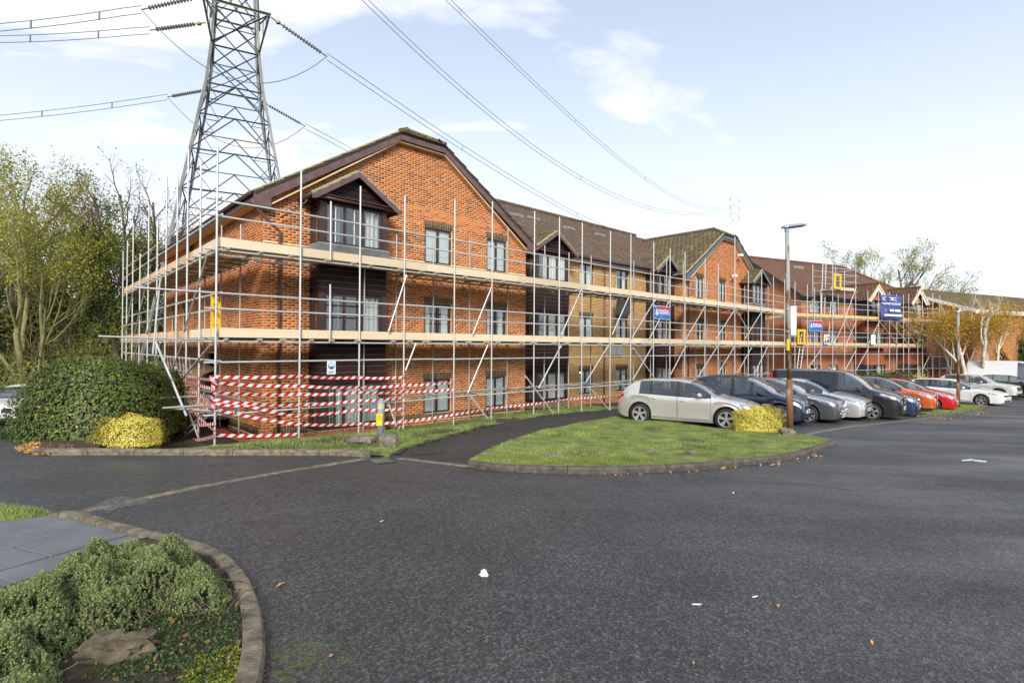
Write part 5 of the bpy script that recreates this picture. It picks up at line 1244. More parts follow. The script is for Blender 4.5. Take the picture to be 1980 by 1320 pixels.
def far_bay(x0, x1, dep=1.0):
    ox = (x0 + x1) / 2
    for (za, zb) in ((-3.0, -0.75), (0.5, 1.85), (3.2, 4.45)):
        mat_ = 'brick_far' if za < -2 else 'tile_hung'
        if za < -2:
            b = MB(); b.box(x0, x1, -dep, 0, za, zb); b.obj('plinth', mat_, B2)
        else:
            bk = MB(); bk.box(x0, x1, -dep, 0, za, zb); pn = bk.obj('tile_panel', 'mortar_dark', B2)
            n = 7; h = (zb - za) / n
            for i in range(n):
                b = MB(); b.prism([(x0 - 0.02, -dep - 0.05, za + i * h), (x0 - 0.02, -dep - 0.005, za + i * h), (x0 - 0.02, -dep - 0.005, za + (i + 1) * h)], (x1 - x0 + 0.04, 0, 0)); b.obj('tile_course', 'tile_hung', pn)
                b = MB(); b.prism([(x0 - 0.05, -dep, za + i * h), (x0 - 0.005, -dep, za + i * h), (x0 - 0.005, -dep, za + (i + 1) * h)], (0, dep, 0)); b.obj('tile_course', 'tile_hung', pn)
    for (z0, z1) in ((-0.75, 0.5), (1.85, 3.2), (4.45, 5.8)):
        window(B2, 'f', -dep, x0, x1, z0, z1, fill='drapes', panes=3); window(B2, 'l', x0, -dep + 0.08, -0.02, z0, z1, fill='none', panes=1)
        b = MB(); b.box(x1 - 0.06, x1, -dep + 0.1, 0, z0, z1); b.obj('bay_side', 'window_frame', B2)
    pk = 7.15; half = (x1 - x0) / 2 + 0.25; ze = 5.75
    bk = MB(); bk.prism([(x0 - 0.05, -dep - 0.01, 5.8), (x1 + 0.05, -dep - 0.01, 5.8), (ox, -dep - 0.01, pk - 0.12)], (0, 0.05, 0)); gp_ = bk.obj('gable_panel', 'mortar_dark', B2)
    for i in range(7):
        za = 5.82 + i * 0.165; hw = max(0, (pk - 0.2 - za) / (pk - 0.2 - 5.82)) * ((x1 - x0) / 2)
        if hw > 0.08: b = MB(); b.prism([(ox - hw, -dep - 0.06, za), (ox - hw, -dep - 0.015, za), (ox - hw, -dep - 0.015, za + 0.16)], (2 * hw, 0, 0)); b.obj('tile_course', 'tile_hung', gp_)
    for sg in (-1, 1):
        sl = (pk - ze) / half
        roof_slope(B2, (ox + sg * half, -dep - 0.35, ze), (0, 1, 0), (-sg, 0, sl), 3.6, math.hypot(half, pk - ze), m='roof_tile_red', tw=0.25, gauge=0.25)
        b = MB(); xe = ox + sg * half; b.prism([(xe, -dep - 0.38, ze - 0.02), (ox, -dep - 0.38, pk - 0.02), (ox, -dep - 0.38, pk - 0.22), (xe - sg * 0.12, -dep - 0.38, ze - 0.15)], (0, 0.04, 0)); b.obj('bargeboard', 'cream_trim', B2)
        b = MB(); b.prism([(xe - sg * 0.2, -dep - 0.33, ze - 0.03), (ox, -dep - 0.33, pk - 0.24), (ox, -dep - 0.33, pk - 0.5), (xe - sg * 0.42, -dep - 0.33, ze - 0.15)], (0, 0.04, 0)); b.obj('bargeboard', 'white_trim', B2)
    ridge_tiles(B2, (ox, -dep - 0.36, pk + 0.03), (ox, 2.2, pk + 0.03), 0.09, 'roof_tile_red')
far_bay(6.4, 8.7); far_bay(12.3, 14.5)
b = MB(); b.tube([(16.6, -0.08, 5.7), (16.6, -0.08, -2)], 0.05, 8); b.obj('downpipe', 'black_trim', B2, smooth=True)
# building at the far right: gable end with white verge
PHI3 = PHI2; O3 = (39.8, 46.0)
B3 = thing('brick_hall', 'plain orange brick building with white verge board and mossy roof at the far end', 'building', (O3[0], O3[1], 0), PHI3)
b = MB(); b.box(0, 0.3, 0, 14, -4, 5.3); b.box(0.3, 30, 0, 0.3, -4, 5.3); b.obj('wall', 'brick_far_orange', B3)
b = MB(); b.prism([(0.0, 0, 5.302), (0.0, 14, 5.302), (0.0, 7, 7.75)], (0.3, 0, 0)); b.obj('gable_wall', 'brick_far_orange', B3)
roof_slope(B3, (-0.25, -0.35, 5.3), (1, 0, 0), (0, 1, 0.36), 30, math.hypot(7.35, 7.35 * 0.36), m='roof_tile_moss', tw=0.4, gauge=0.4)
b = MB(); b.prism([(-0.25, 7, 7.9), (-0.25, 14.4, 5.2), (-0.25, 14.4, 5.1), (-0.25, 7, 7.8)], (30, 0, 0)); b.obj('roof', 'roof_felt', B3)
b = MB(); b.prism([(-0.30, -0.4, 5.30), (-0.30, 7, 7.97), (-0.30, 7, 7.65), (-0.30, -0.4, 4.98)], (0.05, 0, 0)); b.prism([(-0.25, -0.36, 5.28), (-0.25, -0.36, 4.9), (-0.25, -0.4, 4.9), (-0.25, -0.4, 5.28)], (30, 0, 0)); b.obj('bargeboard', 'white_trim', B3)
lv = MB(); lv.box(-0.06, 0, 1.3, 3.1, 0.0, 1.2); lvo = lv.obj('louvre', 'white_trim', B3)
for i in range(6):
    b = MB(); b.box(-0.075, -0.062, 1.5, 2.9, 0.12 + i * 0.17, 0.20 + i * 0.17); b.obj('slat', 'black_trim', lvo)
# ---- second scaffold
S2 = thing('scaffold', 'second tube scaffold with raised tower on the far brick block', 'scaffold', (OX2, OY2, 0), PHI2)
YO, YI = -2.0, -0.35
def t2(px): 
    r = (px - 990) / 1028.0; ox, oy = l2w2(0, YO); return (oy * r - ox) / (c2 - s2 * r)
def g2(a, b): return G(*l2w2(a, b))
T2 = [t2(p) for p in (1537, 1561, 1587, 1610, 1633, 1654.5, 1678, 1699, 1720, 1734, 1747, 1757, 1774.5, 1783.6, 1803.6, 1817, 1831)]
top2 = [6.6, 6.5, 6.2, 8.6, 7.8, 8.3, 6.4, 6.6, 6.4, 6.3, 6.3, 6.4, 6.8, 6.6, 6.6, 6.5, 4.0]
def tc_(name, p, q, m='galvanised', r=0.026): return tube_obj(name, p, q, r, m, S2, 6)
for a, zt in zip(T2, top2): tc_('standard', (a, YO, g2(a, YO) - 0.1), (a, YO, zt))
for a in (1.3, 3.6, 5.6, 9.3, 11.3, 15.2, 16.4): tc_('standard', (a, YI - (0.9 if 6 < a < 9 else 0), g2(a, YI) - 0.1), (a, YI, 6.0), 'galvanised_dull')
aL, aR = T2[0] - 0.3, T2[-1] + 0.2
for z in (0.15, 1.4, 1.93, 2.7, 3.05, 4.05, 4.85, 5.25):
    tc_('guard_rail' if z in (2.7, 3.05, 4.85, 5.25) else 'ledger', (aL, YO + 0.05, z), (aL + 9.5, YO + 0.05, z)); tc_('guard_rail' if z in (2.7, 3.05, 4.85, 5.25) else 'ledger', (aL + 9.4, YO + 0.05, z), (aR, YO + 0.05, z + 0.02))
    tc_('ledger', (-1.3, YO, z), (-1.3, 5.5, z), 'galvanised_dull')
for b_ in (-2.0, 0.5, 2.8, 5.2): tc_('standard', (-1.3, b_, g2(-1.3, b_) - 0.1), (-1.3, b_, 6.3))
for z in (1.93, 4.05):
    x = aL
    while x < aR - 0.3:
        L = min(3.9, aR - x)
        for j in range(4): sboard(x, YO + 0.2 + j * 0.235, z + 0.08, L - 0.02, 'x', S2, m='timber_dull')
        sboard(x, YO + 0.08, z + 0.10, L - 0.01, 'x', S2, on_edge=True, m='timber_ochre' if (x < 5 and z > 3) else 'timber_orange'); x += L
    for j in range(4): sboard(-1.2 + j * 0.235, YO, z + 0.08, 3.9, 'y', S2, m='timber_dull')
    sboard(-1.28, YO, z + 0.10, 3.9, 'y', S2, on_edge=True, m='timber_ochre'); sboard(-1.28, YO + 3.9, z + 0.10, 3.6, 'y', S2, on_edge=True, m='timber_ochre')
    a = aL + 0.4
    while a < aR: tc_('transom', (a, YO - 0.2, z + 0.05), (a, -0.2, z + 0.05), 'galvanised_dull'); a += 1.1
for (i, za, j, zb) in ((4, 2.0, 5, 4.0), (5, 2.3, 4, 4.0), (3, 2.1, 4, 4.0), (7, 4.0, 9, 2.2), (8, 4.0, 11, 2.1), (9, 4.0, 12, 2.1), (10, 4.0, 13, 2.0), (6, 2.2, 7, 4.0), (12, 2.4, 13, 4.0), (14, 2.6, 13, 3.9), (13, 0.2, 14, 1.9), (5, 0.2, 6, 1.9), (4, 0.2, 5, 1.8), (1, 0.4, 2, 1.8), (4, 4.2, 5, 6.6), (13, -1.5, 12, 0.1)):
    tc_('brace', (T2[i], YO - 0.06, za), (T2[j], YO - 0.06, zb))
# raised tower platform
for z in (6.95, 7.45, 7.9): tc_('guard_rail', (T2[3], YO, z), (T2[5] + 0.2, YO, z)); tc_('guard_rail', (T2[5], YO, z), (T2[5], YO + 1.6, z)); tc_('guard_rail', (T2[3], YO + 1.6, z), (T2[5], YO + 1.6, z), 'galvanised_dull')
for j in range(6): sboard(T2[3] - 0.1, YO + 0.2 + j * 0.235, 6.25, T2[5] - T2[3] + 0.2, 'x', S2, m='timber')
sboard(T2[3] - 0.1, YO + 0.06, 6.27, T2[5] - T2[3] + 0.2, 'x', S2, on_edge=True, m='timber')
for a in (T2[3], T2[5]): tc_('standard', (a, YO + 1.6, 4.1), (a, YO + 1.6, 8.4))
for a, z in ((T2[3], 6.2), (T2[5], 6.2)): tc_('transom', (a, YO - 0.2, z), (a, YO + 1.8, z))
tc_('standard', (T2[4], YO + 0.5, 4.2), (T2[4], YO + 0.5, 6.3)).name = 'post'
ladder('ladder', 'ladder leaning up to the upper lift of the far scaffold beside the dark bay', (T2[3] + 0.1, YO + 0.3, 1.9), (T2[4] - 0.5, YO + 0.6, 5.4), loc=(OX2, OY2, 0), rz=PHI2)
ladder('ladder', 'ladder from the ground to the first lift behind the rusty lamp post', (T2[0] - 0.1, YO - 0.1, -1.6), (T2[1] - 0.1, YO + 0.2, 3.2), loc=(OX2, OY2, 0), rz=PHI2)
ladder('ladder', 'ladder rising above the raised scaffold tower to the roof', (T2[3] - 0.4, YO + 0.5, 4.2), (T2[4] - 0.3, YO + 1.4, 8.6), loc=(OX2, OY2, 0), rz=PHI2)
def yellow_gate(a, b, z, w_, h_, label):
    t = thing('ladder_gate', label, 'gate', (*l2w2(a, b), z), PHI2, 'yellow ladder gates')
    for (x0, x1, z0, z1) in ((0, 0.16, 0, h_), (w_ - 0.16, w_, 0, h_), (0.16, w_ - 0.16, h_ - 0.17, h_), (0.16, w_ - 0.16, 0, 0.15)):
        m_ = MB(); m_.box(x0, x1, 0, 0.08, z0, z1); bevel(m_.obj('bar', 'gate_yellow', t), 0.03)
yellow_gate(T2[2] + 1.4, YO - 0.1, 6.3, 0.85, 1.15, 'yellow gate frame high on the far scaffold tower'); yellow_gate(T2[0] + 0.2, YO - 0.1, 2.1, 0.8, 1.1, 'yellow gate frame on the first lift behind the rusty lamp post')
# banner and notices
bw = T2[8] - T2[7]; bw = t2(1741) - t2(1699.5)
nb = 14; V = []; F = []
for i in range(nb + 1):
    for j in range(9):
        x = bw * i / nb; z = 1.95 * j / 8; V.append((x, -0.02 - 0.05 * math.sin(x * 3.1 + z * 2) - 0.03 * math.sin(z * 5 - x * 2), z))
for i in range(nb):
    for j in range(8): a = i * 9 + j; F.append((a, a + 9, a + 10, a + 1))
bn = np_obj('banner', V, F, 'banner_blue', smooth=True); bn.location = (*l2w2(t2(1699.5), YO - 0.1), 4.18); bn.rotation_euler = (0, 0, PHI2); tag(bn, 'large blue construction firm banner tied to the far scaffold', 'banner')
bn.modifiers.new('thickness', 'SOLIDIFY').thickness = 0.004
text(bn, 'KC', 0.08, -0.13, 1.50, 0.42, 'sign_white', sx=0.8); text(bn, 'construction', 0.06, -0.13, 1.18, 0.34, 'sign_white', sx=0.95 * bw / (0.34 * 5.7)); text(bn, 'T:', 0.40, -0.13, 0.62, 0.28, 'sign_white', sx=0.8)
for (x0, x1, z0, z1) in ((0.36 * bw, 0.56 * bw, 0.64, 0.82), (0.60 * bw, 0.86 * bw, 0.64, 0.82), (0.12 * bw, 0.95 * bw, 0.26, 0.42), (0.32 * bw, 0.68 * bw, 1.72, 1.77), (0.36 * bw, 0.68 * bw, 1.53, 1.58), (0.44 * bw, 0.52 * bw, 1.56, 1.72)):
    k = MB(); k.box(x0, x1, -0.125, -0.122, z0, z1); k.obj('print_line', 'sign_white', bn)
x_, y_ = l2w2(t2(1562), YO - 0.12); spartan((x_, y_, 3.12), PHI2, t2(1587) - t2(1562), 0.72, 'blue and red printed sign board on the far scaffold')
def notice(px, z, w_, h_, label, cols):
    x, y = l2w2(t2(px), YO - 0.1); k = MB(); k.box(0, w_, 0, 0.005, 0, h_); o = k.obj('site_notice', 'sign_white'); o.location = (x, y, z); o.rotation_euler = (0, 0, PHI2); tag(o, label, 'sign')
    for (a, b, c, d, m_) in cols: k = MB(); k.box(a * w_, b * w_, -0.003, -0.001, c * h_, d * h_); k.obj('print_block', m_, o)
notice(1591, 2.15, 0.62, 0.72, 'white site safety notice with yellow and blue panels on the far scaffold', [(0.08, 0.45, 0.45, 0.8, 'sign_yellow'), (0.55, 0.95, 0.6, 0.8, 'sign_red'), (0.08, 0.45, 0.08, 0.38, 'sign_blue'), (0.55, 0.95, 0.1, 0.5, 'sign_blue'), (0.1, 0.9, 0.86, 0.94, 'sign_green')])
notice(1681, 2.15, 0.62, 0.78, 'plain white notice with green edge on the far scaffold', [(0.0, 0.12, 0.0, 1.0, 'sign_green'), (0.25, 0.85, 0.68, 0.73, 'sign_black'), (0.25, 0.85, 0.4, 0.44, 'sign_black'), (0.25, 0.7, 0.2, 0.24, 'sign_black')])

# ------------------------------------------------------------------ pylon and wires
PZ = 33.0; pc = atz(452, 660, PZ); PX, PY = pc.x, pc.y
ARM = Vector((0.47, -0.88, 0)).normalized(); LIN = Vector((0.88, 0.47, 0)).normalized()
PT = thing('pylon', 'tall grey lattice electricity pylon behind the near building', 'pylon', (PX, PY, 0), 0)
LEVEL = [(-1.5, 4.6), (3.5, 3.75), (7.5, 3.1), (10.6, 2.62), (13.0, 2.22), (15.2, 1.86), (17.2, 1.52), (19.6, 1.28), (22.0, 1.14), (24.6, 1.02), (27.4, 0.9), (31.0, 0.72), (36, 0.35)]
CORN = [ARM + LIN, ARM - LIN, -ARM - LIN, -ARM + LIN]
def cpt(k, i): z, h = LEVEL[i]; v = CORN[k % 4] * h; return Vector((v.x, v.y, z))
def member(name, a, b, w_=0.1, m='pylon_dark'):
    a, b = Vector(a), Vector(b); d = (b - a).normalized(); x = d.cross(Vector((0.3, 0.9, 0.1))).normalized(); y = d.cross(x)
    mb = MB(); t = w_ * 0.14
    pr = [(0, 0), (w_, 0), (w_, t), (t, t), (t, w_), (0, w_)]
    mb.prism([a + x * p + y * q for p, q in pr], b - a); return mb.obj(name, m, PT)
for k in range(4):
    for i in range(len(LEVEL) - 1): member('leg', cpt(k, i), cpt(k, i + 1), 0.19 if i < 8 else 0.14, 'pylon_steel')
for k in range(4):
    for i in range(len(LEVEL) - 1):
        a, b, c, d = cpt(k, i), cpt(k + 1, i), cpt(k, i + 1), cpt(k + 1, i + 1); m_ = (c + d) / 2
        if i < 6:
            member('brace', a, m_, 0.08); member('brace', b, m_, 0.08); member('strut', c, d, 0.075)
            for (p, q) in ((a, c), (b, d)):
                mid = (p + m_) / 2; member('strut', mid, p.lerp(q, 0.5), 0.045); member('strut', mid, q, 0.045)
        else: member('brace', a, d, 0.08); member('brace', b, c, 0.08); member('strut', c, d, 0.08)
ARMS = []
for (zA, L, lv) in ((19.8, 4.4, 7), (25.4, 5.6, 9), (31.0, 4.4, 11)):
    for sg in (1, -1):
        h = LEVEL[lv][1]; tipw = 1.75
        for s in (-1, 1):
            root = ARM * sg * h + LIN * s * h; tip = ARM * sg * (h + L) + LIN * s * tipw * 0.9
            ra = Vector((root.x, root.y, zA)); ru = Vector((root.x, root.y, zA + 1.7)); tp = Vector((tip.x, tip.y, zA))
            member('arm_chord', ra, tp, 0.11, 'pylon_steel'); member('arm_chord', ru, tp, 0.09)
            for t in (0.3, 0.6): member('arm_strut', ra.lerp(tp, t), ru.lerp(tp, t), 0.06)
            ARMS.append((zA, sg, s, tp))
        t0 = ARM * sg * (h + L) + LIN * tipw * 0.9; t1 = ARM * sg * (h + L) - LIN * tipw * 0.9
        member('arm_chord', (t0.x, t0.y, zA), (t1.x, t1.y, zA), 0.12, 'pylon_steel')
        r0_ = ARM * sg * h + LIN * h; r1_ = ARM * sg * h - LIN * h; member('arm_strut', (t0.x, t0.y, zA), (r1_.x, r1_.y, zA), 0.06); member('arm_strut', (t1.x, t1.y, zA), (r0_.x, r0_.y, zA), 0.06)
# far pylon on the hill
FZ = 120.0; fc = atz(1420, 660, FZ); FPv = Vector((fc.x, fc.y, 0))
FP = thing('far_pylon', 'distant washed-out pylon on the skyline above the far gable', 'pylon', (fc.x, fc.y, 0))
FAL = [35.6, 33.7, 31.8]
for k in range(4):
    v = CORN[k]; tube_obj('leg', (v.x * 2.6, v.y * 2.6, -3), (v.x * 0.4, v.y * 0.4, 38), 0.012, 'washed_out_steel', FP, 5)
for i in range(9):
    z0, z1 = 1 + i * 4, 5 + i * 4; r0_, r1_ = 2.6 - 2.2 * (z0 + 3) / 41, 2.6 - 2.2 * (z1 + 3) / 41
    for k in range(4):
        a, b = CORN[k] * r0_, CORN[(k + 1) % 4] * r1_; tube_obj('brace', (a.x, a.y, z0), (b.x, b.y, z1), 0.006, 'washed_out_steel', FP, 4)
for z in FAL:
    for sg in (-1, 1): q = LIN * sg * 1.5; tube_obj('arm', (0, 0, z + 0.4), (q.x, q.y, z), 0.03, 'pylon_dark', FP, 4); tube_obj('insulator', (q.x, q.y, z), (q.x, q.y, z - 0.8), 0.07, 'insulator', FP, 6)
# wires: straight in plan, a parabola in height through surveyed directions
def wire_pts(p0, p1xy, picks, zend=33.0, n=70, tmax=1.0):
    p0 = Vector(p0); d = Vector((p1xy[0] - p0.x, p1xy[1] - p0.y, 0)); T = [0.0]; Zs = [p0.z]
    for px, py in picks:
        r = ray(px, py); A = np.array([[r[0], -d.x], [r[1], -d.y]]); s, t = np.linalg.solve(A, np.array([p0.x, p0.y])); T.append(t); Zs.append(CAM_H + s * r[2])
    T.append(1.0); Zs.append(zend); wts = [3.0] + [3.0] * len(picks) + [0.6]
    co = np.polyfit(T, Zs, 3 if len(T) > 4 else 2, w=wts)
    return [Vector((p0.x + d.x * t, p0.y + d.y * t, float(np.polyval(co, t)))) for t in np.linspace(0, tmax, n)]
def wire(label, pts, gap=0.4, r=0.022, twin=True, group='overhead power lines'):
    W_ = thing('power_line', label, 'power line', tuple(pts[0]), 0, group); o = pts[0]
    side = Vector((0, 0, 1))
    for s in ((-0.5, 0.5) if twin else (0,)):
        mb = MB(); mb.tube([p - o + side * gap * s for p in pts], r, 5); mb.obj('conductor', 'wire', W_, smooth=True)
    for f in (0.12, 0.3, 0.5):
        p = pts[int(f * (len(pts) - 1))] - o; mb = MB(); mb.box(p.x - 0.03, p.x + 0.03, p.y - 0.03, p.y + 0.03, p.z - gap * 0.55, p.z + gap * 0.55) if twin else mb.box(p.x - 0.1, p.x + 0.1, p.y - 0.1, p.y + 0.1, p.z - 0.1, p.z + 0.1); mb.obj('spacer', 'wire', W_)
    return W_
def insul(a, b, label):
    """string of discs from a to b"""
    a, b = Vector(a), Vector(b); I = thing('insulator_string', label, 'insulator', tuple(a)); d = b - a; L = d.length
    tube_obj('rod', (0, 0, 0), d, 0.035, 'insulator', I, 5)
    n = 14; q = d.to_track_quat('Z', 'Y')
    if 'disc' not in _unit:
        m_ = MB(); m_.lathe([(0.03, -0.05), (0.115, -0.03), (0.115, 0.0), (0.04, 0.05)], 10); me = bpy.data.meshes.new('disc'); me.from_pydata(m_.v, [], m_.f); me.materials.append(MATS['insulator']); _unit['disc'] = me
    for i in range(n):
        o = bpy.data.objects.new('disc', _unit['disc']); link(o, I); o.location = d * (0.22 + 0.7 * i / n); o.rotation_mode = 'QUATERNION'; o.rotation_quaternion = q
    b_ = MB(); p = d * 0.12; b_.box(p.x - 0.1, p.x + 0.1, p.y - 0.1, p.y + 0.1, p.z - 0.06, p.z + 0.06); b_.obj('yoke', 'orange_fitting', I)
    return I
tipw = {(z, sg, s): Vector((PX + t.x, PY + t.y, t.z)) for z, sg, s, t in ARMS}
FR = [((19.8, 1, 1), [(605, 98), (870, 268), (1135, 425)], 'nearest power line bundle passing just above the near gable roof'), ((19.8, -1, 1), [(545, 222), (680, 291)], 'lower power line that drops behind the near gable roof'),
      ((25.4, 1, 1), [(690, 0), (1025, 275), (1210, 388)], 'middle power line bundle crossing the sky above the near gable'),
      ((31.0, 1, 1), [(850, 0), (1130, 240), (1295, 378)], 'uppermost power line bundle in the sky, furthest from the gable')]
ENDS = {}
for key, picks, lab in FR:
    p0 = tipw[key]; far_ = FPv
    pts = wire_pts(p0, (far_.x, far_.y), picks, zend={19.8: 31.0, 25.4: 33.0, 31.0: 35.0}[key[0]])
    d = (pts[1] - pts[0]).normalized(); e = pts[0] + d * 3.6
    insul(pts[0], e, 'insulator string at the pylon end of the ' + lab.split(' that ')[0].split(' passing')[0].split(' crossing')[0].split(' just')[0].split(' in the')[0])
    ENDS[key] = e; wire(lab, [e] + [p for p in pts if (p - pts[0]).length > 4], twin='thin' not in lab)
LEFTS = [((19.8, 1, -1), (0, 53), 'upper of the power lines running out of frame at the left', 28), ((19.8, 1, -1), (0, 76), 'middle of the power lines running out of frame at the left', 31), ((19.8, -1, -1), (0, 228), 'lowest power line running out of frame at the left', 40), ((25.4, 1, -1), (-200, -260), 'high power line leaving the pylon to the left above the frame', 30)]
for i, (key, pk, lab, Zd) in enumerate(LEFTS):
    p0 = tipw[key].copy()
    if i == 1: p0 = p0 - ARM * 2.2 + Vector((0, 0, -0.2))
    q = atz(pk[0], pk[1], Zd); far_ = p0 + (q - p0) * 2.2
    n = 40; pts = [p0.lerp(far_, t) - Vector((0, 0, 0.9 * 4 * t * (1 - t))) + Vector((0, 0, 0.9 * 4 * (1 / 2.2) * (1 - 1 / 2.2) * min(1, t * 2.2))) for t in np.linspace(0, 1, n)]
    d = (pts[1] - pts[0]).normalized(); e = pts[0] + d * 3.4
    insul(pts[0], e, 'insulator string at the pylon end of the ' + lab.replace(' running out of frame at the left', ' on the left').replace(' leaving the pylon to the left above the frame', ' on the left'))
    wire(lab, [e] + [p for p in pts if (p - pts[0]).length > 4])
    if i in (0, 2):      # jumper loop below the arm end
        key2 = (key[0], key[1], 1); b_ = ENDS[key2]
        mid = [e.lerp(b_, t) - Vector((0, 0, 2.6 * 4 * t * (1 - t))) for t in np.linspace(0, 1, 18)]
        mb = MB(); mb.tube([p - e for p in mid], 0.025, 5); o = mb.obj('jumper_cable', 'wire', smooth=True); o.location = e; tag(o, ['slack jumper cable looping below the near arm of the pylon', '', 'slack jumper cable looping below the rear arm of the pylon'][i], 'cable')
# ------------------------------------------------------------------ vegetation
def leaf_mesh(P, size, seed, upbias=0.3, aspect=0.55, outward=None):
    r = np.random.default_rng(seed); n = len(P)
    nrm = r.normal(size=(n, 3)); nrm[:, 2] += upbias
    if outward is not None: nrm = nrm * 0.6 + outward * 0.9
    nrm /= np.linalg.norm(nrm, axis=1)[:, None]
    a = r.normal(size=(n, 3)); a -= nrm * (a * nrm).sum(1)[:, None]; a /= np.linalg.norm(a, axis=1)[:, None]; b = np.cross(nrm, a)
    s = (size * r.uniform(0.6, 1.3, n))[:, None]
    fold = nrm * s * 0.12
    V = np.empty((n, 4, 3)); V[:, 0] = P - a * s * 0.5; V[:, 1] = P + b * s * aspect * 0.5 + fold; V[:, 2] = P + a * s * 0.5; V[:, 3] = P - b * s * aspect * 0.5 + fold
    return V.reshape(-1, 3), np.arange(4 * n).reshape(-1, 4)
def seg_tubes(segs, kmin=3):
    """segs: list of (p0,p1,r0,r1,sides)"""
    Vs = []; Fs = []; base = 0
    by = {}
    for s in segs: by.setdefault(s[4], []).append(s)
    for k, L in by.items():
        P0 = np.array([s[0] for s in L], float); P1 = np.array([s[1] for s in L], float); R0 = np.array([s[2] for s in L]); R1 = np.array([s[3] for s in L])
        d = P1 - P0; d /= np.maximum(np.linalg.norm(d, axis=1), 1e-9)[:, None]
        ref = np.where(np.abs(d[:, 2:3]) < 0.9, np.array([[0, 0, 1.0]]), np.array([[1.0, 0, 0]])); x = np.cross(d, ref); x /= np.linalg.norm(x, axis=1)[:, None]; y = np.cross(d, x)
        n = len(L); ang = np.arange(k) * 2 * np.pi / k; ca, sa = np.cos(ang), np.sin(ang)
        ring = x[:, None, :] * ca[None, :, None] + y[:, None, :] * sa[None, :, None]
        V = np.concatenate([P0[:, None] + ring * R0[:, None, None], P1[:, None] + ring * R1[:, None, None]], 1)
        idx = np.arange(n)[:, None] * 2 * k + base; j = np.arange(k)[None]; j2 = (np.arange(k)[None] + 1) % k
        F = np.stack([idx + j, idx + j2, idx + k + j2, idx + k + j], 2).reshape(-1, 4)
        Vs.append(V.reshape(-1, 3)); Fs.append(F); base += n * 2 * k
    return np.concatenate(Vs), np.concatenate(Fs)
def grow(rng, base, d0, L0, r0, levels, kids, ang, ratio, trop=0.15, wob=0.12, first=0.3):
    segs = []; tips = []
    stack = [(np.array(base, float), np.array(d0, float), L0, r0, 0)]
    while stack:
        p, d, L, r, lev = stack.pop()
        n = max(2, 6 - lev); pts = [p]; rr = [r]
        for i in range(n):
            d = d + rng.normal(size=3) * wob + np.array([0, 0, trop * (0.4 if lev == 0 else 1.0)]); d /= np.linalg.norm(d)
            p = p + d * L / n; pts.append(p); rr.append(max(0.006, r * (1 - 0.72 * (i + 1) / n)))
        sides = (7, 5, 4, 3, 3, 3)[min(lev, 5)]
        for i in range(n): segs.append((pts[i], pts[i + 1], rr[i], rr[i + 1], sides))
        if lev + 1 < levels:
            for c in range(kids[lev]):
                t = first + (1 - first) * (c + rng.uniform(0.1, 0.9)) / kids[lev]; k = min(n - 1, int(t * n)); f = t * n - k
                q = pts[k] * (1 - f) + pts[k + 1] * f; dd = pts[k + 1] - pts[k]; dd /= np.linalg.norm(dd)
                ax = np.cross(dd, rng.normal(size=3)); ax /= np.linalg.norm(ax); a = math.radians(ang[lev] * rng.uniform(0.7, 1.3))
                nd = dd * math.cos(a) + ax * math.sin(a)
                stack.append((q, nd, L * ratio[lev] * rng.uniform(0.7, 1.15) * (1.15 - 0.5 * t), max(0.008, rr[k] * 0.62), lev + 1))
        else:
            tips += pts[1:]
    return segs, np.array(tips)
def tree(name, label, x, y, z, stems, levels, kids, ang, ratio, bark, leafm, nleaf, lsize, lspread, seed, group=None, trop=0.15, wob=0.12, ivy=None, first=0.3, leaf_zone=None, capz=None):
    rng = np.random.default_rng(seed); T = thing(name, label, 'tree', (x, y, z), 0, group); S_ = []; TP = []
    for (dx, dy, d, L, r) in stems:
        s, t = grow(rng, (dx, dy, 0), np.array(d) / np.linalg.norm(d), L, r, levels, kids, ang, ratio, trop, wob, first); S_ += s; TP.append(t)
    V, F = seg_tubes(S_); np_obj('trunk', V, F, bark, T, smooth=True)
    TP = np.concatenate(TP)
    if leaf_zone is not None: TP = TP[(TP[:, 2] > leaf_zone[0]) & (TP[:, 2] < leaf_zone[1])]
    if nleaf and len(TP):
        w_ = rng.uniform(0.1, 1, len(TP)) ** 2; w_ /= w_.sum(); P = TP[rng.choice(len(TP), nleaf, p=w_)] + rng.normal(size=(nleaf, 3)) * lspread
        V, F = leaf_mesh(P, lsize, seed + 1); np_obj('crown', V, F, leafm, T)
    if ivy:
        n, h0, h1, rad, ls = ivy; main = [s for s in S_ if s[4] >= 5]
        idx = rng.integers(0, len(main), n); t = rng.uniform(0, 1, n); P0 = np.array([main[i][0] for i in idx]); P1 = np.array([main[i][1] for i in idx]); P = P0 + (P1 - P0) * t[:, None]
        P = P + rng.normal(size=(n, 3)) * np.array([rad, rad, rad * 1.2]) * np.clip(1.2 - P[:, 2:3] / h1, 0.25, 1); P = P[(P[:, 2] > h0) & (P[:, 2] < h1)]
        V, F = leaf_mesh(P, ls, seed + 2); np_obj('ivy', V, F, 'leaf_ivy', T)
    return T
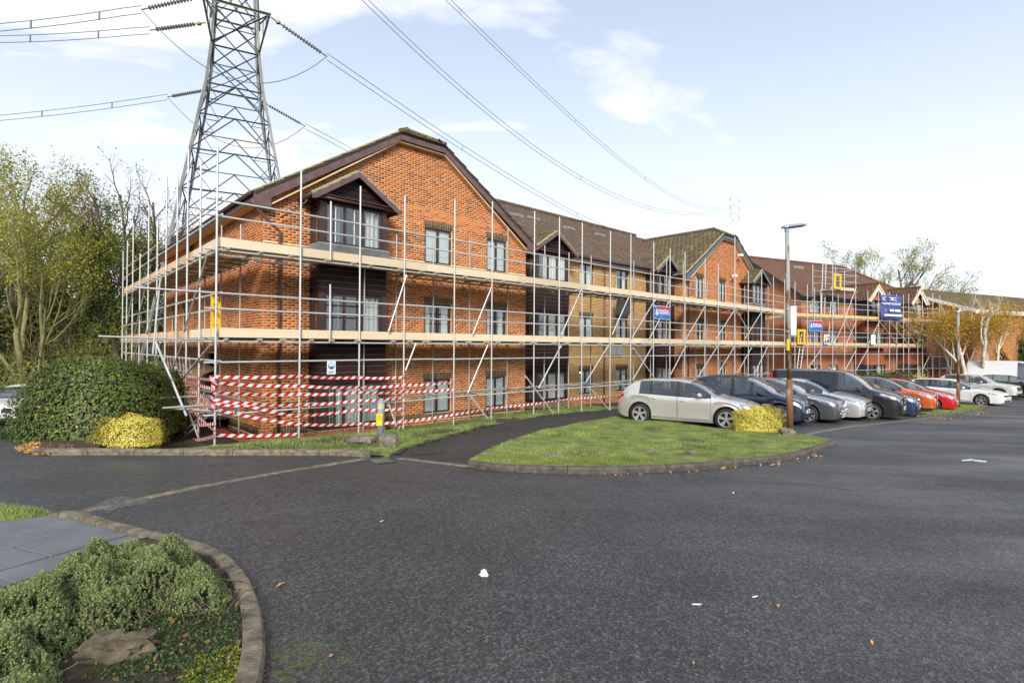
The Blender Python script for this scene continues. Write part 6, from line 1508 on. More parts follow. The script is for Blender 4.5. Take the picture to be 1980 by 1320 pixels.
def blob_points(rng, n, rx, ry, rz, depth=0.25, lob=0.16, power=2.4, low=0.0):
    u = rng.normal(size=(n, 3)); u[:, 2] = np.abs(u[:, 2]) * np.where(rng.uniform(size=n) < 0.2, -0.3, 1); u /= np.linalg.norm(u, axis=1)[:, None]
    k = (np.abs(u) ** power).sum(1) ** (-1 / power)
    ph = rng.uniform(0, 6, 6)
    lobes = 1 + lob * np.sin(5 * u[:, 0] + ph[0] + 3 * u[:, 2]) * np.sin(6 * u[:, 1] + ph[1]) + lob * 0.6 * np.sin(11 * u[:, 0] + ph[2]) * np.sin(9 * u[:, 2] + ph[3] + 7 * u[:, 1])
    rad = k * lobes * (1 - depth * rng.uniform(0, 1, n) ** 1.6)
    P = u * rad[:, None] * np.array([rx, ry, rz]); P[:, 2] = np.maximum(P[:, 2], low + rng.uniform(0, 0.08, n))
    return P, u
def core(rx, ry, rz, par, m='core_dark', seed=0):  # solid filler added against see-through, darkened in place of inner shade
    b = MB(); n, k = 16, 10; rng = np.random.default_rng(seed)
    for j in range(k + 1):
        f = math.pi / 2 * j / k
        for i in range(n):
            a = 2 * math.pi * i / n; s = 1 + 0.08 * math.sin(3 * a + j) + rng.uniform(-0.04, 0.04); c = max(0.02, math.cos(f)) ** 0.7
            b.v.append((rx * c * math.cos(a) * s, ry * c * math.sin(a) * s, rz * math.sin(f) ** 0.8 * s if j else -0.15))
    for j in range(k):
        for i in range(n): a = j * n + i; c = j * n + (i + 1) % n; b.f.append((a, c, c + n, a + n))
    return b.obj('solid_core', m, par)
def bush(name, label, cat, x, y, z, rx, ry, rz, leafm, n, ls, seed, group=None, rot=0.0, power=2.4, depth=0.25, lob=0.16, corem='core_dark', cs=0.80, extra=None, asp=0.55):
    rng = np.random.default_rng(seed); B = thing(name, label, cat, (x, y, z), rot, group)
    P, u = blob_points(rng, n, rx, ry, rz, depth, lob, power); V, F = leaf_mesh(P, ls, seed, outward=u, aspect=asp); np_obj('foliage', V, F, leafm, B)
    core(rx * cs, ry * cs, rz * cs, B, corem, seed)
    if extra:
        P, u = blob_points(rng, extra[1], rx * 1.02, ry * 1.02, rz * 1.02, depth * 0.5, lob, power); V, F = leaf_mesh(P, extra[2], seed + 9, outward=u, aspect=asp); np_obj('foliage', V, F, extra[0], B)
    return B
def gxy(px, Z): p = atz(px, 665, Z); return p.x, p.y
# clipped hedge and golden bushes by the corner
x, y = gxy(192, 12.9); bush('laurel_bush', 'large dark green clipped evergreen bush at the corner of the side road', 'bush', x, y, G(x, y), 1.66, 1.42, 1.84, 'leaf_laurel', 21000, 0.07, 21, power=2.7, lob=0.045, depth=0.12, cs=0.9)
x, y = gxy(300, 14.6); bush('laurel_bush', 'darker evergreen bush between the big clipped bush and the scaffold', 'bush', x, y, G(x, y), 0.95, 0.9, 1.75, 'leaf_laurel', 6000, 0.075, 22, power=2.8, lob=0.08, cs=0.86)
x, y = gp(226, 862); bush('golden_bush', 'low yellow variegated shrub in front of the big clipped bush', 'bush', x, y + 0.35, G(x, y) - 0.02, 0.68, 0.40, 0.58, 'leaf_gold', 11000, 0.03, 23, power=3.6, lob=0.14, rot=0.05, asp=0.85, corem='core_gold', cs=0.86)
x, y = gp(1478, 840); bush('golden_bush', 'yellow variegated shrub beside the rusty lamp post on the lawn', 'bush', x, y + 0.30, G(x, y) + 0.08, 0.78, 0.42, 0.68, 'leaf_gold', 13000, 0.032, 24, power=3.6, lob=0.15, asp=0.85, corem='core_gold', cs=0.86)
# near shrub of tight upright sprigs
def sprig_shrub():
    rng = np.random.default_rng(31)
    foot = [gp(-260, 1250, 0.2), gp(-150, 1150, 0.28), gp(0, 1112, 0.30), (gp(95, 1072, 0.32)), gp(180, 1046, 0.32), gp(262, 1026, 0.30), gp(330, 1040, 0.26), gp(375, 1058, 0.2), gp(430, 1110, 0.12), gp(452, 1150, 0.10), gp(420, 1195, 0.05), gp(350, 1168, 0.15), gp(300, 1178, 0.10), gp(240, 1225, 0.08), gp(160, 1240, 0.08), gp(115, 1285, 0.06), gp(120, 1335, 0.05), gp(150, 1400, 0.05), gp(60, 1480, 0.05), gp(-250, 1500, 0.05)]
    P = np.array(foot); x0, y0 = P.min(0); x1, y1 = P.max(0); n = 26000
    X = rng.uniform(x0, x1, n); Y = rng.uniform(y0, y1, n); k = in_poly_np(X, Y, foot); X, Y = X[k], Y[k]
    # distance to the outline
    D = np.full(len(X), 9.0)
    for i in range(len(P)):
        a, b = P[i], P[(i + 1) % len(P)]; ab = b - a; t = np.clip(((X - a[0]) * ab[0] + (Y - a[1]) * ab[1]) / (ab @ ab), 0, 1); D = np.minimum(D, np.hypot(X - a[0] - ab[0] * t, Y - a[1] - ab[1] * t))
    lob = 0.62 + 0.25 * np.sin(X * 7.3 + 1.9 * np.sin(Y * 5.1)) * np.sin(Y * 8.1 + 1.3 * np.sin(X * 4.3)) + 0.20 * np.sin(X * 15 + 2 * np.sin(Y * 9)) * np.sin(Y * 13 + X * 3)
    H = 0.40 * (1 - np.exp(-D / 0.13)) * lob
    gap = np.sin(X * 5.3 + 2.1) * np.sin(Y * 6.1 + 0.4) > 0.80
    keep = (~gap) & (rng.uniform(size=len(X)) < 0.5); X, Y, H, D = X[keep], Y[keep], H[keep], D[keep]
    n = len(X); Z = -(0.013 * X + 0.036 * Y) + 0.06 + H
    eps = 0.02
    tilt = rng.normal(size=(n, 3)) * 0.38; tilt[:, 2] = 1.0; tilt /= np.linalg.norm(tilt, axis=1)[:, None]
    L = rng.uniform(0.035, 0.075, n)
    ref = rng.normal(size=(n, 3)); ax = np.cross(tilt, ref); ax /= np.linalg.norm(ax, axis=1)[:, None]; ay = np.cross(tilt, ax)
    Vs = []; 
    nl = 11; base = np.stack([X, Y, Z], 1)
    for j in range(nl):
        a = j * 2.4; f = j / (nl - 1); out = ax * math.cos(a) + ay * math.sin(a)
        c = base + tilt * (L * (f - 0.7))[:, None]; s = (0.022 * (1 - 0.45 * f)) * rng.uniform(0.8, 1.25, n)
        dirv = out * (0.85 - 0.5 * f) + tilt * (0.35 + 0.6 * f); dirv /= np.linalg.norm(dirv, axis=1)[:, None]; sd_ = np.cross(dirv, tilt + 0.01); sd_ /= np.maximum(np.linalg.norm(sd_, axis=1), 1e-6)[:, None]
        V = np.empty((n, 4, 3)); V[:, 0] = c; V[:, 1] = c + dirv * (s * 0.55)[:, None] + sd_ * (s * 0.36)[:, None]; V[:, 2] = c + dirv * s[:, None]; V[:, 3] = c + dirv * (s * 0.55)[:, None] - sd_ * (s * 0.36)[:, None]; Vs.append(V)
    V = np.stack(Vs, 1).reshape(-1, 3)
    # make each sprig one island is not needed: leaves vary
    T = thing('hebe_shrub', 'low grey-green spreading shrub of tight sprigs in the kerbed bed nearest the camera', 'shrub', (0, 0, 0))
    np_obj('foliage', V, np.arange(len(V)).reshape(-1, 4), 'leaf_heb', T)
    segs = []
    idx = rng.choice(n, 900, replace=False)
    for i in idx:
        q = base[i] - tilt[i] * 0.04; g_ = np.array([q[0] + rng.normal() * 0.12, q[1] + rng.normal() * 0.12, G(q[0], q[1]) + 0.03]); m_ = (q + g_) / 2 + rng.normal(size=3) * 0.03; segs += [(g_, m_, 0.006, 0.005, 4), (m_, q, 0.005, 0.003, 4)]
    for i in range(40):
        a = rng.uniform(0, 6.28); p = np.array(gp(rng.uniform(280, 440), rng.uniform(1130, 1215))); p0 = np.array([p[0], p[1], G(*p) + 0.07]); p1 = p0 + np.array([math.cos(a) * 0.22, math.sin(a) * 0.22, rng.uniform(0.0, 0.08)]); m_ = (p0 + p1) / 2 + rng.normal(size=3) * 0.03; segs += [(p0, m_, 0.005, 0.004, 4), (m_, p1, 0.004, 0.002, 4)]
    V2, F2 = seg_tubes(segs); np_obj('stems', V2, F2, 'twig', T)
    # dark core mesh added below the sprigs, in place of shaded depth
    nx = 46; xs = np.linspace(x0, x1, nx); ys = np.linspace(y0, y1, nx); b = MB(); id_ = {}
    for j, yy in enumerate(ys):
        for i, xx in enumerate(xs):
            if in_poly(xx, yy, foot):
                dd = min(np.hypot(*(np.array([xx, yy]) - (P[q] + (P[(q + 1) % len(P)] - P[q]) * np.clip(np.dot(np.array([xx, yy]) - P[q], P[(q + 1) % len(P)] - P[q]) / np.dot(P[(q + 1) % len(P)] - P[q], P[(q + 1) % len(P)] - P[q]), 0, 1)))) for q in range(len(P)))
                lb = 0.62 + 0.25 * math.sin(xx * 7.3 + 1.9 * math.sin(yy * 5.1)) * math.sin(yy * 8.1 + 1.3 * math.sin(xx * 4.3))
                id_[i, j] = len(b.v); b.v.append((xx, yy, G(xx, yy) + 0.05 + 0.26 * (1 - math.exp(-dd / 0.16)) * lb))
    for j in range(nx - 1):
        for i in range(nx - 1):
            k4 = [(i, j), (i + 1, j), (i + 1, j + 1), (i, j + 1)]
            if all(q in id_ for q in k4): b.f.append(tuple(id_[q] for q in k4))
    b.obj('solid_core', 'core_dark', T, smooth=True)
sprig_shrub()
# ground cover and litter of the near bed
def scatter_leaves(name, label, cat, poly, n, size, m, seed, dz, flat=2.5, kind='stuff', dens=None):
    rng = np.random.default_rng(seed); P = np.array(poly); x0, y0 = P.min(0); x1, y1 = P.max(0); X = rng.uniform(x0, x1, n * 6); Y = rng.uniform(y0, y1, n * 6); k = in_poly_np(X, Y, poly); X, Y = X[k][:n], Y[k][:n]
    Z = np.array([G(a, b) for a, b in zip(X, Y)]) + dz + rng.uniform(0.0, 0.012, len(X)); V, F = leaf_mesh(np.stack([X, Y, Z], 1), size, seed, upbias=flat, aspect=0.65); return tag(np_obj(name, V, F, m), label, cat, kind=kind)
inner = [p for p in bed_in[:44]]
bedzone = GL([(300, 1180), (440, 1120), (470, 1180), (478, 1260), (462, 1325), (250, 1400), (180, 1260)])
scatter_leaves('ivy', 'small dark ivy and creeping weeds over the soil of the near bed', 'ground cover', bedzone, 2400, 0.022, 'leaf_ivy', 41, 0.072, 1.2)
scatter_leaves('weeds', 'fresh green weeds between the ivy of the near bed', 'weeds', GL([(240, 1250), (330, 1200), (440, 1190), (470, 1260), (400, 1300), (300, 1330), (150, 1340)]), 1500, 0.018, 'leaf_evergreen', 48, 0.07, 0.6)
scatter_leaves('weeds', 'bright mossy weeds along the inside of the near kerb', 'weeds', GL([(380, 1290), (462, 1265), (470, 1330), (440, 1400), (320, 1400), (350, 1330)]), 2600, 0.016, 'leaf_yellow_green', 42, 0.065, 1.0)
scatter_leaves('fallen_leaves', 'brown dead leaves lying on the soil of the near bed', 'fallen leaves', bedzone, 90, 0.045, 'leaf_brown', 43, 0.08, 2.0)
scatter_leaves('fallen_leaves', 'heap of dry leaves at the foot of the big clipped bush', 'fallen leaves', GL([(28, 868), (60, 858), (140, 862), (150, 877), (80, 882), (40, 878)]), 1500, 0.05, 'leaf_fallen', 44, 0.03, 1.5)
kl = inset(k_isl, 0.05, -1); kl2 = inset(k_isl, 0.30, -1)
scatter_leaves('fallen_leaves', 'orange leaves caught along the lawn kerb', 'fallen leaves', kl[26:66] + kl2[26:66][::-1], 170, 0.055, 'leaf_fallen', 45, 0.014, 2.0)
scatter_leaves('fallen_leaves', 'orange leaves along the kerb of the far lamp island', 'fallen leaves', GL([(1800, 810), (1852, 806), (1900, 797), (1930, 790), (1935, 794), (1905, 802), (1850, 812), (1800, 815)]), 260, 0.06, 'leaf_fallen', 46, 0.014, 2.0)
for i, (px, py, s, lab) in enumerate([(542, 1133, 0.07, 'dry brown leaf on the road near the kerbed bed'), (1341, 1284, 0.04, 'small orange leaf on the road near the bottom of the view'), (1686, 1244, 0.045, 'pinkish leaf lying alone on the road'), (960, 1291, 0.03, 'tiny brown leaf on the road at the bottom middle'), (1505, 1173, 0.045, 'pale pink leaf on the road beside the white feathers'), (1597, 1082, 0.04, 'small leaf on the damp road'), (640, 1270, 0.04, 'orange leaf on the mossy road edge')]):
    x, y = gp(px, py); V, F = leaf_mesh(np.array([[x, y, G(x, y) + 0.012]]), s, 60 + i, upbias=4, aspect=0.5); tag(np_obj('leaf', V, F, 'leaf_fallen'), lab, 'leaf')
mat('litter_white', (0.72, 0.71, 0.70), 0.8)
x, y = gp(935, 1112); rng_ = np.random.default_rng(5); b = MB()
for j in range(7):
    for i in range(10):
        a = i * 0.628; r_ = 0.038 * math.cos(j / 6 * 1.5) * (1 + rng_.uniform(-0.35, 0.35)); b.v.append((r_ * math.cos(a), r_ * math.sin(a), 0.055 * j / 6 + rng_.uniform(-0.006, 0.006)))
for j in range(6):
    for i in range(10): a = j * 10 + i; c = j * 10 + (i + 1) % 10; b.f.append((a, c, c + 10, a + 10))
o = b.obj('tissue', 'litter_white'); o.location = (x, y, G(x, y) + 0.004); tag(o, 'crumpled white tissue lying on the tarmac', 'litter')
for i, (px, py, L, lab) in enumerate([(1347, 1171, 0.075, 'white feather on the road, the larger one'), (1460, 1156, 0.05, 'white feather on the road, the smaller one'), (738, 1009, 0.04, 'white cigarette end on the road'), (1418, 954, 0.06, 'white scrap on the road near the lawn')]):
    x, y = gp(px, py); b = MB(); b.prism([(-L / 2, 0, 0), (-L / 4, -L * 0.13, 0.004), (L / 3, -L * 0.10, 0.01), (L / 2, 0, 0.012), (L / 3, L * 0.10, 0.01), (-L / 4, L * 0.13, 0.004)], (0, 0, 0.005)); o = b.obj('feather' if i < 2 else 'scrap', 'litter_white'); o.location = (x, y, G(x, y) + 0.006); o.rotation_euler = (0, 0, 0.4 * i - 0.3); tag(o, lab, 'litter')
# rocks
def rock(label, x, y, z, rx, ry, rz, seed, m='rock', rot=0.0):
    rng = np.random.default_rng(seed); b = MB(); n, k = 30, 18; fr = [(rng.normal(size=3) * f, rng.uniform(0, 6), a) for f, a in ((1.6, 0.16), (2.4, 0.10), (4.0, 0.06), (6.5, 0.045), (9.0, 0.03), (13.0, 0.022))]
    for j in range(k + 1):
        f = math.pi * j / k - math.pi / 2
        for i in range(n):
            a = 2 * math.pi * i / n; u = np.array([math.cos(f) * math.cos(a), math.cos(f) * math.sin(a), math.sin(f)]); s = (np.abs(u) ** 2.8).sum() ** (-1 / 2.8) * (1 + sum(am * (1 - 2 * abs(math.sin(d @ u + p))) for d, p, am in fr))
            b.v.append((u[0] * rx * s, u[1] * ry * s, u[2] * rz * s))
    for j in range(k):
        for i in range(n): a = j * n + i; c = j * n + (i + 1) % n; b.f.append((a, c, c + n, a + n))
    o = b.obj('rock', m); smooth_angle(o, 32); o.location = (x, y, z); o.rotation_euler = (0.1, 0.05, rot); return tag(o, label, 'rock')
def rock_at(label, px, py, rx, ry, rz, seed, m='rock', rot=0.0, up_=0.5, dz=0.06):
    x, y = gp(px, py); return rock(label, x, y + ry * 0.6, G(x, y) + dz + dip(x, y) * 0.5 + rz * up_, rx, ry, rz, seed, m, rot)
rock_at('grey boulder with pale lichen on the grass left of the grey post', 694, 864, 0.30, 0.22, 0.13, 51, rot=0.2)
rock_at('squarish mossy boulder at the foot of the grey post', 749, 869, 0.27, 0.20, 0.17, 52, rot=-0.2)
rock_at('flat dark stone lying in front of the golden bush on the lawn', 1455, 836, 0.30, 0.16, 0.07, 53, 'rock', 0.15)
rock_at('upright brown stone at the foot of the rusty lamp post', 1523, 848, 0.24, 0.16, 0.16, 54, 'rock', 0.3)
x, y = gp(205, 1300); rock('pitted pale rock half hidden under the near shrub', x, y + 0.1, G(x, y) + 0.07, 0.21, 0.13, 0.10, 55, 'rock_pale', 0.2)
for i, (px, py, s, lab) in enumerate([(1070, 892, 0.10, 'flat grey stone at the lawn edge left of the bare patch'), (1162, 884, 0.09, 'bluish stone on the lawn right of the bare patch'), (1256, 881, 0.07, 'small blue-grey stone on the lawn'), (1336, 884, 0.11, 'lichen-spotted stone near the kerb on the lawn'), (1014, 886, 0.05, 'small stone in the moss at the left end of the lawn')]): rock_at(lab, px, py, s * 1.5, s * 0.8, s * 0.45, 70 + i, 'rock', 0.3 * i, 0.3, 0.08)
flat_poly('soil_patch', GL([(1085, 884), (1100, 880), (1140, 881), (1152, 886), (1130, 892), (1095, 892)]), 0.096, 'soil')
scatter_leaves('moss', 'yellow-green moss at the pointed end and edge of the lawn', 'moss', GL([(912, 903), (935, 893), (1000, 889), (1090, 892), (1180, 894), (1290, 893), (1290, 903), (1180, 906), (1050, 907), (950, 906)]), 9000, 0.014, 'leaf_yellow_green', 47, 0.095, 0.8)
# ---- woodland at the left
gz = lambda x, y: G(x, y) - 0.05
x, y = gxy(60, 26); tree('ash_tree', 'tall multi-stemmed tree with yellow-green leaves and pale greenish bark at the left', x, y, gz(x, y), [(0, 0, (0.05, 0, 1), 10.5, 0.17), (0.25, 0.1, (0.28, 0.1, 1), 9.5, 0.11), (-0.2, 0, (-0.10, 0.1, 1), 10, 0.13), (0.1, -0.2, (0.40, -0.2, 1), 8.5, 0.09), (-0.3, 0.2, (-0.3, 0.0, 1), 9.0, 0.10)], 4, (8, 5, 4), (34, 34, 36), (0.42, 0.55, 0.55), 'bark_green', 'leaf_autumn_green', 15000, 0.11, 0.22, 101, trop=0.10, leaf_zone=(5.6, 14))
x, y = gxy(-95, 24); tree('bare_tree', 'dark bare tree cut by the left edge', x, y, gz(x, y), [(0, 0, (0.02, 0, 1), 11, 0.14), (0.2, 0.1, (-0.2, 0.1, 1), 10, 0.12)], 4, (7, 5, 3), (40, 38, 38), (0.42, 0.55, 0.55), 'bark', 'leaf_brown', 2600, 0.11, 0.25, 102, 'trees of the wood at the left')
for i, (px, Z, h, lab) in enumerate([(208, 33, 10.2, 'ivy-clad bare tree, leftmost of the three against the sky'), (258, 35, 11.4, 'ivy-clad bare tree, middle of the three against the sky'), (303, 36, 11.0, 'ivy-clad bare tree just left of the scaffold')]):
    x, y = gxy(px, Z); tree('ivy_tree', lab, x, y, gz(x, y), [(0, 0, (0.05 * (i - 1), 0, 1), h, 0.2), (0.2, 0, (0.2, 0.1, 1), h * 0.85, 0.14), (-0.2, 0.1, (-0.22, -0.1, 1), h * 0.8, 0.13)], 4, (9, 5, 4), (33, 36, 36), (0.34, 0.5, 0.55), 'bark', 'leaf_brown', 1300, 0.13, 0.22, 110 + i, 'ivy-clad trees at the wood edge', ivy=(6500, 0.5, h * 0.74, 0.42, 0.16), trop=0.12)
for i, (px, Z, h, lm, lab) in enumerate([(135, 31, 8.6, 'leaf_wood', 'mid green tree behind the tall pale-barked tree'), (170, 36, 9.0, 'leaf_wood', 'dull green tree filling the wood between the pale tree and the ivy-clad ones'), (18, 30, 9.5, 'leaf_autumn_green', 'yellowing tree behind the dark bare tree at the left'), (95, 38, 9.5, 'leaf_brown', 'brownish tree deep in the wood')]):
    x, y = gxy(px, Z); tree('wood_tree', lab, x, y, gz(x, y), [(0, 0, (0.05, 0, 1), h, 0.2), (0.3, 0, (0.3, 0.1, 1), h * 0.8, 0.12), (-0.3, 0.1, (-0.3, -0.1, 1), h * 0.8, 0.12)], 4, (8, 5, 4), (45, 40, 38), (0.42, 0.55, 0.55), 'bark', lm, 7500, 0.17, 0.32, 120 + i, 'trees of the wood at the left')
WB = [(10, 25, 2.0, 1.5, 2.2, 'leaf_wood', 'low dull green thicket at the left edge behind the white car'), (95, 26.5, 2.2, 1.6, 2.6, 'leaf_wood', 'thicket at the foot of the tall pale-barked tree'), (175, 27, 2.0, 1.6, 2.6, 'leaf_wood', 'bramble thicket behind the big clipped bush'), (232, 28.5, 1.7, 1.5, 3.2, 'leaf_yellow_green', 'yellow-green shrub left of the scaffold end'), (215, 31, 2.0, 1.6, 4.6, 'leaf_wood', 'tall green shrub below the ivy-clad trees'), (290, 31.5, 2.2, 1.8, 4.4, 'leaf_laurel', 'dark evergreen shrub seen through the scaffold at the left'),
      (130, 31, 2.6, 1.8, 4.6, 'leaf_wood', 'tall thicket in the middle of the wood'), (50, 30.5, 2.6, 1.8, 4.8, 'leaf_yellow_green', 'light green shrub behind the tall pale-barked tree'), (-15, 28, 2.4, 1.8, 5.0, 'leaf_wood', 'tall shrub at the very left edge'), (330, 33, 2.0, 1.6, 4.0, 'leaf_wood', 'green shrub seen between the left scaffold posts'), (250, 35, 2.6, 2.0, 6.2, 'leaf_laurel', 'dark holly mass under the ivy-clad trees'), (175, 38, 3.5, 2.0, 6.8, 'leaf_wood', 'deep background thicket of the wood'), (90, 40, 4.5, 2.0, 7.2, 'leaf_wood', 'furthest thicket at the left of the wood'), (370, 40, 3.0, 2.0, 5.4, 'leaf_wood', 'thicket behind the foot of the pylon')]
for i, (px, Z, rx, ry, rz, lm, lab) in enumerate(WB):
    x, y = gxy(px, Z); bush('wood_shrub', lab, 'shrub', x, y, G(x, y) - 0.1, rx, ry, rz, lm, int(2600 + 900 * rx * rz / 3), 0.17, 140 + i, 'shrubs of the wood at the left', depth=0.55, lob=0.3, power=2.0, cs=0.66)
def thicket_stems():
    rng = np.random.default_rng(77); segs = []
    for i in range(260):
        px = rng.uniform(0, 330); Z = rng.uniform(23.5, 28.5); x, y = gxy(px, Z); p = np.array([x, y, G(x, y)]); d = np.array([rng.normal() * 0.35, rng.normal() * 0.2, 1.0]); L = rng.uniform(1.4, 4.2); n = 5
        for k in range(n):
            d = d + rng.normal(size=3) * 0.16; d /= np.linalg.norm(d); q = p + d * L / n; segs.append((p, q, 0.018 * (1 - k / n) + 0.004, 0.018 * (1 - (k + 1) / n) + 0.004, 3)); p = q
            if k > 1:
                e = d + rng.normal(size=3) * 0.7; e /= np.linalg.norm(e); segs.append((p, p + e * 0.6, 0.006, 0.003, 3))
    V, F = seg_tubes(segs); tag(np_obj('undergrowth', V, F, 'twig_pale'), 'tangle of thin bare stems at the wood edge', 'undergrowth', kind='stuff')
thicket_stems()
# ---- trees on the other side of the road, behind the viewer: seen only in the panes
rngb = np.random.default_rng(99); PB = []; UB = []
for i in range(15):
    bx, by, hh = -42 + i * 6.4 + rngb.uniform(-1.5, 1.5), -26 + rngb.uniform(-4, 3), rngb.uniform(7, 12.5)
    P, u = blob_points(rngb, 1500, 4.2, 3.0, hh, 0.5, 0.3, 2.0); PB.append(P + np.array([bx, by, 1.0])); UB.append(u)
V, F = leaf_mesh(np.concatenate(PB), 0.9, 98, outward=np.concatenate(UB)); tag(np_obj('treeline', V, F, 'leaf_backdrop'), 'line of trees across the road behind the viewpoint', 'trees', kind='stuff')
# ---- trees at the far right
x, y = gxy(1728, 78); tree('bare_tree', 'large thinning tree on the skyline behind the far brick block', x, y, -2, [(0, 0, (0, 0, 1), 16.5, 0.35), (0.5, 0, (0.45, 0, 1), 14.5, 0.25), (-0.4, 0, (-0.5, 0, 1), 14.5, 0.22), (0.2, 0.2, (0.85, 0.1, 0.9), 12.5, 0.2), (-0.6, 0, (-0.25, 0.1, 1), 16, 0.2)], 5, (8, 5, 4, 3), (38, 36, 36, 38), (0.5, 0.55, 0.55, 0.6), 'bark', 'leaf_autumn_green', 11000, 0.2, 0.3, 161, trop=0.10, first=0.4)
for i, (px, Z, h) in enumerate([(1655, 82, 17.0), (1678, 84, 17.5), (1805, 80, 13.5)]):
    x, y = gxy(px, Z); tree('bare_tree', ['small ivy-dark treetop left of the large skyline tree', 'slender treetop just left of the large skyline tree', 'low treetop right of the large skyline tree'][i], x, y, -2, [(0, 0, (0.05, 0, 1), h, 0.22)], 4, (10, 5, 3), (35, 36, 36), (0.3, 0.5, 0.55), 'bark', 'leaf_wood', 1600, 0.17, 0.25, 165 + i, 'treetops on the skyline')
x, y = gxy(1886, 43); tree('birch_tree', 'pollarded pale-barked birch with orange-yellow leaves at the far end of the car park', x, y, G(x, y), [(-0.5, 0, (-0.25, 0, 1), 5.6, 0.19), (0.3, 0, (0.12, 0, 1), 6.6, 0.22), (0.6, 0.1, (0.35, 0.1, 1), 7.0, 0.17), (0.1, 0.2, (0.0, 0.2, 1), 6.8, 0.15), (0.5, -0.1, (0.62, -0.1, 1), 6.0, 0.12)], 4, (5, 4, 4), (28, 36, 42), (0.5, 0.5, 0.6), 'bark_birch', 'leaf_birch', 15000, 0.13, 0.55, 171, trop=0.14, first=0.45, leaf_zone=(2.4, 6.4))
x, y = gxy(1846, 45); tree('birch_tree', 'smaller orange-leaved birch between the far scaffold and the pollarded birch', x, y, G(x, y), [(0, 0, (-0.1, 0, 1), 5.2, 0.1), (0.1, 0, (0.2, 0, 1), 4.8, 0.08)], 4, (6, 4, 4), (38, 40, 42), (0.5, 0.5, 0.6), 'bark_birch', 'leaf_birch', 4200, 0.12, 0.35, 172, leaf_zone=(1.8, 6.0))
for i, (px, Z, rx, rz, lm, lab) in enumerate([(1960, 50, 1.6, 7.0, 'leaf_evergreen', 'dense evergreen tree at the right edge'), (1998, 49, 1.7, 6.4, 'leaf_evergreen', 'evergreen shrub cut by the right edge'), (1925, 48, 1.6, 5.4, 'leaf_birch', 'orange shrub behind the pollarded birch')]):
    x, y = gxy(px, Z); bush('evergreen_shrub', lab, 'shrub', x, y, G(x, y), rx, 1.3, rz, lm, 4200, 0.15, 180 + i, depth=0.4, lob=0.25, power=2.0, cs=0.7)
for i, (px, Z, rx, ry, rz, lm, lab) in enumerate([(1688, 35, 1.5, 0.9, 1.95, 'leaf_laurel', 'low green hedge plant in front of the far scaffold behind the black van'), (1735, 36, 1.15, 0.9, 2.25, 'leaf_brown', 'reddish-brown shrub in front of the far scaffold'), (1662, 34, 1.0, 0.8, 1.6, 'leaf_evergreen', 'low green shrub just behind the black van'), (1776, 37, 1.0, 0.8, 1.75, 'leaf_gold', 'rounded yellow shrub behind the white estate car'), (1712, 34.5, 0.9, 0.8, 1.75, 'leaf_evergreen', 'green shrub between the hedge and the reddish shrub')]):
    x, y = gxy(px, Z); bush('car_park_shrub', lab, 'shrub', x, y, G(x, y), rx, ry, rz, lm, 2600, 0.10, 190 + i, 'shrubs behind the parked cars', depth=0.3, lob=0.15)
# ------------------------------------------------------------------ vehicles
def paint(name, c, metal=0.5, rough=0.32):
    m = mat(name, c, rough, metal=metal, coat=0.9, noise=0.04, nscale=2); return name
for nm, c, me_ in (('paint_silver', (0.62, 0.60, 0.56), 0.6), ('paint_navy', (0.012, 0.018, 0.045), 0.4), ('paint_grey', (0.10, 0.105, 0.115), 0.6), ('paint_silver_b', (0.62, 0.61, 0.59), 0.6), ('paint_black', (0.010, 0.010, 0.011), 0.2), ('paint_blue', (0.02, 0.05, 0.12), 0.5), ('paint_orange', (0.55, 0.10, 0.015), 0.35), ('paint_red', (0.52, 0.008, 0.012), 0.2), ('paint_white', (0.74, 0.74, 0.73), 0.0), ('paint_offwhite', (0.60, 0.58, 0.54), 0.2)): paint(nm, c, me_)
mat('car_seat', (0.045, 0.045, 0.048), 0.85); mat('tyre', (0.018, 0.018, 0.018), 0.85); mat('rim', (0.55, 0.55, 0.55), 0.35, metal=0.7); mat('rim_dark', (0.03, 0.03, 0.03), 0.5); mat('car_trim', (0.018, 0.018, 0.02), 0.5); mat('chrome', (0.7, 0.7, 0.72), 0.15, metal=1.0)
mat('headlamp', (0.50, 0.52, 0.55), 0.06, metal=0.6, coat=1.0, noise=0.7, nscale=16); mat('tail_lamp', (0.45, 0.01, 0.012), 0.15, coat=1.0); mat('plate_white', (0.74, 0.74, 0.72), 0.4); mat('plate_yellow', (0.72, 0.55, 0.05), 0.4); mat('under', (0.01, 0.01, 0.01), 0.9)
def pchip(P):
    X = np.array([p[0] for p in P], float); Y = np.array([p[1] for p in P], float); h = np.diff(X); dl = np.diff(Y) / h; d = np.zeros(len(X))
    for i in range(1, len(X) - 1):
        if dl[i - 1] * dl[i] > 0: w1 = 2 * h[i] + h[i - 1]; w2 = h[i] + 2 * h[i - 1]; d[i] = (w1 + w2) / (w1 / dl[i - 1] + w2 / dl[i])
    d[0], d[-1] = dl[0], dl[-1]
    def f(x):
        x = min(max(x, X[0]), X[-1]); i = min(len(h) - 1, max(0, int(np.searchsorted(X, x) - 1))); t = (x - X[i]) / h[i]
        return float((1 + 2 * t) * (1 - t) ** 2 * Y[i] + t * (1 - t) ** 2 * h[i] * d[i] + t * t * (3 - 2 * t) * Y[i + 1] + t * t * (t - 1) * h[i] * d[i + 1])
    return f
_wheel = {}
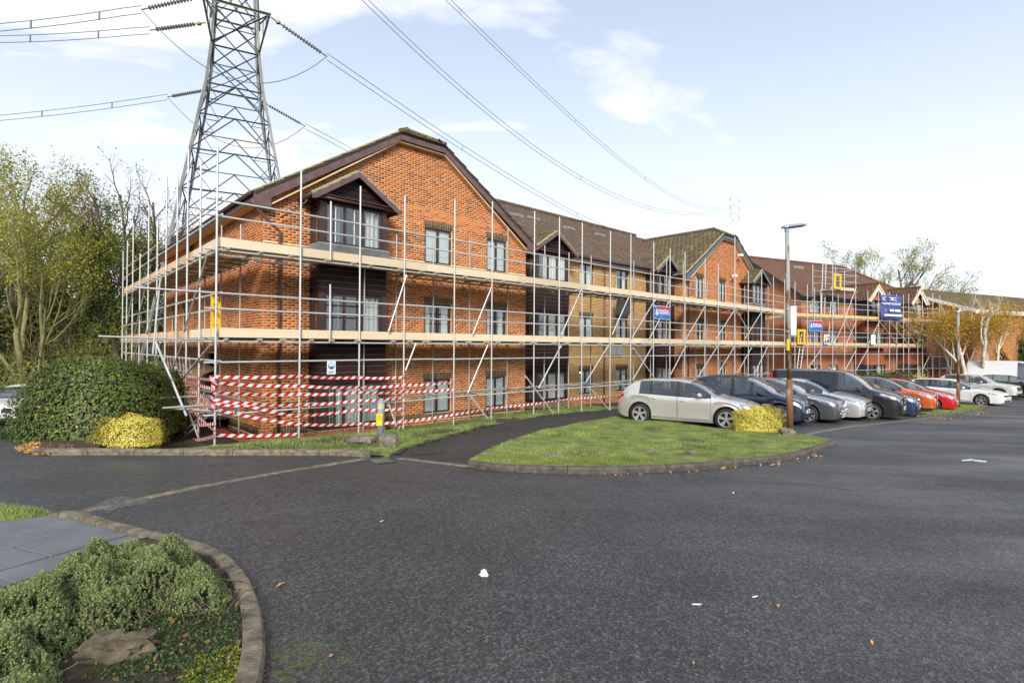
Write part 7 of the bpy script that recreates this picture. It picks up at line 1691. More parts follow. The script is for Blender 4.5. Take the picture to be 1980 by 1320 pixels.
def wheel_meshes(r, wdt, spokes, rimmat='rim', style=0):
    k = (r, wdt, spokes, rimmat, style)
    if k in _wheel: return _wheel[k]
    t = MB(); ri = r * 0.70; h = wdt / 2
    t.lathe([(ri, -h * 0.9), (r * 0.93, -h), (r * 0.985, -h * 0.8), (r, -h * 0.5), (r, h * 0.5), (r * 0.985, h * 0.8), (r * 0.93, h), (ri, h * 0.9), (ri - 0.012, h * 0.6), (ri - 0.012, -h * 0.6)], 32, 'y')
    me1 = bpy.data.meshes.new('tyre'); me1.from_pydata(t.v, [], t.f[:-2]); me1.materials.append(MATS['tyre']); me1.polygons.foreach_set('use_smooth', np.ones(len(me1.polygons), bool))
    d = MB(); d.lathe([(ri, -h * 0.9), (ri - 0.02, -h * 0.75), (ri - 0.025, h * 0.2), (0.02, h * 0.25)], 28, 'y'); me2 = bpy.data.meshes.new('barrel'); me2.from_pydata(d.v, [], d.f[:-2]); me2.materials.append(MATS['rim_dark'])
    s = MB(); y0 = -h * 0.86
    for i in range(spokes):
        for o in ((-0.13, 0.13) if style == 0 else (0,)):
            a = 2 * math.pi * i / spokes + math.pi / 2; a1 = a + o; ww = 0.024 if style == 0 else 0.040
            c0 = Vector((math.cos(a) * 0.035, 0, math.sin(a) * 0.035)); c1 = Vector((math.cos(a1) * (ri - 0.01), 0, math.sin(a1) * (ri - 0.01))); dd = (c1 - c0).normalized(); n_ = Vector((-dd.z, 0, dd.x))
            s.prism([(c0.x + n_.x * ww, y0 + 0.015, c0.z + n_.z * ww), (c1.x + n_.x * ww * 0.9, y0, c1.z + n_.z * ww * 0.9), (c1.x - n_.x * ww * 0.9, y0, c1.z - n_.z * ww * 0.9), (c0.x - n_.x * ww, y0 + 0.015, c0.z - n_.z * ww)], (0, 0.03, 0))
    s.lathe([(0.0, y0), (0.06, y0), (0.065, y0 + 0.03), (0, y0 + 0.03)], 14, 'y'); s.lathe([(ri - 0.022, y0 - 0.004), (ri + 0.006, y0 - 0.008), (ri + 0.006, y0 + 0.03), (ri - 0.022, y0 + 0.03), (ri - 0.022, y0 - 0.004)], 32, 'y')
    me3 = bpy.data.meshes.new('rim'); me3.from_pydata(s.v, [], s.f[:-2]); me3.materials.append(MATS[rimmat])
    _wheel[k] = (me1, me2, me3); return _wheel[k]
def vehicle(name, label, cat, sp, pos, heading, col, group=None, scale=1.04):
    L, Wd, H, wb, fo, r = sp['L'], sp['W'], sp['H'], sp['wb'], sp['fo'], sp['r']
    gc = sp.get('gc', 0.19); top = pchip(sp['top']); belt = pchip(sp['belt']); tc0, tr0, tr1, tg = sp['cowl'], sp['roof0'], sp['roof1'], sp['tail']
    hw = Wd / 2; wf = pchip(sp.get('plan') or [(0, 0.74 * hw), (0.05, 0.84 * hw), (0.18, 0.92 * hw), (0.45, 0.97 * hw), (1.0, 0.995 * hw), (L * 0.5, hw), (L - 0.8, 0.99 * hw), (L - 0.25, 0.955 * hw), (L - 0.06, 0.90 * hw), (L, 0.84 * hw)])
    tumble = sp.get('tumble', 0.27); z = G(*pos); R = r + sp.get('archgap', 0.055)
    ax = [fo, fo + wb]
    ground_f = pchip([(0, gc + 0.06), (0.25, gc), (L - 0.35, gc), (L, gc + 0.12)])
    arc = []
    for c in ax: arc += [c - R - 0.001, c - R + 0.001, c + R - 0.001, c + R + 0.001] + [c - R * math.cos(k * math.pi / 10) for k in range(1, 10)]
    B = sp['doors']        # door seams
    st = sorted({round(v, 4) for v in list(np.linspace(0, L, 34)) + arc + [0.02, 0.05, 0.1, 0.16, L - 0.02, L - 0.06, L - 0.14, tc0, tr0, tr1, tg] + list(B) + [v for w_ in sp['wins'] for v in w_]})
    clean = [st[0]]
    for v in st[1:]:
        if v - clean[-1] > 0.0015: clean.append(v)
    st = clean
    def ring(t):
        zt = top(t); zb = min(belt(t), zt - 0.012); w_ = wf(t); lo = ground_f(t)
        for c in ax:
            if abs(t - c) < R: lo = max(lo, r + math.sqrt(R * R - (t - c) ** 2))
        q = max(0.0, min(1.0, (zt - zb - 0.05) / max(0.1, H - belt((tr0 + tr1) / 2) - 0.05)))
        yr = (w_ - 0.05) * (1 - q) + (w_ - tumble) * q if t > tc0 - 0.3 else w_ - 0.09
        mid = lo + (zb - lo) * 0.45; arch = 0.0
        for c in ax:
            if abs(t - c) < R + 0.1: arch = 0.014 * max(0, 1 - max(0, abs(t - c) - R) / 0.1)
        return [(0, lo), (w_ * 0.8, lo), (w_ * 0.955 + arch, lo + 0.002), (w_ * 0.978 + arch, lo + (mid - lo) * 0.3), (w_ * 0.972 + arch * 0.6, mid), (w_ * 1.0, mid + (zb - mid) * 0.55), (w_ * 0.984, zb - 0.065 * min(1, (zb - lo) / 0.3)), (w_ * 0.955, zb), (max(0.05, yr), zt - 0.035 - 0.025 * q), (max(0.03, yr - 0.10), zt - 0.012 - 0.008 * q), (yr * 0.5, zt - 0.002), (0, zt)]
    rings = [ring(t) for t in st]; nr = len(rings[0])
    root = thing(name, label, cat, (pos[0], pos[1], z), heading, group); root.scale = (scale,) * 3
    x_of = lambda t: L / 2 - t          # t runs from the front bumper
    groups = {}
    def put(key, quad): groups.setdefault(key, []).append(quad)
    nwin = {i: w_ for i, w_ in enumerate(sp['wins'])}
    def cls(t, j):
        if j <= 1: return 'under'
        if j <= 6:
            for k in range(len(B) - 1):
                if B[k] < t < B[k + 1] and not (j == 2): return 'door%d' % k
            return 'body' if j > 2 or sp.get('painted_sill', True) else 'trim'
        if j == 7:
            for i, w_ in nwin.items():
                if w_[0] < t < w_[1]: return 'win%d' % i
            if B[0] < t < sp['wins'][-1][1]: return 'pillar%d' % sum(1 for w_ in sp['wins'] if w_[1] < t)
            return 'body'
        if t < tc0: return 'bonnet' if t > 0.16 else 'body'
        if t < tr0: return 'screen' if j >= 9 or True else 'body'
        if t < tr1: return 'roof'
        if t < tg: return 'rear_screen' if j >= 9 and sp.get('rear_glass', True) else 'body'
        return 'body'
    for i in range(len(st) - 1):
        t = (st[i] + st[i + 1]) / 2
        for j in range(nr - 1):
            for s in (1, -1):
                a, b = rings[i][j], rings[i][j + 1]; c, d = rings[i + 1][j + 1], rings[i + 1][j]; x0, x1 = x_of(st[i]), x_of(st[i + 1])
                q = [(x0, s * a[0], a[1]), (x0, s * b[0], b[1]), (x1, s * c[0], c[1]), (x1, s * d[0], d[1])]
                if s < 0: q.reverse()
                key = cls(t, j)
                if key.startswith(('door', 'win', 'pillar')): key += 'L' if s > 0 else 'R'
                put(key, q)
    for (i, s) in ((0, 1), (len(st) - 1, -1)):
        pts = [(x_of(st[i]), p[0], p[1]) for p in rings[i]] + [(x_of(st[i]), -p[0], p[1]) for p in rings[i][::-1][1:]]
        put('cap', pts if s < 0 else pts[::-1])
    def build(key, nm, m, par, shrink=0.0, offs=0.0):
        Q = groups.get(key)
        if not Q: return None
        idx = {}; V = []; F = []
        for q in Q:
            f = []
            for p in q:
                k = (round(p[0], 4), round(p[1], 4), round(p[2], 4))
                if k not in idx: idx[k] = len(V); V.append(p)
                if idx[k] not in f: f.append(idx[k])
            if len(f) > 2: F.append(tuple(f))
        if shrink:
            xs = [v[0] for v in V]; lo, hi = min(xs), max(xs); V = [(min(max(x, lo + shrink), hi - shrink), y, zz) for x, y, zz in V]
        if offs: V = [(x, y * (1 - offs), zz) for x, y, zz in V]
        me = bpy.data.meshes.new(nm); me.from_pydata(V, [], F); me.materials.append(MATS[m]); o = link(bpy.data.objects.new(nm, me), par); smooth_angle(o, 24); return o
    groups.setdefault('body', []).extend(groups.pop('cap'))
    body = build('body', 'body', col, root); build('roof', 'roof', sp.get('roofmat', col), root); build('bonnet', 'bonnet', col, root, 0.004); build('under', 'underbody', 'under', root); build('trim', 'sill', 'car_trim', root)
    build('screen', 'windscreen', 'screen_glass', root, 0.0); build('rear_screen', 'rear_window', 'car_glass', root)
    for s in 'LR':
        for k in range(len(B) - 1):
            d = build('door%d%s' % (k, s), 'door', col, root, 0.008)
            if d and sp.get('handles', True):
                t = B[k + 1] - 0.17; zb = belt(t) - 0.13; y = wf(t) * 0.995; y = y if s == 'L' else -y; hb = MB(); hb.box(x_of(t) - 0.09, x_of(t) + 0.09, min(y, y + 0.022 * (1 if y > 0 else -1)), max(y, y + 0.022 * (1 if y > 0 else -1)), zb - 0.014, zb + 0.014); bevel(hb.obj('handle', col if sp.get('hpaint', True) else 'car_trim', d), 0.006)
        for i in nwin:
            build('win%d%s' % (i, s), 'window', 'privacy_glass' if sp.get('privacy') and i > 0 else 'car_glass', root, 0.012, 0.006); build('pillar%d%s' % (i, s), 'pillar', 'car_trim', root)
        build('pillar%d%s' % (len(nwin), s), 'pillar', 'car_trim', root)
    for (xs_, rows) in ((2.05, (-0.36, 0.36)), (2.95, (-0.36, 0.36))):
        for ys_ in rows:
            zb_ = belt(xs_); b = MB(); b.prism([(x_of(xs_ * L / 4.3), ys_ - 0.23, 0.45), (x_of(xs_ * L / 4.3) - 0.12, ys_ - 0.23, 0.45), (x_of(xs_ * L / 4.3) - 0.26, ys_ - 0.23, zb_ + 0.10), (x_of(xs_ * L / 4.3) - 0.16, ys_ - 0.23, zb_ + 0.10)], (0, 0.46, 0)); b.box(x_of(xs_ * L / 4.3) - 0.29, x_of(xs_ * L / 4.3) - 0.19, ys_ - 0.12, ys_ + 0.12, zb_ + 0.14, zb_ + 0.30); bevel(b.obj('seat', 'car_seat', root), 0.03)
    b = MB(); b.box(x_of(tc0 + 0.5), x_of(tc0 + 0.1), -hw + 0.12, hw - 0.12, belt(tc0) - 0.35, belt(tc0) - 0.03); b.obj('dashboard', 'car_trim', root)
    # window trim line at the belt, sill strip
    for sgn in (1, -1):
        t0, t1 = sp['wins'][0][0], sp['wins'][-1][1]; b = MB(); b.tube([(x_of(t), sgn * wf(t) * 0.967, belt(t) + 0.004) for t in np.linspace(t0, t1, 12)], 0.011, 5); b.obj('window_trim', sp.get('beltmat', 'car_trim'), root)
        # mirrors
        t = sp['mirror']; y = sgn * (wf(t) + 0.09); zb = belt(t) + 0.085; b = MB()
        prof = [(0.055, 0.0), (0.09, 0.03), (0.095, 0.07), (0.06, 0.115), (0.02, 0.125)]
        n = 10
        for (rr, dx) in prof:
            for k in range(n): a = 2 * math.pi * k / n; b.v.append((x_of(t) - 0.05 + dx, y + rr * 1.05 * math.cos(a), zb + rr * 0.78 * math.sin(a)))
        for i in range(len(prof) - 1):
            for k in range(n): a = i * n + k; c = i * n + (k + 1) % n; b.f.append((a, c, c + n, a + n))
        b.f.append(tuple(range(n))); b.f.append(tuple(range((len(prof) - 1) * n, len(prof) * n)))
        b.tube([(x_of(t), sgn * wf(t) * 0.95, zb - 0.06), (x_of(t), y, zb - 0.03)], 0.025, 6)
        mo_ = b.obj('wing_mirror', sp.get('mirrormat', col), root); smooth_angle(mo_, 50)
    # wheels
    for c in ax:
        for sgn in (-1, 1):
            me1, me2, me3 = wheel_meshes(r, 0.215, sp.get('spokes', 5), sp.get('rim', 'rim'), sp.get('wstyle', 0))
            wo = bpy.data.objects.new('wheel', me2); link(wo, root); wo.location = (x_of(c), sgn * (wf(c) - 0.095), r); wo.rotation_euler = (0, 0, 0 if sgn < 0 else math.pi)
            link(bpy.data.objects.new('tyre', me1), wo); link(bpy.data.objects.new('rim', me3), wo)
            b = MB(); b.lathe([(R - 0.005, -0.12), (R - 0.005, 0.1)], 22, 'y'); 
    # front: lamps, grille, intakes, plate follow the nose
    def nose(t0, t1, j0, j1, nm, m, off=0.010, both=True, nt=14, nj=6):
        """patch of the surface between stations t0..t1 and ring positions j0..j1 (float)"""
        for sgn in ((1, -1) if both else (1,)):
            V = []; F = []
            for i in range(nt + 1):
                t = t0 + (t1 - t0) * i / nt; rg = ring(t)
                for k in range(nj + 1):
                    f0, f1 = (j0, j1) if not callable(j0) else (j0(i / nt), j1(i / nt)); j = f0 + (f1 - f0) * k / nj; a = min(nr - 2, int(j)); f = j - a; y = rg[a][0] * (1 - f) + rg[a + 1][0] * f; zz = rg[a][1] * (1 - f) + rg[a + 1][1] * f
                    V.append((x_of(t) + off * (1 if t < L / 2 else -1), sgn * (y + off), zz + off * 0.4))
            for i in range(nt):
                for k in range(nj): a = i * (nj + 1) + k; q = (a, a + 1, a + nj + 2, a + nj + 1); F.append(q if sgn > 0 else q[::-1])
            me = bpy.data.meshes.new(nm); me.from_pydata(V, [], F); me.materials.append(MATS[m]); smooth_angle(link(bpy.data.objects.new(nm, me), root), 60)
    for a in sp.get('patches', []): nose(*a)
    for (nm, m, y0, y1, z0, z1, dx) in sp.get('front', []):
        b = MB(); b.box(L / 2 - 0.03, L / 2 + dx, y0, y1, z0, z1); bevel(b.obj(nm, m, root), 0.008)
    for (nm, m, y0, y1, z0, z1, dx) in sp.get('back', []):
        b = MB(); b.box(-L / 2 - dx, -L / 2 + 0.03, y0, y1, z0, z1); bevel(b.obj(nm, m, root), 0.008)
    pz = sp.get('platez', 0.40); b = MB(); b.box(L / 2, L / 2 + 0.022, -0.26, 0.26, pz, pz + 0.112); p_ = b.obj('number_plate', 'plate_white', root)
    b = MB(); b.box(-L / 2 - 0.02, -L / 2, -0.26, 0.26, sp.get('rplatez', 0.75), sp.get('rplatez', 0.75) + 0.112); b.obj('number_plate', 'plate_yellow', root)
    for k in range(7):
        if k == 4: continue
        b = MB(); y = -0.21 + k * 0.064; b.box(L / 2 + 0.0225, L / 2 + 0.024, y, y + 0.04, pz + 0.025, pz + 0.09); b.obj('plate_mark', 'car_trim', p_)
    return root
HL = [(0.05, 0.62, 5.9, 7.6, 'headlight', 'headlamp')]
def grille_set(w_, z0, z1, zi0, zi1, badge=True):
    f = [('grille', 'car_trim', -w_, w_, z0, z1, 0.012), ('lower_intake', 'car_trim', -w_ * 1.05, w_ * 1.05, zi0, zi1, 0.010), ('grille_bar', 'chrome', -w_ * 0.96, w_ * 0.96, (z0 + z1) / 2 - 0.008, (z0 + z1) / 2 + 0.008, 0.018)]
    if badge: f.append(('badge', 'chrome', -0.055, 0.055, (z0 + z1) / 2 - 0.045, (z0 + z1) / 2 + 0.045, 0.024))
    return f
GOLF = dict(L=4.26, W=1.80, H=1.46, wb=2.63, fo=0.86, r=0.325, cowl=1.17, roof0=1.95, roof1=3.62, tail=4.10, mirror=1.62, doors=(1.30, 2.30, 3.22),
            top=[(0, 0.56), (0.04, 0.66), (0.15, 0.74), (0.5, 0.84), (1.17, 0.98), (1.5, 1.20), (1.95, 1.405), (2.4, 1.46), (3.0, 1.455), (3.62, 1.40), (3.85, 1.28), (4.10, 1.03), (4.18, 0.93), (4.23, 0.75), (4.26, 0.55)],
            belt=[(0, 0.52), (0.15, 0.68), (0.6, 0.81), (1.17, 0.92), (2.2, 0.945), (3.3, 0.985), (3.9, 1.0), (4.2, 0.85), (4.26, 0.5)], wins=((1.42, 2.27), (2.35, 3.12), (3.16, 3.52)),
            patches=[(0.06, 0.52, 5.7, 7.2, 'headlight', 'headlamp'), (4.02, 4.235, 5.6, 6.7, 'tail_light', 'tail_lamp'), (1.3, 3.2, 2.5, 2.9, 'side_strip', 'rim', 0.004)], front=grille_set(0.55, 0.56, 0.63, 0.27, 0.36), rplatez=0.55)
FOCUS = dict(L=4.36, W=1.82, H=1.48, wb=2.65, fo=0.90, r=0.32, cowl=1.08, roof0=2.0, roof1=3.6, tail=4.18, mirror=1.62, doors=(1.32, 2.32, 3.25),
             top=[(0, 0.56), (0.04, 0.70), (0.14, 0.79), (0.5, 0.90), (1.08, 1.02), (1.5, 1.25), (2.0, 1.43), (2.45, 1.48), (3.0, 1.465), (3.6, 1.39), (3.9, 1.25), (4.18, 1.02), (4.28, 0.92), (4.33, 0.75), (4.36, 0.55)],
             belt=[(0, 0.54), (0.14, 0.72), (0.6, 0.86), (1.08, 0.94), (2.2, 0.98), (3.3, 1.06), (3.9, 1.08), (4.25, 0.9), (4.36, 0.5)], wins=((1.36, 2.29), (2.37, 3.25), (3.3, 3.6)),
             patches=[(0.10, 0.80, 6.1, 7.5, 'headlight', 'headlamp'), (4.05, 4.33, 5.6, 7.0, 'tail_light', 'tail_lamp')], front=[('upper_grille', 'car_trim', -0.30, 0.30, 0.66, 0.70, 0.012), ('lower_grille', 'car_trim', -0.34, 0.34, 0.28, 0.55, 0.012), ('side_intake', 'car_trim', -0.62, -0.40, 0.28, 0.46, 0.008), ('side_intake', 'car_trim', 0.40, 0.62, 0.28, 0.46, 0.008), ('grille_bar', 'chrome', -0.3, 0.3, 0.52, 0.535, 0.016), ('fog_lamp', 'headlamp', -0.56, -0.46, 0.34, 0.42, 0.02), ('fog_lamp', 'headlamp', 0.46, 0.56, 0.34, 0.42, 0.02)], platez=0.40, spokes=7, wstyle=1)
P308 = dict(FOCUS, L=4.28, fo=0.93, wb=2.61, top=[(0, 0.60), (0.05, 0.74), (0.2, 0.83), (0.6, 0.93), (1.1, 1.03), (1.55, 1.27), (2.05, 1.45), (2.5, 1.50), (3.05, 1.48), (3.55, 1.40), (3.85, 1.26), (4.1, 1.03), (4.2, 0.92), (4.25, 0.75), (4.28, 0.55)], belt=[(0, 0.56), (0.2, 0.76), (0.6, 0.88), (1.1, 0.95), (2.2, 0.98), (3.3, 1.05), (3.8, 1.07), (4.18, 0.9), (4.28, 0.5)], cowl=1.1, roof0=2.05, roof1=3.55, tail=4.1, wins=((1.38, 2.29), (2.37, 3.2), (3.25, 3.55)),
            patches=[(0.12, 0.95, 6.0, 7.6, 'headlight', 'headlamp'), (3.98, 4.25, 5.6, 7.0, 'tail_light', 'tail_lamp')], front=[('lower_grille', 'car_trim', -0.55, 0.55, 0.30, 0.52, 0.012)] + [('grille_tooth', 'chrome', -0.5 + k * 0.125, -0.455 + k * 0.125, 0.34, 0.50, 0.022) for k in range(9)] + [('fog_lamp', 'headlamp', -0.66, -0.6, 0.36, 0.44, 0.02), ('fog_lamp', 'headlamp', 0.6, 0.66, 0.36, 0.44, 0.02)], platez=0.25)
I3 = dict(L=4.0, W=1.775, H=1.58, wb=2.57, fo=0.70, r=0.345, cowl=0.85, roof0=1.75, roof1=3.35, tail=3.85, mirror=1.30, doors=(1.05, 2.2, 3.0), top=[(0, 0.58), (0.04, 0.72), (0.15, 0.82), (0.45, 0.94), (0.85, 1.06), (1.3, 1.32), (1.75, 1.52), (2.2, 1.58), (2.9, 1.565), (3.35, 1.50), (3.6, 1.36), (3.85, 1.05), (3.93, 0.93), (3.97, 0.75), (4.0, 0.55)],
          belt=[(0, 0.54), (0.15, 0.74), (0.5, 0.88), (0.85, 0.97), (1.8, 0.98), (2.25, 0.92), (2.7, 1.02), (3.4, 1.08), (3.9, 0.9), (4.0, 0.5)], wins=((1.1, 1.55), (1.62, 2.17), (2.25, 3.15)), patches=[(0.08, 0.42, 5.8, 7.2, 'headlight', 'headlamp'), (3.7, 3.97, 5.4, 7.2, 'tail_light', 'tail_lamp')], front=[('grille', 'paint_blue', -0.42, -0.08, 0.58, 0.68, 0.014), ('grille', 'paint_blue', 0.08, 0.42, 0.58, 0.68, 0.014), ('lower_intake', 'car_trim', -0.5, 0.5, 0.27, 0.36, 0.01)], platez=0.42, roofmat='car_trim', hpaint=False)
CAPT = dict(L=4.12, W=1.78, H=1.57, wb=2.61, fo=0.85, r=0.335, cowl=1.05, roof0=1.85, roof1=3.45, tail=3.98, mirror=1.5, doors=(1.22, 2.2, 3.1), top=[(0, 0.60), (0.05, 0.78), (0.15, 0.88), (0.5, 0.99), (1.05, 1.08), (1.45, 1.31), (1.85, 1.48), (2.3, 1.56), (2.9, 1.56), (3.45, 1.50), (3.7, 1.36), (3.98, 1.08), (4.06, 0.95), (4.1, 0.75), (4.12, 0.55)], belt=[(0, 0.58), (0.15, 0.80), (0.6, 0.93), (1.05, 1.0), (2.2, 1.03), (3.2, 1.12), (3.7, 1.13), (4.05, 0.9), (4.12, 0.5)], wins=((1.3, 2.17), (2.25, 3.1), (3.15, 3.4)),
            patches=[(0.10, 0.62, 6.0, 7.5, 'headlight', 'headlamp'), (3.85, 4.1, 5.5, 7.0, 'tail_light', 'tail_lamp')], front=[('upper_grille', 'car_trim', -0.45, 0.45, 0.70, 0.79, 0.012), ('badge', 'chrome', -0.06, 0.06, 0.68, 0.82, 0.024), ('lower_grille', 'car_trim', -0.5, 0.5, 0.30, 0.52, 0.014), ('fog_surround', 'car_trim', -0.66, -0.52, 0.38, 0.52, 0.01), ('fog_surround', 'car_trim', 0.52, 0.66, 0.38, 0.52, 0.01)], roofmat='paint_blue', painted_sill=False, mirrormat='paint_blue', gc=0.21)
EST = dict(L=4.77, W=1.83, H=1.49, wb=2.79, fo=0.93, r=0.33, cowl=1.28, roof0=2.1, roof1=4.28, tail=4.6, mirror=1.72, doors=(1.42, 2.46, 3.42), top=[(0, 0.56), (0.04, 0.66), (0.15, 0.74), (0.6, 0.85), (1.28, 0.97), (1.65, 1.2), (2.1, 1.40), (2.6, 1.46), (3.4, 1.47), (4.0, 1.44), (4.28, 1.40), (4.6, 1.05), (4.69, 0.92), (4.74, 0.75), (4.77, 0.55)], belt=[(0, 0.53), (0.15, 0.69), (0.7, 0.83), (1.28, 0.90), (2.3, 0.94), (3.5, 0.975), (4.3, 1.0), (4.68, 0.85), (4.77, 0.5)], wins=((1.52, 2.43), (2.51, 3.38), (3.46, 4.25)),
           patches=[(0.08, 0.62, 5.9, 7.2, 'headlight', 'headlamp'), (4.5, 4.74, 5.6, 7.0, 'tail_light', 'tail_lamp'), (1.4, 3.4, 2.5, 2.85, 'side_strip', 'chrome', 0.004)], front=grille_set(0.5, 0.55, 0.66, 0.27, 0.37) + [('bumper_strip', 'chrome', -0.6, 0.6, 0.255, 0.268, 0.016)], platez=0.41, beltmat='chrome', roofmat=None)
EST['roofmat'] = 'paint_white'
SUV = dict(L=4.70, W=1.90, H=1.66, wb=2.86, fo=0.87, r=0.365, cowl=1.35, roof0=2.15, roof1=3.95, tail=4.5, mirror=1.8, doors=(1.5, 2.5, 3.45), gc=0.24, top=[(0, 0.66), (0.05, 0.85), (0.15, 0.95), (0.6, 1.03), (1.35, 1.12), (1.72, 1.36), (2.15, 1.56), (2.6, 1.64), (3.3, 1.64), (3.95, 1.57), (4.2, 1.42), (4.5, 1.12), (4.6, 0.98), (4.67, 0.75), (4.70, 0.6)], belt=[(0, 0.62), (0.15, 0.86), (0.7, 0.98), (1.35, 1.05), (2.4, 1.09), (3.4, 1.14), (4.1, 1.18), (4.58, 0.95), (4.70, 0.55)], wins=((1.62, 2.47), (2.55, 3.4), (3.46, 3.95)),
           patches=[(0.08, 0.5, 6.2, 7.3, 'headlight', 'headlamp'), (4.35, 4.66, 5.2, 7.6, 'tail_light', 'tail_lamp')], front=[('grille', 'car_trim', -0.42, 0.42, 0.62, 0.86, 0.016), ('badge', 'chrome', -0.07, 0.07, 0.70, 0.82, 0.03), ('lower_intake', 'car_trim', -0.6, 0.6, 0.30, 0.42, 0.012)], platez=0.46, painted_sill=False, spokes=5, roofmat=None)
VAN = dict(privacy=True, L=4.97, W=1.99, H=1.98, wb=2.93, fo=1.0, r=0.345, cowl=1.02, roof0=1.95, roof1=4.85, tail=4.93, mirror=1.48, doors=(1.22, 2.3, 3.45), gc=0.22, tumble=0.20, rear_glass=False, top=[(0, 0.72), (0.05, 0.92), (0.16, 1.02), (0.5, 1.14), (1.02, 1.26), (1.45, 1.60), (1.95, 1.90), (2.3, 1.97), (3.2, 1.985), (4.5, 1.97), (4.85, 1.94), (4.93, 1.7), (4.97, 0.6)], belt=[(0, 0.66), (0.16, 0.92), (0.5, 1.04), (1.02, 1.14), (1.5, 1.16), (2.3, 1.20), (3.5, 1.22), (4.6, 1.22), (4.93, 1.1), (4.97, 0.55)], wins=((1.32, 2.24), (2.36, 3.40), (3.50, 4.72)),
           patches=[(0.10, 0.72, 6.0, 7.4, 'headlight', 'headlamp'), (4.80, 4.95, 5.2, 8.0, 'tail_light', 'tail_lamp')], front=[('grille', 'car_trim', -0.42, 0.42, 0.62, 0.92, 0.016), ('badge', 'chrome', -0.10, 0.10, 0.80, 0.88, 0.03), ('grille_bar', 'chrome', -0.38, 0.38, 0.72, 0.74, 0.022), ('lower_intake', 'car_trim', -0.55, 0.55, 0.30, 0.42, 0.012)], platez=0.46, mirrormat='car_trim', plan=[(0, 0.62), (0.06, 0.76), (0.2, 0.86), (0.5, 0.93), (1.0, 0.98), (2.4, 0.995), (4.6, 0.99), (4.9, 0.96), (4.97, 0.92)], roofmat=None)
for s_ in (SUV, VAN): s_.pop('roofmat')
HD = math.radians(-31)
def park(px, py, sp, name, label, cat, col, head=math.radians(-42), sc=1.04, off=(0, 0)):
    """(px, py) is the contact point of the front wheel on the camera's side"""
    p = np.array(gp(px, py)); c, s = math.cos(head), math.sin(head); fwd = np.array([c, s]); lf = np.array([-s, c])
    lx = (sp['L'] / 2 - sp['fo']) * sc; ly = -(sp['W'] / 2 - 0.1) * sc
    q = p - fwd * lx - lf * ly + np.array(off); return vehicle(name, label, cat, sp, (float(q[0]), float(q[1])), head, col, 'cars parked in the row', sc)
park(1405, 829, GOLF, 'hatchback', 'silver five-door hatchback parked beside the lawn, nearest of the row', 'car', 'paint_silver', head=math.radians(-30.5))
park(1508, 821, I3, 'compact_car', 'dark navy compact car with tall roof behind the silver hatchback', 'car', 'paint_navy', head=math.radians(-38))
park(1563, 816, P308, 'hatchback', 'dark grey hatchback with toothed lower grille beside the navy compact car', 'car', 'paint_grey')
park(1615, 811, FOCUS, 'hatchback', 'silver hatchback with large lower grille parked next to the black van', 'car', 'paint_silver_b', head=math.radians(-45))
park(1686, 809.5, VAN, 'van', 'black passenger van in the parked row', 'van', 'paint_black', sc=0.97)
park(1722, 803, dict(FOCUS), 'hatchback', 'dark blue car mostly hidden between the black van and the orange car', 'car', 'paint_blue')
park(1763, 797.5, CAPT, 'crossover', 'orange crossover with dark roof beside the red hatchback', 'car', 'paint_orange')
park(1803, 793.5, dict(FOCUS), 'hatchback', 'bright red hatchback at the end of the row', 'car', 'paint_red')
park(1898, 783, EST, 'estate_car', 'white estate car behind the far lamp post', 'car', 'paint_white', head=math.radians(-57))
park(1932, 771, SUV, 'suv', 'off-white sport utility vehicle with dark roof rails beyond the white estate car', 'car', 'paint_offwhite', head=math.radians(-56))
park(2010, 770, SUV, 'suv', 'black sport utility vehicle at the right edge', 'car', 'paint_black', head=math.radians(-56))
x, y = gxy(1965, 41.5); vehicle('van', 'tall white van behind the sport utility vehicles at the right edge', 'van', dict(VAN, H=2.4, top=[(a, b if a < 1.0 else b + 0.42 * min(1, (a - 1.0) / 0.9)) for a, b in VAN['top'][:-1]] + [(4.97, 0.6)], wins=((1.32, 2.24),), doors=(1.22, 2.3), patches=VAN['patches'][:1]), (x, y), math.radians(-56), 'paint_white', 'cars parked in the row', 1.15)
BMW = dict(SUV, L=4.5, W=1.84, H=1.56, wb=2.76, fo=0.88, top=[(a * 4.5 / 4.7, b * 0.94) for a, b in SUV['top']], belt=[(a * 4.5 / 4.7, b * 0.93) for a, b in SUV['belt']], cowl=1.29, roof0=2.06, roof1=3.78, tail=4.31, wins=((1.55, 2.36), (2.44, 3.26), (3.31, 3.78)), doors=(1.44, 2.39, 3.3), mirror=1.72, patches=[(0.08, 0.5, 6.0, 7.2, 'headlight', 'headlamp'), (4.15, 4.46, 5.2, 7.0, 'tail_light', 'tail_lamp')], front=[('grille', 'car_trim', -0.32, -0.03, 0.58, 0.76, 0.016), ('grille', 'car_trim', 0.03, 0.32, 0.58, 0.76, 0.016)] + [('grille_bar', 'chrome', -0.31 + k * 0.048, -0.30 + k * 0.048, 0.59, 0.75, 0.022) for k in range(6)] + [('grille_bar', 'chrome', 0.05 + k * 0.048, 0.06 + k * 0.048, 0.59, 0.75, 0.022) for k in range(6)] + [('lower_intake', 'car_trim', -0.6, 0.6, 0.28, 0.38, 0.012)], platez=0.42, painted_sill=True)
p = np.array(gxy(22, 21.6)); hb_ = math.radians(-66); vehicle('white_car', 'white car facing the camera on the side road at the left edge', 'car', BMW, (float(p[0]) - 2.2 * math.cos(hb_) - 0.35, float(p[1]) - 2.2 * math.sin(hb_)), hb_, 'paint_white')
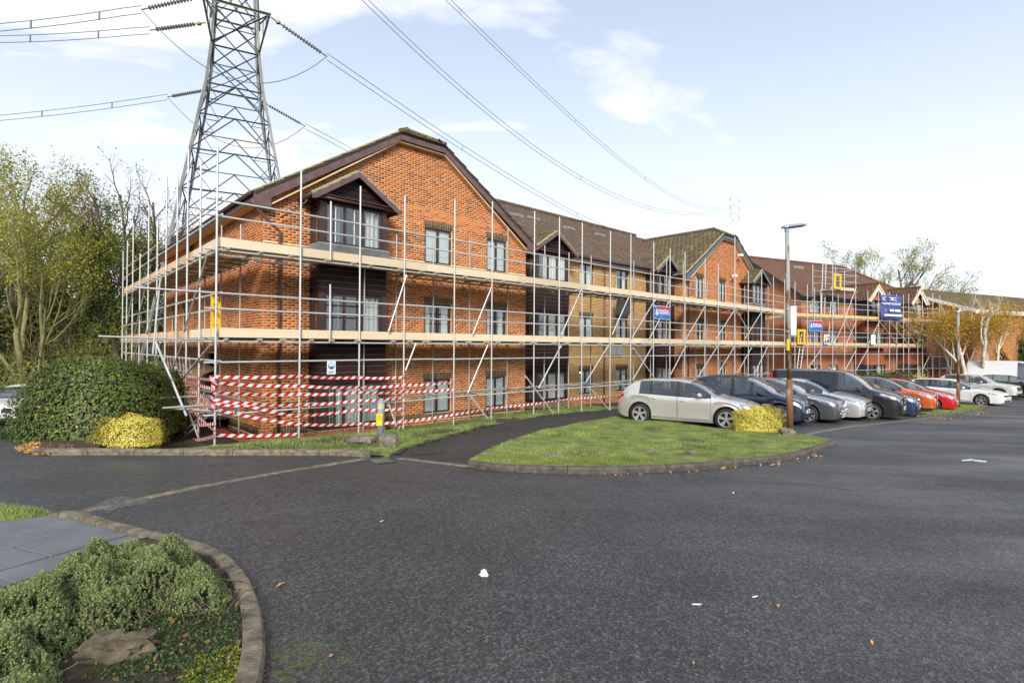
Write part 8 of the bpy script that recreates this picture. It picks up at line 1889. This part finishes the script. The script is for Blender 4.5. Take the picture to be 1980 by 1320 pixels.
# ------------------------------------------------------------------ lamp posts, bollard
def rust_mat():
    m = bpy.data.materials.new('rusty_post'); m.use_nodes = True; t = m.node_tree; b = t.nodes['Principled BSDF']; b.inputs['Roughness'].default_value = 0.75
    tcn = N(t, 'ShaderNodeTexCoord'); mp_ = N(t, 'ShaderNodeMapping'); mp_.inputs['Scale'].default_value = (5, 5, 1.6); t.links.new(tcn.outputs['Object'], mp_.inputs[0])
    n1 = N(t, 'ShaderNodeTexNoise'); n1.inputs['Scale'].default_value = 1.1; n1.inputs['Detail'].default_value = 5; t.links.new(mp_.outputs[0], n1.inputs['Vector'])
    sp = N(t, 'ShaderNodeSeparateXYZ'); t.links.new(tcn.outputs['Object'], sp.inputs[0]); mr = N(t, 'ShaderNodeMapRange'); mr.inputs['From Min'].default_value = 0; mr.inputs['From Max'].default_value = 5.5; mr.inputs['To Min'].default_value = -0.14; mr.inputs['To Max'].default_value = 0.05; t.links.new(sp.outputs[2], mr.inputs['Value'])
    ad = N(t, 'ShaderNodeMath', operation='ADD'); t.links.new(n1.outputs['Fac'], ad.inputs[0]); t.links.new(mr.outputs[0], ad.inputs[1])
    r = N(t, 'ShaderNodeValToRGB'); e = r.color_ramp.elements; e[0].position = 0.44; e[0].color = (0.16, 0.075, 0.035, 1); e[1].position = 0.52; e[1].color = (0.27, 0.31, 0.29, 1); x_ = e.new(0.48); x_.color = (0.28, 0.14, 0.06, 1)
    t.links.new(ad.outputs[0], r.inputs[0]); t.links.new(r.outputs[0], b.inputs['Base Color']); MATS['rusty_post'] = m
rust_mat()
mat('lamp_head', (0.32, 0.35, 0.38), 0.4, metal=0.4); mat('lamp_under', (0.07, 0.08, 0.10), 0.4)
def lamp(label, px, py, h, lean, sign=False, sc=1.0):
    x, y = gp(px, py); T = thing('street_lamp', label, 'street lamp', (x, y, G(x, y) + 0.03), 0); tx = lean
    b = MB(); b.tube([(0, 0, 0), (tx * 0.25, 0, h * 0.27)], 0.085, 12); b.obj('base_section', 'rusty_post', T, smooth=True)
    b = MB(); b.tube([(tx * 0.25, 0, h * 0.268), (tx, 0, h)], [0.062, 0.055], 12); b.obj('pole', 'rusty_post', T, smooth=True)
    b = MB(); d = Vector((0.97, 0.2, 0.17)).normalized(); o = Vector((tx - 0.12, 0, h + 0.04)); s_ = Vector((-0.2, 0.97, 0)); u = d.cross(s_).normalized() * -1
    u = u if u.z > 0 else -u
    L = 0.82; secs = [(0.0, 0.09, 0.035), (0.1, 0.14, 0.075), (0.5, 0.13, 0.06), (0.8, 0.06, 0.02)]
    for (t, w_, th) in secs:
        c = o + d * t
        for (a, k) in ((-1, 0), (-0.7, 1), (0.7, 1), (1, 0)): b.v.append(tuple(c + s_ * w_ * a + u * th * k))
    for i in range(len(secs) - 1):
        for k in range(4): a = i * 4 + k; c = i * 4 + (k + 1) % 4; b.f.append((a, c, c + 4, a + 4))
    b.f += [(0, 3, 2, 1), (12, 13, 14, 15)]; hd = b.obj('lamp_head', 'lamp_head', T)
    b = MB(); c0 = o + d * 0.15 - u * 0.012; c1 = o + d * 0.7 - u * 0.012; b.prism([c0 - s_ * 0.11, c0 + s_ * 0.11, c1 + s_ * 0.07, c1 - s_ * 0.07], u * -0.025); b.obj('lens', 'lamp_under', hd)
    b = MB(); b.tube([(tx, 0, h - 0.06), (tx, 0, h + 0.05)], 0.065, 10); b.obj('collar', 'lamp_head', hd)
    c = o + d * 0.28 + u * 0.07; b = MB(); b.lathe([(0.035, 0), (0.035, 0.07), (0.02, 0.09)], 10, 'z', tuple(c)); b.obj('photocell', 'sign_white', hd)
    b = MB(); z0 = h * 0.41; b.tube([(tx * 0.55, 0, z0), (tx * 0.57, 0, z0 + 0.32 * sc)], 0.058, 12, cap=False); b.obj('yellow_band', 'sign_yellow', T, smooth=True)
    if sign:
        b = MB(); b.box(tx * 0.7 + 0.05, tx * 0.7 + 0.24, -0.01, 0.0, h * 0.485, h * 0.625); bevel(b.obj('sign_plate', 'sign_white', T), 0.006)
        for z in (0.5, 0.61): q = MB(); q.tube([(tx * 0.7, 0, h * z), (tx * 0.7, 0, h * z + 0.03)], 0.06, 10); q.obj('clip', 'galvanised', T)
    return T
lamp('rusty peeling lamp post on the lawn beside the golden bush', 1528, 842, 5.85, -0.10, True)
lamp('smaller rusty lamp post on the far grass island', 1853, 790, 5.05, 0.0)
x, y = gp(736, 857); T = thing('bollard', 'grey steel post with yellow label behind the two boulders', 'post', (x, y, G(x, y)))
mat('post_grey', (0.23, 0.26, 0.31), 0.55, noise=0.2, nscale=3); mat('post_cream', (0.50, 0.46, 0.30), 0.6)
b = MB(); b.lathe([(0.082, 0), (0.082, 0.98), (0.06, 1.0), (0.0, 1.0)], 18); b.obj('pipe', 'post_grey', T, smooth=True)
b = MB(); b.tube([(0, 0, 0.80), (0, 0, 0.92)], 0.0845, 18, cap=False); b.obj('cream_band', 'post_cream', T, smooth=True)
b = MB(); b.box(-0.08, 0.06, -0.096, -0.088, 0.42, 0.70); lb = b.obj('yellow_label', 'sign_yellow', T)
b = MB(); b.lathe([(0.045, -0.0985), (0.052, -0.0985), (0.052, -0.0965), (0.045, -0.0965), (0.045, -0.0985)], 20, 'y', (-0.01, 0, 0.60)); b.f = b.f[:-2]; b.obj('ring_symbol', 'sign_black', lb)
b = MB(); b.prism([(-0.03, -0.098, 0.585), (0.0, -0.098, 0.59), (0.015, -0.098, 0.62), (-0.005, -0.098, 0.605)], (0, 0.0015, 0)); b.obj('symbol', 'sign_black', lb)
# yellow-topped meter post behind the silver hatchback
x, y = gp(1213, 800); T = thing('marker_post', 'short grey post with yellow marker behind the silver hatchback tail', 'post', (x, y + 0.3, G(x, y))); b = MB(); b.tube([(0, 0, 0), (0, 0, 1.05)], 0.05, 10); b.obj('pipe', 'post_grey', T, smooth=True); b = MB(); b.box(-0.06, 0.06, -0.062, -0.052, 0.55, 0.95); b.obj('yellow_label', 'sign_yellow', T)
